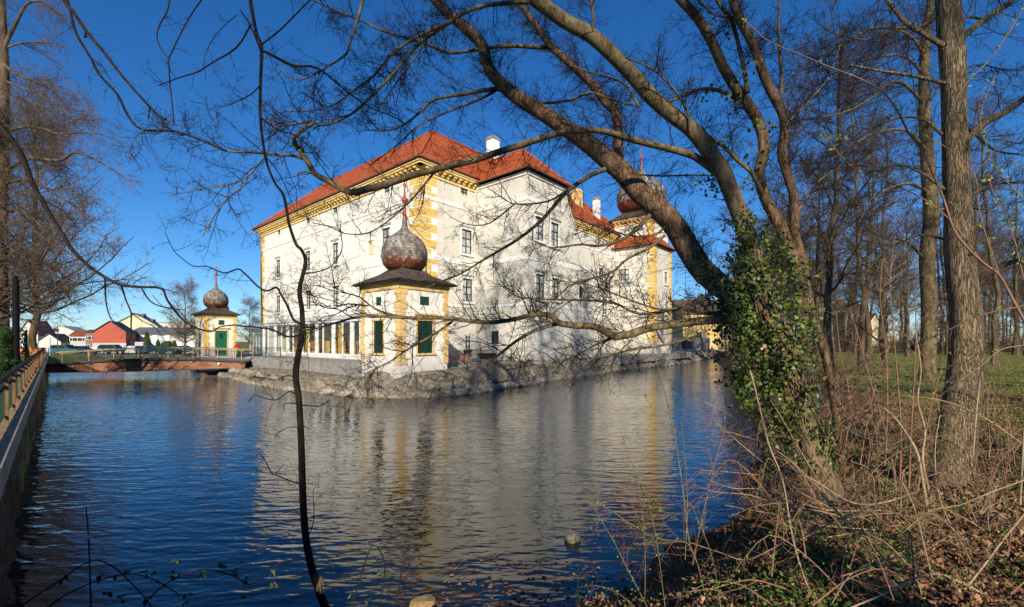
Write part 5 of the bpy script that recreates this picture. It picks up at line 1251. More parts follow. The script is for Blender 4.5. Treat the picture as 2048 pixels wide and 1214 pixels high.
class Tree:
    def __init__(s, name, base, label, cat='tree', group=None, rz=0):
        s.root = empty(name, base, label, cat, group, rz); s.th = MB(); s.tw = MB(); s.limbs = []
    def add(s, lm, sides=8, sprouting=1.0):
        P, Rr = lm; s.th.batches.append((P[None], Rr[None], sides)); s.limbs.append((P, Rr, sprouting)); return lm
    def twigs(s, per_m=6, L=(.3, 1.0), lv2=6, lv3=3, r1=(.004, .010), up=.12, seed=1, t0=.08, k=12, wob=.35, s2=.42, s3=.42, rmin=.0016):
        rg = np.random.default_rng(seed); PP = []; RR = []; W = []
        for P, Rr, sp in s.limbs:
            if sp <= 0: continue
            a, b, l = resamp(P, Rr, k); PP.append(a); RR.append(b); W.append(l * sp)
        W = np.array(W); m = int(W.sum() * per_m); PP = np.array(PP); RR = np.array(RR)
        A, a = sprout(PP, RR, m, L, 6, r0=r1, up=up, wob=wob, t0=t0, rng=rg, weight=W / W.sum(), rmin=rmin)
        s.tw.tubes(A, a, 4)
        if lv2:
            B, b = sprout(A, a, m * lv2, (L[0] * s2, L[1] * s2), 5, rf=.62, up=up, wob=wob * 1.15, rng=rg, rmin=rmin, t0=.15); s.tw.tubes(B, b, 3)
            if lv3:
                C_, c = sprout(B, b, m * lv2 * lv3, (L[0] * s2 * s3, L[1] * s2 * s3), 3, rf=.75, up=up, wob=wob * 1.2, rng=rg, rmin=rmin * .85, t0=.2); s.tw.tubes(C_, c, 3)
                return C_
            return B
        return A
    def done(s, bark, twig, wood='trunk', crown='crown', smooth=True):
        t = s.th.build(wood, bark, s.root, smooth) if s.th.batches or s.th.v else None
        c = s.tw.build(crown, twig, s.root, False) if s.tw.batches else None
        return t, c

# --- 1 the ivy-grown tree leaning over the water
WS[0] = .92
IV = Tree('leaning_tree', at(1645, 1005, 6.1), 'large many-stemmed bare tree leaning over the water with its lower trunk wrapped in ivy')
trunk = limb([(1665, 1040, 84), (1645, 990, 84), (1622, 930, 82), (1592, 850, 84), (1572, 770, 82), (1552, 700, 78), (1532, 630, 72), (1505, 560, 50)], 6.05, 6.9); IV.add(trunk, 14, 0)
A1 = limb([(1545, 670, 50), (1528, 590, 44), (1508, 520, 38), (1484, 440, 35), (1465, 392, 34), (1445, 343, 34), (1418, 303, 33), (1385, 260, 32), (1346, 231, 31), (1303, 194, 31), (1270, 155, 31), (1231, 115, 30), (1184, 72, 30), (1132, 43, 29), (1082, 8, 28), (1030, -30, 24), (960, -80, 20), (880, -140, 14)], 6.8, 7.6); IV.add(A1, 12, .5)
B1 = limb([(1540, 660, 50), (1480, 600, 50), (1412, 548, 50), (1375, 495, 49), (1340, 440, 47), (1280, 385, 45), (1247, 346, 44), (1211, 316, 41), (1171, 283, 38), (1122, 250, 34), (1066, 214, 32), (1044, 201, 31), (1011, 175, 28), (978, 138, 25), (965, 92, 24), (938, 63, 23), (895, 25, 20), (866, -5, 18), (830, -60, 14), (790, -130, 9)], 7.0, 10.0); IVB = MB(); IV.limbs.append((B1[0], B1[1], 1.3)); IVB.batches.append((B1[0][None], B1[1][None], 14))
B2 = limb([(1243, 345, 22), (1237, 313, 21), (1234, 231, 20), (1211, 204, 19), (1184, 168, 17), (1145, 132, 16), (1099, 89, 14), (1066, 43, 12), (1043, 13, 11), (1010, -40, 9), (980, -110, 6)], 8.6, 10.2); IV.limbs.append((B2[0], B2[1], 1.3)); IVB.batches.append((B2[0][None], B2[1][None], 10))
F1 = limb([(1432, 345, 15), (1389, 313, 15), (1349, 300, 15), (1296, 287, 14), (1257, 277, 14), (1214, 264, 13), (1171, 260, 13), (1132, 264, 13), (1082, 277, 13), (1033, 293, 14), (1000, 303, 14), (961, 316, 15), (895, 333, 15), (830, 349, 15), (780, 366, 15), (731, 379, 15), (698, 384, 14), (665, 366, 12), (632, 349, 12), (615, 323, 12), (597, 298, 10), (587, 277, 9), (605, 260, 8), (632, 243, 8)], 7.25, 6.0, wob=.1); IV.add(F1, 10)
lims = [
 ([(632, 350), (612, 343), (594, 347)], 6.1, 6.1, 5, 4), ([(614, 320), (590, 312), (566, 310), (530, 307), (500, 304), (453, 302), (411, 284), (350, 262), (284, 259)], 6.1, 5.6, 7, 2),
 ([(531, 313), (494, 354), (453, 370), (391, 381), (337, 391)], 5.9, 5.6, 4, 1.5), ([(500, 362), (453, 399), (424, 440), (405, 473)], 5.8, 5.6, 3.4, 2),
 ([(866, 348), (829, 393), (803, 419), (764, 451), (732, 467), (690, 467), (658, 453), (626, 446)], 6.6, 6.2, 5, 1.6),
 ([(1212, 338), (1181, 351), (1138, 380), (1109, 411), (1081, 443), (1037, 478), (994, 504), (960, 524), (922, 547), (879, 564), (850, 577)], 8.2, 7.6, 11, 2.5),
 ([(1135, 380), (1095, 403), (1034, 408), (1011, 400), (974, 374)], 8.0, 7.6, 5, 1.6), ([(1029, 408), (980, 446), (936, 449), (899, 433)], 7.8, 7.4, 4, 1.4),
 ([(1300, 430), (1268, 463), (1239, 481), (1196, 492), (1161, 489), (1109, 495), (1070, 488)], 7.4, 7.2, 10, 2), ([(1330, 470), (1300, 495), (1254, 518), (1225, 544), (1181, 558), (1138, 573), (1115, 593), (1060, 632)], 7.3, 7.2, 7, 2),
 ([(1482, 640, 24), (1449, 639, 20), (1405, 642, 19), (1354, 648, 18), (1295, 657, 18), (1265, 667, 18), (1235, 673, 18), (1221, 669, 17), (1191, 654, 16), (1147, 651, 15), (1117, 645, 14), (1102, 631, 12), (1069, 629, 11), (1028, 639, 10), (983, 645, 10), (939, 642, 10), (894, 636, 9), (843, 636, 8), (803, 635, 7), (737, 632, 6), (706, 636, 5.4), (671, 646, 4.6), (632, 657, 3.8), (606, 660, 3)], 6.5, 5.3, 0, 0),
 ([(1117, 647), (1072, 660), (1034, 681), (1007, 702), (983, 719), (954, 734), (909, 749), (868, 776)], 6.1, 5.8, 9, 2), ([(906, 642), (869, 668), (829, 691), (803, 707), (777, 725), (737, 744), (711, 773)], 5.9, 5.6, 6, 1.6),
 ([(806, 634), (769, 625), (742, 612), (719, 594), (684, 583), (647, 560)], 5.8, 5.5, 5, 1.5), ([(737, 612), (695, 608), (658, 617), (619, 602)], 5.7, 5.5, 4, 1.5),
 ([(1474, 198), (1438, 181), (1402, 178), (1362, 194), (1336, 204)], 8.0, 7.6, 9, 6), ([(1527, 392), (1504, 346), (1478, 323), (1448, 293), (1422, 277), (1402, 257)], 7.4, 7.2, 10, 7),
 ([(1090, 0), (1060, 3), (974, 10), (928, 26), (895, 46), (856, 63), (813, 86), (780, 112), (747, 152), (711, 178), (665, 211), (615, 222), (569, 222)], 7.5, 6.3, 10, 2),
 ([(905, 40), (862, 69), (829, 96), (797, 135), (764, 171), (731, 204), (704, 227), (665, 247), (632, 252)], 7.2, 6.2, 9, 4),
 ([(1100, 96), (1053, 93), (1007, 92), (938, 102), (895, 105), (856, 89), (797, 71), (757, 58), (727, 43), (684, 26), (648, 10), (600, -10)], 9.8, 7.5, 9, 2.5),
 ([(1020, 180), (988, 178), (928, 188), (872, 198), (843, 221), (816, 244), (780, 260), (731, 260)], 9.4, 8.5, 10, 2.5), ([(1000, 176), (961, 198), (895, 224), (839, 250), (797, 287), (747, 326)], 9.4, 8.6, 6, 2),
 ([(1247, 346), (1290, 350), (1330, 352), (1380, 350), (1432, 352)], 8.4, 8.0, 4, 3), ([(1044, 201), (1090, 206), (1140, 200), (1180, 185), (1215, 196), (1278, 214)], 9.0, 8.2, 6, 4),
 ([(1185, 68), (1186, 30), (1180, -20)], 7.4, 7.2, 7, 6), ([(1380, 262), (1374, 220), (1340, 170), (1300, 135), (1250, 115)], 7.0, 6.8, 6, 3), ([(1277, 213), (1260, 180), (1235, 160), (1180, 145), (1140, 130)], 7.2, 7.4, 6, 3),
 ([(866, 50), (840, 100), (790, 170), (748, 230)], 8.2, 7.6, 4, 2), ([(727, -5), (715, 40), (700, 85), (692, 108), (660, 130), (600, 160), (560, 140)], 7.0, 6.4, 7, 2.5),
 ([(632, 242), (560, 250), (520, 235)], 6.1, 6.0, 5, 2), ([(1340, 440), (1310, 470), (1250, 470), (1200, 450), (1150, 470)], 7.8, 7.4, 5, 2),
 ([(1497, 600), (1440, 585), (1380, 605), (1330, 620), (1260, 600), (1180, 570), (1090, 560)], 6.6, 6.2, 7, 2), ([(1480, 610), (1420, 628), (1360, 618), (1280, 628), (1225, 605), (1150, 600), (1040, 595), (1000, 560)], 6.6, 6.4, 9, 2),
 ([(1400, 670), (1330, 690), (1260, 700), (1180, 720), (1100, 735)], 6.6, 6.2, 6, 2), ([(1230, 675), (1190, 690), (1130, 720), (1080, 728), (1010, 740)], 6.4, 6.1, 5, 1.5),
]
for pts, d0, d1, w0, w1 in lims: IV.add(limb(pts, d0, d1, w0 or None, w1 or None, wob=.05), 7)
C1 = limb([(1600, 700, 26), (1604, 640, 26), (1600, 560, 26), (1568, 468, 24), (1554, 441, 23), (1530, 395, 22), (1518, 346, 22), (1526, 315, 22), (1527, 280, 22), (1517, 244, 22), (1497, 211, 22), (1471, 175, 21), (1445, 132, 20), (1425, 86, 20), (1395, 36, 19), (1362, 0, 18), (1320, -50, 14), (1270, -110, 9)], 7.1, 8.4); IV.limbs.append((C1[0], C1[1], .8)); IVB.batches.append((C1[0][None], C1[1][None], 12))
D1 = limb([(1690, 945, 15), (1682, 915, 15), (1667, 800, 15), (1650, 707, 17), (1629, 650, 20), (1617, 610, 22), (1608, 570, 24), (1601, 519, 24), (1589, 468, 20), (1589, 420, 19), (1587, 389, 18), (1573, 343, 18), (1563, 303, 18), (1569, 270, 18), (1567, 231, 19), (1547, 191, 19), (1527, 148, 19), (1507, 89, 18), (1484, 49, 17), (1468, 7, 17), (1450, -50, 13), (1420, -120, 8)], 7.2, 7.6); IV.limbs.append((D1[0], D1[1], .8)); IVB.batches.append((D1[0][None], D1[1][None], 12))
for pts, d0, d1, w0, w1 in [([(1560, 210), (1563, 165), (1559, 95), (1557, 40), (1560, -20)], 7.5, 7.6, 8, 5), ([(1495, 185), (1489, 140), (1475, 80), (1462, 40), (1440, 10), (1420, -30)], 7.7, 7.8, 10, 7),
     ([(1500, 60), (1470, 35), (1430, 30), (1395, 0)], 7.6, 7.8, 5, 4), ([(1590, 430), (1640, 360), (1700, 330), (1760, 340)], 7.4, 8, 6, 2), ([(1570, 250), (1620, 200), (1660, 150), (1680, 90)], 7.5, 8, 5, 2)]:
    IV.add(limb(pts, d0, d1, w0, w1), 7)
IV.twigs(per_m=11, L=(.25, 1.15), lv2=7, lv3=4, r1=(.004, .009), up=.05, seed=5, rmin=.0027)
# extra whiskery shoots clothing the dark leaning limb
a, b, l = resamp(*B1, 14); a2, b2, l2 = resamp(*B2, 14)
S1, s1 = sprout(np.array([a, a2]), np.array([b, b2]), 1300, (.25, .75), 6, r0=(.003, .006), ang=(20, 60), up=.0, wob=.6, t0=.1, t1=.85, rng=TR, lenfall=.2)
off = TR.normal(size=(1300, 1, 3)) * .08; IV.tw.tubes((S1 + off).astype(np.float32), s1, 3)
IV.done(M['bark_smooth'], M['twig_dark']); IVB.build('side_stem', M['bark_brown'], IV.root, True)

# --- ivy
def leaf_shape(kind):
    if kind == 'ivy': return [(-.5, 0), (-.42, .34), (-.1, .5), (.02, .25), (.55, 0), (.02, -.25), (-.1, -.5), (-.42, -.34)]
    return [(-.5, 0), (-.1, .3), (.5, 0), (-.1, -.3)]
def leafset(mb, P, nrm, size, rnd, kind='plain', jit=.6, fold=.22, droop=None, sv=(.6, 1.3)):
    n = len(P); nrm = np.asarray(nrm) + rnd.normal(size=(n, 3)) * jit; nrm /= np.linalg.norm(nrm, axis=1, keepdims=True) + 1e-9
    t = rnd.normal(size=(n, 3)) * .6 + (np.array(droop) if droop is not None else 0); t -= (t * nrm).sum(1, keepdims=True) * nrm; t /= np.linalg.norm(t, axis=1, keepdims=True) + 1e-9
    b = np.cross(nrm, t); s = size * rnd.uniform(*sv, (n, 1)); sh = leaf_shape(kind); k = len(sh); V = []
    for u_, w_ in sh: V.append(P + t * s * u_ + b * s * w_ + nrm * s * (abs(w_) * fold * 2))
    V = np.stack(V, 1).reshape(-1, 3); base = len(mb.v); mb.v += V.tolist(); mb.f += [tuple(range(base + k * i, base + k * i + k)) for i in range(n)]
ir = np.random.default_rng(8)
blobs = [(1483, 462, 42, 6.75), (1515, 505, 62, 6.7), (1545, 560, 66, 6.6), (1500, 590, 66, 6.6), (1470, 640, 62, 6.55), (1530, 660, 84, 6.5), (1560, 730, 80, 6.4), (1475, 710, 58, 6.4), (1582, 800, 72, 6.3), (1510, 790, 46, 6.3), (1602, 856, 58, 6.2), (1545, 860, 46, 6.2), (1622, 905, 48, 6.1), (1642, 955, 30, 6.05), (1445, 560, 44, 6.8), (1402, 545, 26, 6.9), (1588, 600, 40, 6.8), (1602, 665, 38, 6.7), (1560, 500, 36, 6.9), (1450, 600, 48, 6.6), (1600, 740, 34, 6.4), (1490, 750, 46, 6.3), (1585, 540, 30, 6.8)]
mb = MB(); ivr = empty('ivy_plant', at(1642, 1000, 6.0), 'thick dark green ivy wrapped round the lower trunk of the leaning tree', 'ivy')
for px, py, rp, Y_ in blobs:
    rp *= .88; r_ = rp * Y_ / F; c = np.array(at(px, py, Y_)); m_ = max(5, int(rp * rp / 105)); q = ir.normal(size=(m_, 3)); q /= np.linalg.norm(q, axis=1, keepdims=True)
    cc = c + q * r_ * ir.uniform(.45, 1.15, (m_, 1)) * np.array([1, .75, 1.15])          # centres of hanging clumps
    for k in range(m_):
        n = int(ir.integers(7, 30)); sg = ir.uniform(.03, .075); P = cc[k] + ir.normal(size=(n, 3)) * np.array([sg, sg * .7, sg * ir.uniform(.9, 2.2)])
        leafset(mb, P, (P - c) / r_ * .7 + np.array([-.05, -.6, .35]), .053, ir, 'ivy', .5, .12, droop=(0, 0, -1.0), sv=(.5, 1.3))
mb.build('foliage', M['ivy'], ivr)
mb = MB()      # clusters higher up on the limbs
for px, py, rp, Y_, n in [(1475, 200, 20, 7.9, 26), (1470, 212, 14, 7.9, 16), (1485, 205, 12, 7.8, 14), (1430, 178, 22, 7.9, 16), (1408, 372, 16, 7.2, 16), (1436, 385, 14, 7.1, 14), (1425, 360, 12, 7.1, 10), (1512, 255, 18, 7.5, 12), (1520, 300, 15, 7.4, 10), (1478, 150, 20, 7.8, 12), (1428, 50, 8, 8, 6), (1470, 15, 14, 7.6, 10), (1445, 70, 20, 7.9, 8), (1535, 250, 14, 7.4, 8), (1460, 290, 22, 7.2, 10), (1490, 365, 26, 7.1, 12), (1600, 540, 30, 6.7, 26), (1630, 560, 16, 6.6, 14), (1625, 640, 26, 6.6, 22), (1300, 640, 0, 6.5, 0), (1508, 120, 16, 7.6, 7), (1497, 320, 12, 7.3, 8)]:
    if n: q = ir.normal(size=(n, 3)); leafset(mb, np.array(at(px, py, Y_ - .1)) + q * rp * Y_ / F * .6, q * .4 + np.array([0, -.8, .2]), .07, ir, 'ivy', .6, .12, droop=(0, 0, -1))
mb.build('upper_foliage', M['ivy'], ivr)
mb = MB(); c = ir.normal
for k in range(46):      # climbing stems
    t_ = ir.uniform(0, 1); x0_ = 1655 - 120 * t_ + ir.normal() * 12; y0_ = 1000 - 380 * t_; pts = [(x0_ + ir.normal() * 9 - 12 * j, y0_ - 42 * j) for j in range(5)]; P, Rr = limb(pts, 5.95 + .5 * t_, 6.1 + .55 * t_, 4, 2); mb.batches.append((P[None], Rr[None], 5))
mb.build('stems', M['bark_brown'], ivr, True)
mb = MB(); p = at(1528, 692, 5.95); 
for dx, dz, r_ in ((0, 0, .026), (-.04, -.035, .019)): mb.tube([p + Vector((dx, -.02, dz)), p + Vector((dx + .1, .25, dz - .02))], [r_, r_], 12); mb.add([p + Vector((dx + r_ * math.cos(a), -.021, dz + r_ * math.sin(a))) for a in np.linspace(0, math.tau, 13)[:-1]], [tuple(range(12))])
tag(mb.build('sawn_branch', M['cut_wood']), 'pale sawn branch stubs poking out of the ivy', 'branch')

# --- 2 the big ridged trunk on the right
def above(T, top, h, r, n, L, seed, sides=7):
    """the crown that continues above the picture: real limbs grown from the leader"""
    rg = np.random.default_rng(seed); P = np.array([top + Vector((0.15 * math.sin(k * 1.3), .15 * math.cos(k), h * k / 8)) for k in range(9)])[None]; Rr = np.linspace(r, r * .25, 9)[None]
    T.th.tubes(P.astype(np.float32), Rr.astype(np.float32), sides)
    A, a = sprout(P, Rr, n, L, 8, rf=.45, ang=(35, 65), up=.25, wob=.25, rng=rg); T.th.tubes(A, a, 6)
    B, b = sprout(A, a, n * 8, (L[0] * .4, L[1] * .45), 6, rf=.5, up=.15, wob=.3, rng=rg, rmin=.003); T.tw.tubes(B, b, 4)
    C_, c = sprout(B, b, n * 8 * 7, (L[0] * .16, L[1] * .18), 5, rf=.55, up=.1, wob=.35, rng=rg, rmin=.002); T.tw.tubes(C_, c, 3)
T5 = Tree('rough_trunk_tree', at(1905, 975, 5.9), 'tall thick tree with deeply ridged tan bark at the right of the picture')
def t5(pts, d0, d1, w0=None, w1=None, sp=1): return T5.add(limb(pts, d0, d1, w0, w1, wob=.0), 8, sp)
tr = limb([(1900, 1010, 104), (1902, 985, 88), (1905, 950, 76), (1910, 900, 70), (1915, 850, 67), (1925, 790, 62), (1931, 720, 57), (1931, 640, 53), (1926, 580, 52), (1918, 502, 49), (1916, 430, 46), (1913, 362, 45), (1911, 300, 44), (1908, 231, 41), (1907, 165, 42), (1904, 99, 44), (1898, 40, 42), (1896, -5, 41), (1894, -60, 38), (1890, -130, 34)], 5.9, 6.4, sub=4); T5.add(tr, 20, .25)
for pts, w0, w1 in [([(1924, 310), (1928, 287), (1951, 260), (1977, 241), (2010, 224), (2048, 198), (2110, 160), (2180, 140)], 18, 7), ([(1915, 90), (1928, 72), (1947, 56), (1974, 36), (2010, 13), (2040, -15), (2090, -60)], 14, 8), ([(1922, 45), (1938, 33), (1961, 38)], 6, 5),
                    ([(1890, 92), (1878, 86), (1845, 66), (1812, 46), (1793, 23), (1776, 3), (1750, -30)], 12, 6), ([(1895, 166), (1882, 165), (1829, 152), (1763, 142), (1700, 130)], 8, 4), ([(1925, 590), (1936, 577), (1963, 553), (1998, 533), (2045, 518), (2110, 500)], 14, 8),
                    ([(1885, 270), (1850, 240), (1800, 235), (1740, 260), (1690, 300)], 7, 2), ([(1890, 380), (1850, 350), (1800, 330), (1740, 345)], 7, 2), ([(1928, 400), (1980, 370), (2048, 365)], 7, 4), ([(1930, 250), (1990, 300), (2050, 310)], 6, 3), ([(1895, 480), (1840, 470), (1790, 490)], 6, 2)]: t5(pts, 6.2, 6.8, w0, w1)
T5.twigs(per_m=8, L=(.3, 1.2), lv2=6, lv3=3, r1=(.004, .008), up=.08, seed=15, rmin=.0024); above(T5, at(1890, -130, 6.4), 8, .13, 16, (2.0, 4.5), 3)
T5.done(M['bark_ridge'], M['twig'])
T6 = Tree('slim_trunk_tree', at(1856, 745, 13.0), 'slim smooth barked tree standing left of the thick ridged trunk')
tr = limb([(1856, 760, 34), (1855, 734, 28), (1857, 680, 27), (1858, 604, 27), (1854, 519, 27), (1861, 451, 27), (1862, 407, 27), (1859, 379, 26), (1853, 297, 23), (1848, 198, 20), (1849, 115, 17), (1852, 66, 15), (1862, -5, 13), (1864, -70, 11)], 13, 13.4); T6.add(tr, 14, .6)
for pts, w0, w1 in [([(1855, 390), (1849, 379), (1819, 367), (1789, 372), (1756, 389), (1700, 430)], 8, 2), ([(1847, 205), (1839, 198), (1809, 168), (1779, 165), (1747, 194), (1681, 227), (1582, 240)], 7, 2), ([(1875, 30), (1829, 56), (1747, 56), (1681, 92), (1621, 125), (1582, 165)], 8, 2.5), ([(1850, 120), (1829, 80), (1790, 60), (1730, 80), (1650, 60)], 6, 2),
                    ([(1852, 300), (1810, 260), (1740, 270), (1660, 320), (1600, 330)], 7, 2), ([(1862, 200), (1890, 160), (1950, 130), (2010, 140)], 5, 2), ([(1850, 520), (1810, 480), (1770, 500), (1720, 560)], 6, 2), ([(1866, 430), (1900, 400), (1960, 420), (2030, 400)], 5, 2), ([(1849, 150), (1800, 110), (1700, 130), (1640, 180)], 6, 2)]: T6.add(limb(pts, 13.1, 12.5, w0, w1), 7)
T6.twigs(per_m=8, L=(.5, 1.8), lv2=7, lv3=4, r1=(.007, .014), up=.05, seed=16, rmin=.0045); above(T6, at(1864, -70, 13.4), 7, .09, 16, (1.8, 4), 4)
T6.done(M['bark_smooth'], M['twig'])

# --- 3 thin sapling rising from the water's edge
WS[0] = .78
SP = Tree('sapling', at(643, 1200, 5.15), 'thin dark crooked sapling rising in the middle from the near water edge to the top', 'sapling')
st = limb([(655, 1225, 20), (641, 1190, 19), (622, 1130, 18), (611, 1070, 17), (606, 1000, 17), (603, 900, 16), (598, 800, 15), (592, 760, 15), (594, 722, 15), (604, 672, 13), (604, 620, 12), (599, 580, 11), (611, 525, 9), (603, 500, 8), (592, 488, 8), (579, 451, 7), (574, 424, 7), (566, 388, 7), (550, 366, 6), (532, 319, 6), (521, 240, 7), (521, 165, 7), (523, 96, 8), (513, 66, 8), (503, 16, 9), (500, -20, 9), (505, -80, 8), (520, -160, 6)], 5.15, 5.8, sub=4); SP.add(st, 12, .35)
for pts, w0, w1 in [([(602, 648), (587, 639), (574, 610), (563, 591), (553, 575), (534, 582), (516, 573), (500, 557), (486, 544), (475, 538), (448, 546), (415, 533), (386, 532), (362, 515), (347, 500), (330, 465)], 6.5, 1.5),
                    ([(602, 671), (574, 673), (547, 660), (526, 656), (500, 653), (489, 653), (470, 650), (439, 654), (424, 663), (397, 657), (383, 654), (356, 619), (326, 613), (305, 590)], 5, 1.5),
                    ([(611, 548), (648, 540), (669, 525), (684, 498), (682, 467), (680, 443)], 3.4, 2), ([(593, 753), (571, 752), (553, 760), (526, 755), (505, 755)], 3, 2.2), ([(595, 790), (578, 783), (553, 800), (525, 795), (508, 790), (497, 805)], 3, 2), ([(593, 807), (570, 807), (568, 820)], 3, 2), ([(600, 810), (640, 812), (660, 800)], 3.5, 2), ([(604, 855), (575, 855), (550, 872), (556, 874)], 2.5, 1.6),
                    ([(604, 968), (580, 962), (552, 950), (543, 946), (525, 912), (515, 908), (511, 916)], 4, 2), ([(552, 948), (562, 935), (569, 927)], 2.4, 1.2), ([(606, 1035), (590, 1022), (575, 1024), (555, 1032)], 2.4, 1.4), ([(612, 1085), (628, 1040), (626, 985), (632, 975), (640, 975)], 2.6, 1.4), ([(604, 850), (618, 858)], 2, 1.4), ([(521, 100), (500, 49), (480, 20)], 5, 3), ([(502, 49), (473, 95), (428, 123), (395, 144), (362, 154), (317, 171)], 5, 2.4), ([(522, 90), (560, 60), (600, 20), (640, -20)], 4, 3), ([(523, 100), (560, 120), (600, 140)], 6, 4), ([(474, 30), (440, 60), (410, 110), (412, 160)], 2, 1.2)]:
    SP.add(limb(pts, 5.4, 5.3, w0, w1, wob=.03), 7, .55)
SP.add(limb([(523, 100), (560, 118), (590, 132), (635, 136), (690, 180), (740, 215), (800, 240), (840, 280)], 5.6, 6.2, 6, 2), 7, .8); SP.add(limb([(521, 235), (560, 262), (590, 270), (625, 300), (660, 340)], 5.6, 5.9, 4.5, 2), 7)
SP.add(limb([(521, 170), (500, 190), (470, 205), (440, 215)], 5.6, 5.6, 3.5, 1.5), 7); SP.add(limb([(530, 312), (560, 350), (590, 420)], 5.7, 5.7, 3, 1.4), 7)
SP.twigs(per_m=7, L=(.12, .6), lv2=4, lv3=3, r1=(.0025, .0045), up=.1, seed=25, rmin=.0017)
SP.done(M['sapling_bark'], M['twig_dark'])
# fibrous roots at its foot
mb = MB(); P = np.array([[at(640, 1150 + 5 * k, 5.1) for k in range(5)]]); Q_, q_ = sprout(P, np.full((1, 5), .02), 30, (.08, .26), 6, r0=(.001, .002), ang=(30, 80), up=-1.6, wob=.5); mb.tubes(Q_, q_, 3); mb.build('fibrous_roots', M['twig_tan'], SP.root)

# --- 4 hanging branches at the upper left (from a tree out of frame), as one spray
WS[0] = 1.0
HB = Tree('overhanging_branches', at(128, -60, 5.6), 'bare dark branches hanging into the sky at the upper left, forked near the top edge', 'branches')
for pts, w0, w1 in [([(110, -60), (128, 0), (144, 20), (173, 62), (210, 107), (235, 140), (263, 173), (300, 214), (318, 232), (331, 239)], 7, 4), ([(132, -10), (140, 20), (152, 66), (181, 115), (198, 148), (235, 189), (255, 230), (284, 259), (350, 263), (411, 284), (453, 302)], 5, 4), ([(300, 215), (296, 238)], 3, 2.4), ([(184, 117), (205, 133), (215, 150), (223, 160)], 2.4, 1.4), ([(172, 62), (170, 74)], 4, 4), ([(337, 115), (340, 170), (345, 215), (348, 250)], 2.6, 2.4), ([(337, 118), (360, 70), (385, 25), (410, -10)], 2.4, 2.6), ([(338, 118), (318, 90), (315, 60), (335, 20), (340, -10)], 2, 3)]: HB.add(limb(pts, 5.7, 5.6, w0, w1), 7, .35)
HB.twigs(per_m=8, L=(.08, .5), lv2=4, lv3=3, r1=(.002, .004), up=-.05, seed=31, rmin=.0016); HB.done(M['bark_dark'], M['twig_dark'], 'bough', 'twigs')
LB_ = Tree('arching_branch', at(-40, 180, 6.2), 'long dark branch arching down from the left edge across the bridge view', 'branch')
for pts, w0, w1 in [([(-40, 190), (0, 251), (41, 305), (66, 370), (95, 420), (125, 470), (145, 500), (175, 530), (208, 553), (243, 570), (282, 574), (323, 577), (335, 601), (368, 642), (405, 660), (424, 663)], 11, 3), ([(210, 553), (211, 590), (214, 615), (222, 638), (232, 645)], 3.5, 1.6), ([(243, 570), (252, 600), (262, 625), (262, 650), (262, 672), (250, 700), (232, 728), (210, 748)], 3.2, 1.4), ([(282, 574), (300, 602), (330, 615), (370, 620)], 3, 1.8), ([(323, 577), (345, 583), (360, 590)], 2.4, 1.4), ([(262, 625), (285, 642), (310, 655), (330, 682)], 2, 1.2), ([(266, 568), (280, 558), (296, 554)], 1.8, 1.2), ([(66, 370), (90, 400), (130, 425), (150, 450)], 4, 2)]: LB_.add(limb(pts, 6.2, 5.6, w0, w1), 7, .5)
LB_.twigs(per_m=6, L=(.08, .4), lv2=3, lv3=2, r1=(.002, .0035), up=-.05, seed=33, rmin=.0015); LB_.done(M['bark_dark'], M['twig_dark'], 'bough', 'twigs')

# --- 5 left bank trees
WS[0] = .85
LT = Tree('bank_tree', (at(6, 0, 28).x, 28, -1.5), 'tall tree with pale patchy trunk at the left edge of the picture')
tr = limb([(4, 770, 30), (2, 640, 28), (0, 500, 26), (2, 420, 24), (5, 330, 22), (8, 250, 20), (8, 173, 20), (6, 100, 18), (3, 30, 17), (0, -60, 14)], 28, 28); LT.add(tr, 12, .6)
for pts, w0, w1 in [([(8, 100), (16, 78), (37, 37), (54, 8), (82, 2), (100, 10), (122, 30)], 9, 2), ([(0, 119), (25, 144), (62, 160), (91, 171), (123, 173)], 8, 3), ([(5, 275), (16, 263), (54, 253), (91, 259), (115, 267), (165, 265), (206, 270), (247, 288)], 7, 2), ([(3, 365), (12, 352), (25, 333), (62, 317), (119, 321), (148, 305), (185, 317), (230, 342), (255, 358), (288, 365)], 9, 2), ([(4, 370), (30, 362), (62, 362), (95, 379), (130, 400), (190, 440)], 7, 2), ([(8, 160), (50, 180), (90, 190), (150, 240)], 5, 2), ([(2, 430), (40, 420), (80, 450), (130, 500)], 7, 2), ([(4, 300), (-30, 260), (-60, 200)], 8, 4), ([(16, 95), (50, 85), (115, 86)], 4, 2), ([(0, 520), (40, 500), (90, 530), (130, 570)], 7, 2)]: LT.add(limb(pts, 28, 27, w0, w1), 7)
LT.twigs(per_m=3, L=(.8, 3.4), lv2=7, lv3=4, r1=(.012, .022), up=.05, seed=41, rmin=.007); above(LT, at(0, -60, 28), 6, .12, 14, (2, 4), 6); LT.done(M['bark_far'], M['twig_wood'])

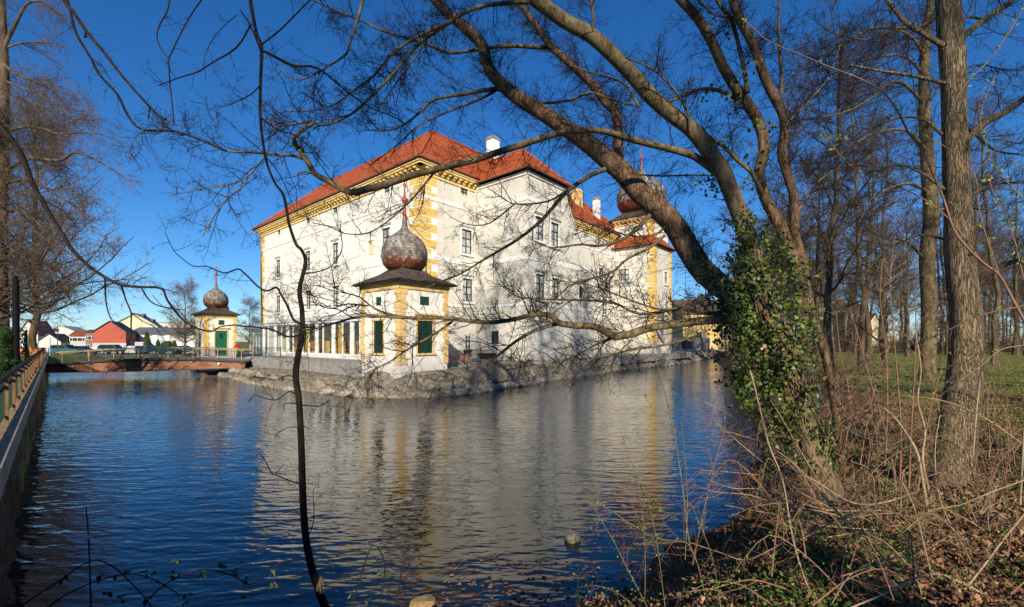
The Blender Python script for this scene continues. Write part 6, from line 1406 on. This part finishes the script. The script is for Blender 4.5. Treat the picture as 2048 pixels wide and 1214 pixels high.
WS[0] = 1.0
def proto(name, H_, r, nl, Lr, seed, lean=0, n2=9, n3=7, n4=2, up=.2, first=.25, bark='bark_far', tw='twig_wood', rmin=.008, ang=(40, 70)):
    """a bare tree grown from its trunk; returned at the origin"""
    rg = np.random.default_rng(seed); z = np.linspace(-.3, H_, 12); P = np.stack([np.cumsum(rg.normal(size=12)) * .09 * H_ / 15 + lean * z / H_, np.cumsum(rg.normal(size=12)) * .09 * H_ / 15, z], 1); P[:2, :2] = 0
    Rr = r * (1 - .8 * (z / H_).clip(0, 1) ** .9); Rr[0] *= 1.35; th = MB(); tw_ = MB(); th.tubes(P[None].astype(np.float32), Rr[None].astype(np.float32), 10)
    A, a = sprout(P[None], Rr[None], nl, Lr, 8, rf=.42, ang=ang, up=up, wob=.28, t0=first, lenfall=.55, rng=rg); th.tubes(A, a, 6)
    B, b = sprout(A, a, nl * n2, (Lr[0] * .28, Lr[1] * .42), 6, rf=.45, up=.1, wob=.35, rng=rg, rmin=rmin * 1.4, t0=.15); tw_.tubes(B, b, 4)
    C_, c = sprout(B, b, nl * n2 * n3, (Lr[0] * .12, Lr[1] * .17), 4, rf=.5, up=.05, wob=.4, rng=rg, rmin=rmin); tw_.tubes(C_, c, 3)
    if n4: D_, d_ = sprout(C_, c, nl * n2 * n3 * n4, (Lr[0] * .05, Lr[1] * .07), 3, rf=.7, up=.05, wob=.4, rng=rg, rmin=rmin * .8); tw_.tubes(D_, d_, 3)
    me1 = th.build('trunk', M[bark], None, True); me2 = tw_.build('crown', M[tw], None)
    r_ = (me1.data, me2.data); bpy.data.objects.remove(me1); bpy.data.objects.remove(me2); return r_
PR = [proto('a', 18, .24, 34, (3, 6.5), 1), proto('b', 21, .20, 30, (2.2, 5.5), 2, .8, first=.35), proto('c', 15, .17, 30, (2.4, 5), 3, -.5, first=.2), proto('d', 22, .3, 38, (3.5, 7), 4, first=.3), proto('e', 11, .12, 26, (2, 4), 5, first=.15, n2=8)]
def plant(k, x, y, z, s, rz, label, group=None, name='bare_tree', protos=None):
    me1, me2 = (protos or PR)[k]; r_ = bpy.data.objects.new(name, None); col.objects.link(r_); r_.location = (x, y, z); r_.rotation_euler = (0, 0, rz); r_.scale = (s, s, s); tag(r_, label, 'tree' if name == 'bare_tree' else 'shrub', group)
    for nm, me in (('trunk', me1), ('crown', me2)): o = bpy.data.objects.new(nm, me); col.objects.link(o); o.parent = r_
    return r_
# the wide round tree over the bridge end and its neighbours
big = [proto('w', 20, .27, 52, (5, 10), 11, first=.16, up=.12, n2=12, n3=9, ang=(45, 80), rmin=.013, tw='twig_far')]
plant(0, at(64, 0, 42).x, 42, -1.5, 1.22, 1.0, 'broad bare tree with a wide rounded crown by the left end of the bridge', protos=big)
plant(0, at(-8, 0, 27).x, 27, -1.5, .78, 3.0, 'bare brown tree leaning behind the hedge at the left edge', protos=big)
plant(0, at(368, 0, 76).x, 76, -2.3, .60, .4, 'spreading bare tree just left of the farther pavilion', protos=big)
plant(0, at(500, 0, 84).x, 84, -2.3, .50, 2.4, 'rounded bare tree between the farther pavilion and the castle', protos=big)
p = at(450, 0, 92); clipped('conifer', 'dark conifer tip showing behind the roof of the farther pavilion', 'tree', (p.x, p.y, -2.4), 1.6, 1.6, 10.6, 1600, .35, 'cone', 9)
wr = random.Random(77)
spots = []
named = [(1575, 24, 1, .8), (1660, 17, 2, .95), (1722, 26, 1, .85), (1738, 34, 3, .8), (1770, 22, 4, 1.1), (1630, 40, 0, 1), (1990, 30, 1, .9), (1950, 46, 3, .8), (1815, 48, 0, .85), (1540, 58, 3, .8), (1480, 74, 0, .95), (1610, 62, 1, .85)]
wlab = 'bare tree with a thin brown trunk standing in the wood behind the ivy-grown tree'; wgrp = 'bare trees in the wood on the right'
for px, Y_, k, s in named: spots.append((at(px, 0, Y_).x, Y_, k, s))
for i in range(86):
    px = wr.uniform(1420, 2140); Y_ = wr.uniform(48, 98) if px > 1700 else wr.uniform(40, 110); x = at(px, 0, Y_).x
    spots.append((x, Y_, wr.randrange(5), wr.uniform(.65, 1.0)))
for i in range(16): px = wr.uniform(1400, 1640); Y_ = wr.uniform(50, 95); spots.append((at(px, 0, Y_).x + 3, Y_, wr.randrange(4), wr.uniform(.8, 1.05)))
for x, y, k, s in spots:
    if seg_dist(np.array([x]), np.array([float(y)]), SHORE)[0] < 1.2 or inside(np.array([x]), np.array([float(y)]), MOAT)[0]: x += 4
    plant(k, x, y, gz(x, y) - .05, s, wr.uniform(0, 6.28), wlab, wgrp)
tall = [proto('t', 33, .36, 30, (4, 8), 21, first=.42, n2=9, n3=5, n4=0, rmin=.014)]
# trees behind the viewer, whose shadows reach the castle and the bank
for x, y, k, s in [(9.5, -17, 0, 1.0), (14.8, -13, 0, 1.05), (21, -17, 0, 1.0), (3.8, -19, 0, 1.0), (27, -15, 0, 1.0), (1.2, -26, 0, 1.15), (8.8, -24, 0, 1.05), (-1.8, -17, 0, .85), (16, -25, 0, 1.15)]:
    plant(k, x, y, -1.7, s, x, 'bare tree on the near bank behind the viewpoint whose shadow falls on the castle', 'bare trees behind the viewpoint', protos=tall)

# --- shrubs
def shrub_proto(n, H_, spread, seed, mat, r=(.004, .009), n2=6, n3=3, droop=-.05, bud=None, rmin=.0022):
    rg = np.random.default_rng(seed); P = np.zeros((1, 3, 3), dtype=np.float32); P[0, :, 2] = (-.1, 0, .1); base = rg.uniform(-.25, .25, (n, 2)) * spread
    K = 8; Q = np.zeros((n, K, 3)); D = np.column_stack([rg.normal(size=n) * spread * .45, rg.normal(size=n) * spread * .45, np.full(n, 1.0)]); D /= np.linalg.norm(D, axis=1, keepdims=True)
    Q[:, 0, :2] = base; Q[:, 0, 2] = -.05; st = (H_ * rg.uniform(.5, 1.1, n) / (K - 1))[:, None]
    for k in range(1, K): D += rg.normal(size=(n, 3)) * .13 + np.array([0, 0, droop]); D /= np.linalg.norm(D, axis=1, keepdims=True); Q[:, k] = Q[:, k - 1] + D * st
    Rr = rg.uniform(*r, n)[:, None] * np.linspace(1, .4, K)[None]; a = MB(); a.tubes(Q.astype(np.float32), Rr.astype(np.float32), 5)
    b = MB(); B, bb = sprout(Q, Rr, n * n2, (.15 * H_, .42 * H_), 6, rf=.6, up=.05, wob=.3, rng=rg, rmin=rmin, ang=(25, 65)); b.tubes(B, bb, 3)
    if n3: C_, c = sprout(B, bb, n * n2 * n3, (.05 * H_, .14 * H_), 4, rf=.7, up=.05, wob=.35, rng=rg, rmin=rmin * .8); b.tubes(C_, c, 3)
    m1 = a.build('stems', M[mat], None); m2 = b.build('twigs', M[mat], None); md = [m1.data, m2.data]
    bpy.data.objects.remove(m1); bpy.data.objects.remove(m2)
    if bud:
        tips = (C_ if n3 else B)[:, -1]; tips = tips[rg.random(len(tips)) < bud]; c = MB(); leafset(c, np.asarray(tips), np.zeros((len(tips), 3)) + [0, 0, .6], .022, rg, jit=.8); m3 = c.build('buds', M['bud'], None); md.append(m3.data); bpy.data.objects.remove(m3)
    return md
SH = [shrub_proto(12, 1.6, 1.3, 1, 'twig_red', bud=.3, n2=5, n3=2), shrub_proto(10, 1.9, 1.0, 2, 'twig_tan', bud=.15, n2=5, n3=2), shrub_proto(14, 1.0, 1.8, 3, 'twig_tan', r=(.003, .006), n2=4, n3=2), shrub_proto(9, 2.4, .8, 4, 'twig_red', bud=.3, n2=5, n3=2)]
SF = [shrub_proto(40, 3.6, 1.0, 5, 'twig_far', r=(.012, .03), n2=7, n3=3, rmin=.010), shrub_proto(40, 2.6, 1.3, 6, 'twig_far', r=(.01, .025), n2=7, n3=3, rmin=.009)]
def bush(md, x, y, z, s, rz, label, group, name='bare_shrub'):
    r_ = bpy.data.objects.new(name, None); col.objects.link(r_); r_.location = (x, y, z); r_.rotation_euler = (0, 0, rz); r_.scale = (s, s, s); tag(r_, label, 'shrub', group)
    for nm, me in zip(('stems', 'twigs', 'buds'), md): o = bpy.data.objects.new(nm, me); col.objects.link(o); o.parent = r_; nm != 'stems' and tag(o, kind='stuff')
sr = random.Random(5)
near = [(1700, 6.5, 0, .8), (1760, 7.5, 3, .9), (1800, 6.0, 1, .8), (1640, 8.5, 2, 1), (1730, 9.5, 1, 1), (1850, 8.5, 3, .85), (1960, 7.5, 0, .9), (2020, 6.0, 1, .8), (1990, 9.5, 3, .9), (1690, 12, 0, 1.2), (1660, 15, 3, 1.3), (1700, 19, 0, 1.6), (1620, 12, 1, 1.0), (1560, 6.6, 2, .9), (1620, 5.4, 2, .8), (1680, 4.9, 2, .9), (1760, 4.6, 2, .8), (1870, 4.8, 2, .8), (1980, 4.5, 2, .8), (1520, 8.0, 2, .9), (1560, 10.5, 2, 1), (1600, 17, 3, 1.2), (1540, 17, 0, 1.2), (1580, 24, 0, 1.7), (1530, 30, 1, 1.9), (1640, 28, 3, 1.6), (1480, 40, 0, 2.4), (1500, 50, 1, 2.6), (1470, 62, 0, 3)]
near += [(sr.uniform(1620, 2080), sr.uniform(4.2, 10), sr.randrange(4), sr.uniform(.55, .95)) for _ in range(7)] + [(sr.uniform(1540, 1690), sr.uniform(10, 26), sr.randrange(4), sr.uniform(1, 1.6)) for _ in range(8)]
for px, Y_, k, s in near:
    x = at(px, 0, Y_).x; z = gz(x, Y_)
    if z < -3.1: x += .8; z = max(gz(x, Y_), -3.2)
    bush(SH[k], x, Y_, z, s, sr.uniform(0, 6.28), 'bare reddish shrub tangled in the undergrowth on the right bank', 'bare shrubs on the right bank')
for i in range(46):
    px = sr.uniform(1470, 2120); Y_ = sr.uniform(58, 92) if px > 1690 else sr.uniform(50, 95); x = at(px, 0, Y_).x
    bush(SF[i % 2], x, Y_, gz(x, Y_), sr.uniform(.8, 1.5), sr.uniform(0, 6), 'brown thicket of bare stems along the far edge of the meadow', 'thickets at the wood edge')

# --- near shrub stems with opening buds, traced
def stems(name, label, lst, mat, twmat, per_m=5, L=(.08, .4), lv2=3, lv3=0, seed=50, buds=0, cat='shrub', r1=(.0012, .0025), bs=.03, sp=1.0, child='stems', ws=.66):
    T = Tree(name, at(lst[0][0][0][0], lst[0][0][0][1], lst[0][1]), label, cat)
    for it in lst: pts, d0, d1, w0, w1 = it; w0 *= ws; w1 = max(1.2, w1 * ws); T.add(limb(pts, d0, d1, w0, w1, wob=.02), 6, sp)
    tip = T.twigs(per_m=per_m, L=L, lv2=lv2, lv3=lv3, r1=r1, up=.1, seed=seed, rmin=.0010); T.done(mat, twmat, child, 'twigs')
    if buds:
        rg = np.random.default_rng(seed); P = []
        for Pq, Rq, s_ in T.limbs:
            a, b, l = resamp(Pq, Rq, max(3, int(l_ := 1) + 14)); P += [q for q in a[2:] if rg.random() < .6]
        P = np.array(P); P = np.repeat(P, 4, axis=0) + rg.normal(size=(len(P) * 4, 3)) * .016; t = tip[:, -1]; t = t[rg.random(len(t)) < buds]; P = np.vstack([P, t]); c = MB(); leafset(c, P, np.zeros((len(P), 3)) + [0, 0, .5], bs, rg, jit=.9, droop=(0, 0, .6)); c.build('buds', M['bud'], T.root)
    return T
stems('budding_shrub', 'near shrub with reddish stems and green opening buds before the thick trunk on the right', [
 ([(2070, 680), (2045, 635), (2025, 598), (1998, 550), (1963, 523), (1912, 468), (1888, 400), (1865, 346), (1845, 303), (1816, 264), (1796, 224), (1773, 191), (1747, 171), (1707, 152), (1654, 132), (1608, 112), (1575, 99), (1532, 79), (1490, 40)], 3.2, 3.8, 8, 2),
 ([(2048, 610), (2032, 615), (1980, 625), (1929, 645), (1868, 673), (1820, 693)], 3.1, 3.4, 5, 2), ([(1845, 303), (1822, 138), (1799, 82), (1773, 3)], 3.5, 3.6, 3, 2), ([(1911, 198), (1938, 160), (1977, 122), (2023, 56), (2050, 10)], 3.5, 3.4, 3.5, 2.5), ([(1963, 523), (1900, 440), (1850, 400), (1790, 370), (1700, 330), (1640, 255)], 3.4, 3.9, 4, 2),
 ([(1998, 550), (1960, 430), (1950, 350), (1900, 300), (1830, 260)], 3.3, 3.6, 3.5, 1.6), ([(2048, 560), (2020, 450), (1985, 380), (1975, 340)], 3.1, 3.3, 3, 2), ([(1796, 224), (1740, 260), (1700, 280), (1660, 270)], 3.6, 3.8, 2.4, 1.4), ([(2070, 420), (2010, 360), (1990, 330), (1960, 240), (1990, 150)], 3.2, 3.4, 2.6, 1.6), ([(1865, 346), (1800, 330), (1740, 345), (1700, 322)], 3.5, 3.7, 2.6, 1.4)],
 M['twig_red'], M['twig_red'], per_m=4, L=(.08, .35), lv2=2, seed=51, buds=.25, bs=.034)
stems('fallen_brush', 'pale brown brush of long twigs fanning out low over the water on the right', [
 ([(1833, 985), (1779, 1002), (1725, 1009), (1682, 995), (1618, 955), (1547, 937), (1493, 898), (1421, 834)], 4.9, 4.6, 7, 1.6), ([(1761, 1020), (1654, 1020), (1560, 990), (1511, 977), (1468, 977), (1421, 962)], 4.8, 4.5, 5, 1.5), ([(1700, 1040), (1640, 1022), (1560, 1010), (1500, 990), (1440, 985), (1400, 975)], 4.7, 4.4, 5, 1.3), ([(1690, 1030), (1600, 985), (1540, 955), (1470, 945), (1400, 940)], 4.8, 4.6, 4, 1.2), ([(1680, 1010), (1620, 960), (1560, 900), (1480, 870), (1440, 860)], 5.0, 4.8, 4, 1.2), ([(1750, 1060), (1640, 1050), (1560, 1030), (1500, 1020), (1450, 1010)], 4.5, 4.3, 4, 1.3), ([(1720, 1062), (1650, 1075), (1600, 1068), (1540, 1100), (1490, 1120), (1440, 1105), (1380, 1085)], 4.4, 4.1, 5, 1.6), ([(1640, 1010), (1590, 930), (1520, 880), (1460, 830), (1400, 800)], 5.2, 5.4, 3.4, 1.2), ([(1660, 1000), (1600, 900), (1560, 830), (1540, 800)], 5.2, 5.6, 3, 1.2)],
 M['twig_tan'], M['twig_red'], per_m=14, L=(.12, .6), lv2=4, seed=52)
stems('undergrowth_stems', 'long bare tan stems crossing each other in the right foreground', [
 ([(1500, 740), (1511, 780), (1536, 884), (1565, 959), (1582, 1059), (1597, 1120), (1618, 1180), (1640, 1225)], 3.9, 3.3, 4, 6), ([(1853, 1010), (1840, 930), (1829, 894), (1797, 844), (1768, 816)], 4.9, 5.2, 10, 4), ([(1862, 1000), (1845, 920), (1850, 860), (1835, 800), (1842, 740), (1830, 660)], 5.0, 5.3, 8, 3), ([(2010, 1225), (1958, 1184), (1915, 1162), (1879, 1148), (1843, 1152), (1804, 1170), (1761, 1191), (1690, 1220)], 3.4, 3.1, 8, 5), ([(2060, 1015), (2047, 1030), (2011, 1073), (1976, 1120), (1940, 1166), (1900, 1215)], 3.6, 3.3, 7, 5),
 ([(1640, 985), (1661, 1009), (1693, 1045), (1725, 1087), (1761, 1137), (1793, 1184), (1820, 1220)], 4.2, 3.3, 6, 8), ([(1700, 1065), (1718, 1062), (1761, 1080), (1790, 1102), (1830, 1150), (1850, 1214)], 3.9, 3.3, 6, 4), ([(1805, 965), (1830, 1020), (1850, 1100), (1875, 1200)], 4.2, 3.4, 4, 5), ([(1990, 1214), (1930, 1100), (1880, 1000), (1870, 900), (1880, 830)], 3.6, 4.6, 4, 2.5), ([(2048, 890), (1960, 830), (1880, 800), (1800, 790)], 4.4, 4.7, 4, 2), ([(2048, 960), (1980, 985), (1920, 1010), (1860, 1022), (1800, 1070)], 4.0, 3.8, 4, 2), ([(1660, 1214), (1700, 1150), (1760, 1120), (1830, 1110), (1900, 1070)], 3.2, 3.4, 3.5, 2), ([(1920, 760), (1958, 735), (2000, 700), (2048, 690)], 4.6, 4.4, 2.5, 2), ([(2052, 760), (2046, 900), (2040, 1010)], 4.3, 4.1, 5, 6), ([(1960, 760), (1952, 830), (1946, 910)], 5.2, 5.1, 4, 5)],
 M['twig_tan'], M['twig_red'], per_m=12, L=(.1, .6), lv2=4, seed=53, buds=.05, bs=.02)
stems('sucker_shoots', 'tall straight tan shoots with green buds standing left of the thick ridged trunk', [
 ([(1800, 960), (1802, 860), (1795, 760), (1785, 640), (1780, 560), (1790, 470)], 5.6, 5.6, 6, 2), ([(1818, 975), (1822, 870), (1828, 760), (1832, 650), (1828, 560)], 5.5, 5.6, 6, 2), ([(1790, 950), (1770, 860), (1740, 760), (1722, 690), (1700, 620)], 5.6, 6, 5, 1.6), ([(1835, 985), (1850, 880), (1865, 800), (1885, 730)], 5.4, 5.5, 5, 2), ([(1770, 930), (1775, 820), (1772, 700), (1760, 600), (1765, 520)], 6, 6.2, 5, 1.8), ([(1720, 930), (1735, 840), (1760, 740), (1800, 640)], 6, 6.2, 4, 1.6), ([(1690, 900), (1700, 800), (1680, 700), (1672, 620)], 7, 7.2, 4, 1.6), ([(1880, 830), (1860, 740), (1830, 690), (1800, 660)], 5.6, 5.8, 3, 1.5), ([(1980, 900), (1975, 800), (1990, 700), (1985, 640)], 5.8, 5.8, 4, 1.6), ([(1650, 880), (1690, 840), (1740, 820), (1800, 830)], 6.5, 6.4, 3.5, 1.6), ([(2030, 930), (2010, 820), (1960, 760), (1930, 740)], 5.5, 5.6, 3.5, 1.6), ([(1700, 1000), (1760, 930), (1840, 880), (1900, 870)], 5.2, 5.2, 3.5, 1.5)],
 M['twig_red'], M['twig_tan'], per_m=9, L=(.12, .7), lv2=4, seed=57, buds=.25, bs=.026, ws=.62)
stems('brush_tangle', 'low tangle of reddish twigs lying over the leaves at the lower right corner', [
 ([(lr0.uniform(1500, 2060), lr0.uniform(980, 1220)), None, None], 0, 0, 3.2, 1.4) for lr0 in []] or [([(x_, y_), (x_ + dx_ * .35, y_ - 40 + wy_), (x_ + dx_ * .7, y_ - 45 + wy_ * 2), (x_ + dx_, y_ - 15 + wy_)], d_, d_ + .1, 4, 1.6) for x_, y_, dx_, wy_, d_ in [(random.Random(q).uniform(1480, 2040), 1000 + 215 * random.Random(q + 90).random(), random.Random(q + 7).uniform(-260, 260), random.Random(q + 3).uniform(-50, 50), 0) for q in range(30)] for d_ in [1.75 * F / (y_ - 682) * .97 + .05]],
 M['twig_red'], M['twig_red'], per_m=7, L=(.08, .45), lv2=3, seed=58, buds=.04, bs=.02, ws=.8)
stems('wild_rose', 'thorny green rose stems arching over the water at the lower centre right', [
 ([(1300, 1225), (1279, 1184), (1250, 1128), (1229, 1085), (1206, 1047), (1183, 1012)], 3.6, 3.9, 4, 1.6), ([(1380, 1100), (1372, 1085), (1314, 1076), (1265, 1050), (1215, 1017), (1168, 994)], 3.5, 3.9, 4.5, 1.6), ([(1419, 1225), (1396, 1131), (1378, 1082), (1367, 991), (1355, 904), (1348, 860), (1325, 767), (1307, 705), (1289, 657), (1274, 625), (1235, 565)], 3.5, 4.4, 6, 1.6), ([(1442, 1220), (1425, 1117), (1399, 1047), (1381, 1006)], 3.3, 3.5, 4, 1.6), ([(1385, 1130), (1407, 1023), (1425, 947), (1440, 889), (1450, 850), (1445, 790)], 3.5, 4.0, 4, 1.5), ([(1370, 1120), (1375, 1000), (1368, 900), (1362, 840)], 3.5, 3.8, 3, 2), ([(1290, 1190), (1290, 1100), (1282, 1000), (1265, 930), (1240, 860)], 3.5, 4, 3, 1.2), ([(1330, 1214), (1320, 1130), (1308, 1050), (1290, 980), (1270, 940)], 3.4, 3.8, 3, 1.2), ([(1270, 1214), (1225, 1180), (1170, 1172), (1120, 1195)], 3.6, 3.6, 3.5, 2), ([(1155, 1225), (1156, 1170), (1150, 1140)], 3.8, 3.8, 2, 1.2), ([(1355, 1040), (1310, 1010), (1270, 960)], 3.6, 3.9, 2, 1)],
 M['twig_green'], M['twig_red'], per_m=9, L=(.08, .4), lv2=3, seed=54, buds=.02, bs=.02)
# bramble arching along the bottom left
BR = Tree('bramble', at(290, 1225, 3.9), 'dark bramble stem with toothed leaves arching along the bottom left edge', 'bramble')
for pts in ([(30, 1225), (58, 1201), (117, 1163), (157, 1134), (187, 1121), (210, 1125), (239, 1143), (262, 1166), (292, 1198), (310, 1225)], [(280, 1225), (303, 1192), (344, 1160), (394, 1140), (437, 1143), (472, 1154), (500, 1169), (530, 1150), (560, 1125), (590, 1120)], [(80, 1225), (140, 1185), (200, 1160), (260, 1148), (310, 1160), (360, 1190)], [(182, 1225), (180, 1150), (176, 1060), (172, 1015)], [(700, 1225), (720, 1160), (745, 1090), (770, 1130), (760, 1214)], [(790, 1225), (800, 1160), (810, 1120)]): BR.add(limb(pts, 3.7, 3.9, 3.2, 2), 6, 1)
BR.twigs(per_m=6, L=(.05, .16), lv2=0, lv3=0, r1=(.001, .0018), up=0, seed=61, rmin=.001); BR.done(M['bark_dark'], M['twig_dark'], 'stems', 'twigs')
rg = np.random.default_rng(62); c = MB(); P = np.array([at(px, py, 3.8) for px, py in [(210, 1150), (255, 1142), (290, 1145), (300, 1150), (230, 1160), (318, 1160), (345, 1130), (350, 1165), (405, 1145), (410, 1152), (440, 1135), (470, 1150), (495, 1160), (552, 1148), (548, 1170), (120, 1165), (215, 1190), (250, 1195), (365, 1190), (300, 1200), (375, 1200), (490, 1185), (700, 1190), (735, 1200), (745, 1085), (780, 1160), (760, 1150)]]); P = np.repeat(P, 3, axis=0) + rg.normal(size=(len(P) * 3, 3)) * .022
leafset(c, P, np.zeros((len(P), 3)) + [0, -.6, .5], .06, rg, 'plain', .7, droop=(0, 0, -.6)); c.build('leaves', M['bramble_leaf'], BR.root)

# --- leaf litter, herbs and grass
lr = np.random.default_rng(90)
def scatter(n, px0, px1, r0, r1, mb, size, nrm_jit, kind='plain', lift=.02, cond=None, pw=1.6):
    px = lr.uniform(px0, px1, n); Y_ = r0 + (r1 - r0) * lr.uniform(0, 1, n) ** pw; X_ = (px - 1024) / F * Y_; Z_ = ground_z(X_, Y_); k = (Z_ > -3.15)
    if cond is not None: k &= cond(X_, Y_)
    P = np.column_stack([X_, Y_, Z_ + lr.uniform(.005, lift, n)])[k]; leafset(mb, P, np.zeros((len(P), 3)) + [0, 0, 1], size, lr, kind, nrm_jit, .5); return len(P)
mb = MB(); scatter(46000, 1380, 2250, 2.6, 15, mb, .048, .7, lift=.06); scatter(2500, 1000, 1450, 3.5, 7, mb, .055, .5, lift=.06); scatter(6000, 1500, 2250, 2.6, 6, mb, .06, .7, kind='ivy', lift=.06)
tag(mb.build('leaf_litter', M['litter']), 'brown fallen leaves covering the right bank', 'leaf litter', kind='stuff')
mb = MB(); cl = lambda X_, Y_: fbm(X_, Y_, .9, 33) > .47
scatter(16000, 1500, 2250, 2.6, 11, mb, .045, .9, lift=.13, cond=cl); scatter(900, 1150, 1600, 3, 6, mb, .04, .9, lift=.12); tag(mb.build('spring_herbs', M['herb']), 'low green spring herbs sprouting through the fallen leaves', 'herbs', kind='stuff')
def blades(n, px0, px1, r0, r1, h, mb, cond=None, pw=1.0, w=.008):
    px = lr.uniform(px0, px1, n); Y_ = r0 + (r1 - r0) * lr.uniform(0, 1, n) ** pw; X_ = (px - 1024) / F * Y_; Z_ = ground_z(X_, Y_); k = Z_ > -3.0
    if cond is not None: k &= cond(X_, Y_)
    X_, Y_, Z_ = X_[k], Y_[k], Z_[k]; m_ = len(X_); a = lr.uniform(0, math.tau, m_); hh = h * lr.uniform(.5, 1.3, m_); ww = w * (1 + Y_ / 10); l = lr.normal(size=(m_, 2)) * hh[:, None] * .35
    b = np.column_stack([X_, Y_, Z_ - .01]); s = np.column_stack([np.cos(a) * ww, np.sin(a) * ww, 0 * a]); t = b + np.column_stack([l, hh]); V = np.stack([b - s, b + s, t], 1).reshape(-1, 3); n0 = len(mb.v); mb.v += V.tolist(); mb.f += [(n0 + 3 * i, n0 + 3 * i + 1, n0 + 3 * i + 2) for i in range(m_)]
mb = MB(); far_ = lambda X_, Y_: seg_dist(X_, Y_, SHORE) > 4.0
blades(34000, 1600, 2200, 9.5, 34, .07, mb, far_, 1.3); blades(9000, 1450, 2200, 3, 11, .10, mb, lambda X_, Y_: fbm(X_, Y_, .8, 35) > .5)
tag(mb.build('meadow_grass', M['grassblade']), 'short green grass of the meadow and bank', 'grass', kind='stuff')
mb = MB(); px = lr.uniform(820, 1420, 240); py = lr.uniform(1120, 1214, 240) ; P = np.array([[(a_ - 1024) / F * (2787 / (b_ - 682)), 2787 / (b_ - 682), WATER + .006] for a_, b_ in zip(px, py)])
leafset(mb, P[P[:, 0] > -.9], np.zeros(((P[:, 0] > -.9).sum(), 3)) + [0, 0, 1], .055, lr, 'ivy', .06, .1); tag(mb.build('floating_leaves', M['litter']), 'dead brown leaves floating by the near bank', 'leaves', kind='stuff')
# ------------------------------------------------------------------ camera, sun and sky
cam = bpy.data.cameras.new('camera'); co = bpy.data.objects.new('camera', cam); col.objects.link(co); scene.camera = co
co.location = (0, 0, 0); co.rotation_euler = (R(90), 0, 0)
cam.sensor_width = 36; cam.lens = 36 * F / 2048; cam.shift_y = (H0 - 607) / 2048; cam.clip_end = 3000; cam.clip_start = 0.05
SUN_EL, SX, SY = 23.5, 0.03, -1.0        # towards the sun: behind the viewer, slightly left
w = bpy.data.worlds.new('World'); scene.world = w; w.use_nodes = True; nt = w.node_tree
sky = nt.nodes.new('ShaderNodeTexSky'); sky.sky_type = 'NISHITA'; sky.sun_disc = False; sky.sun_elevation = R(SUN_EL)
sky.sun_rotation = math.atan2(SX, SY); sky.altitude = 300; sky.air_density = 1.0; sky.dust_density = 0.0; sky.ozone_density = 5.0
bg = nt.nodes['Background']; bg.inputs['Strength'].default_value = 0.10
hs = nt.nodes.new('ShaderNodeHueSaturation'); hs.inputs['Saturation'].default_value = 1.2
nt.links.new(sky.outputs[0], hs.inputs['Color']); nt.links.new(mixc(nt, 1.0, hs.outputs[0], (0.82, 0.95, 1.10), 'MULTIPLY'), bg.inputs['Color'])
sl = bpy.data.lights.new('sun', 'SUN'); sl.energy = 5.0; sl.angle = R(0.5); sl.color = (1.0, 0.89, 0.72)
so = bpy.data.objects.new('sun', sl); col.objects.link(so)
h = math.cos(R(SUN_EL)); d = Vector((SX, SY, 0)).normalized() * h; d.z = math.sin(R(SUN_EL)); so.rotation_euler = d.to_track_quat('Z', 'Y').to_euler(); so.location = (0, -20, 40)
scene.view_settings.view_transform = 'Standard'; scene.view_settings.look = 'None'; scene.view_settings.exposure = 0.3; scene.view_settings.gamma = 1
scene.cycles.max_bounces = 6; scene.cycles.transparent_max_bounces = 8; scene.cycles.caustics_reflective = False; scene.cycles.caustics_refractive = False
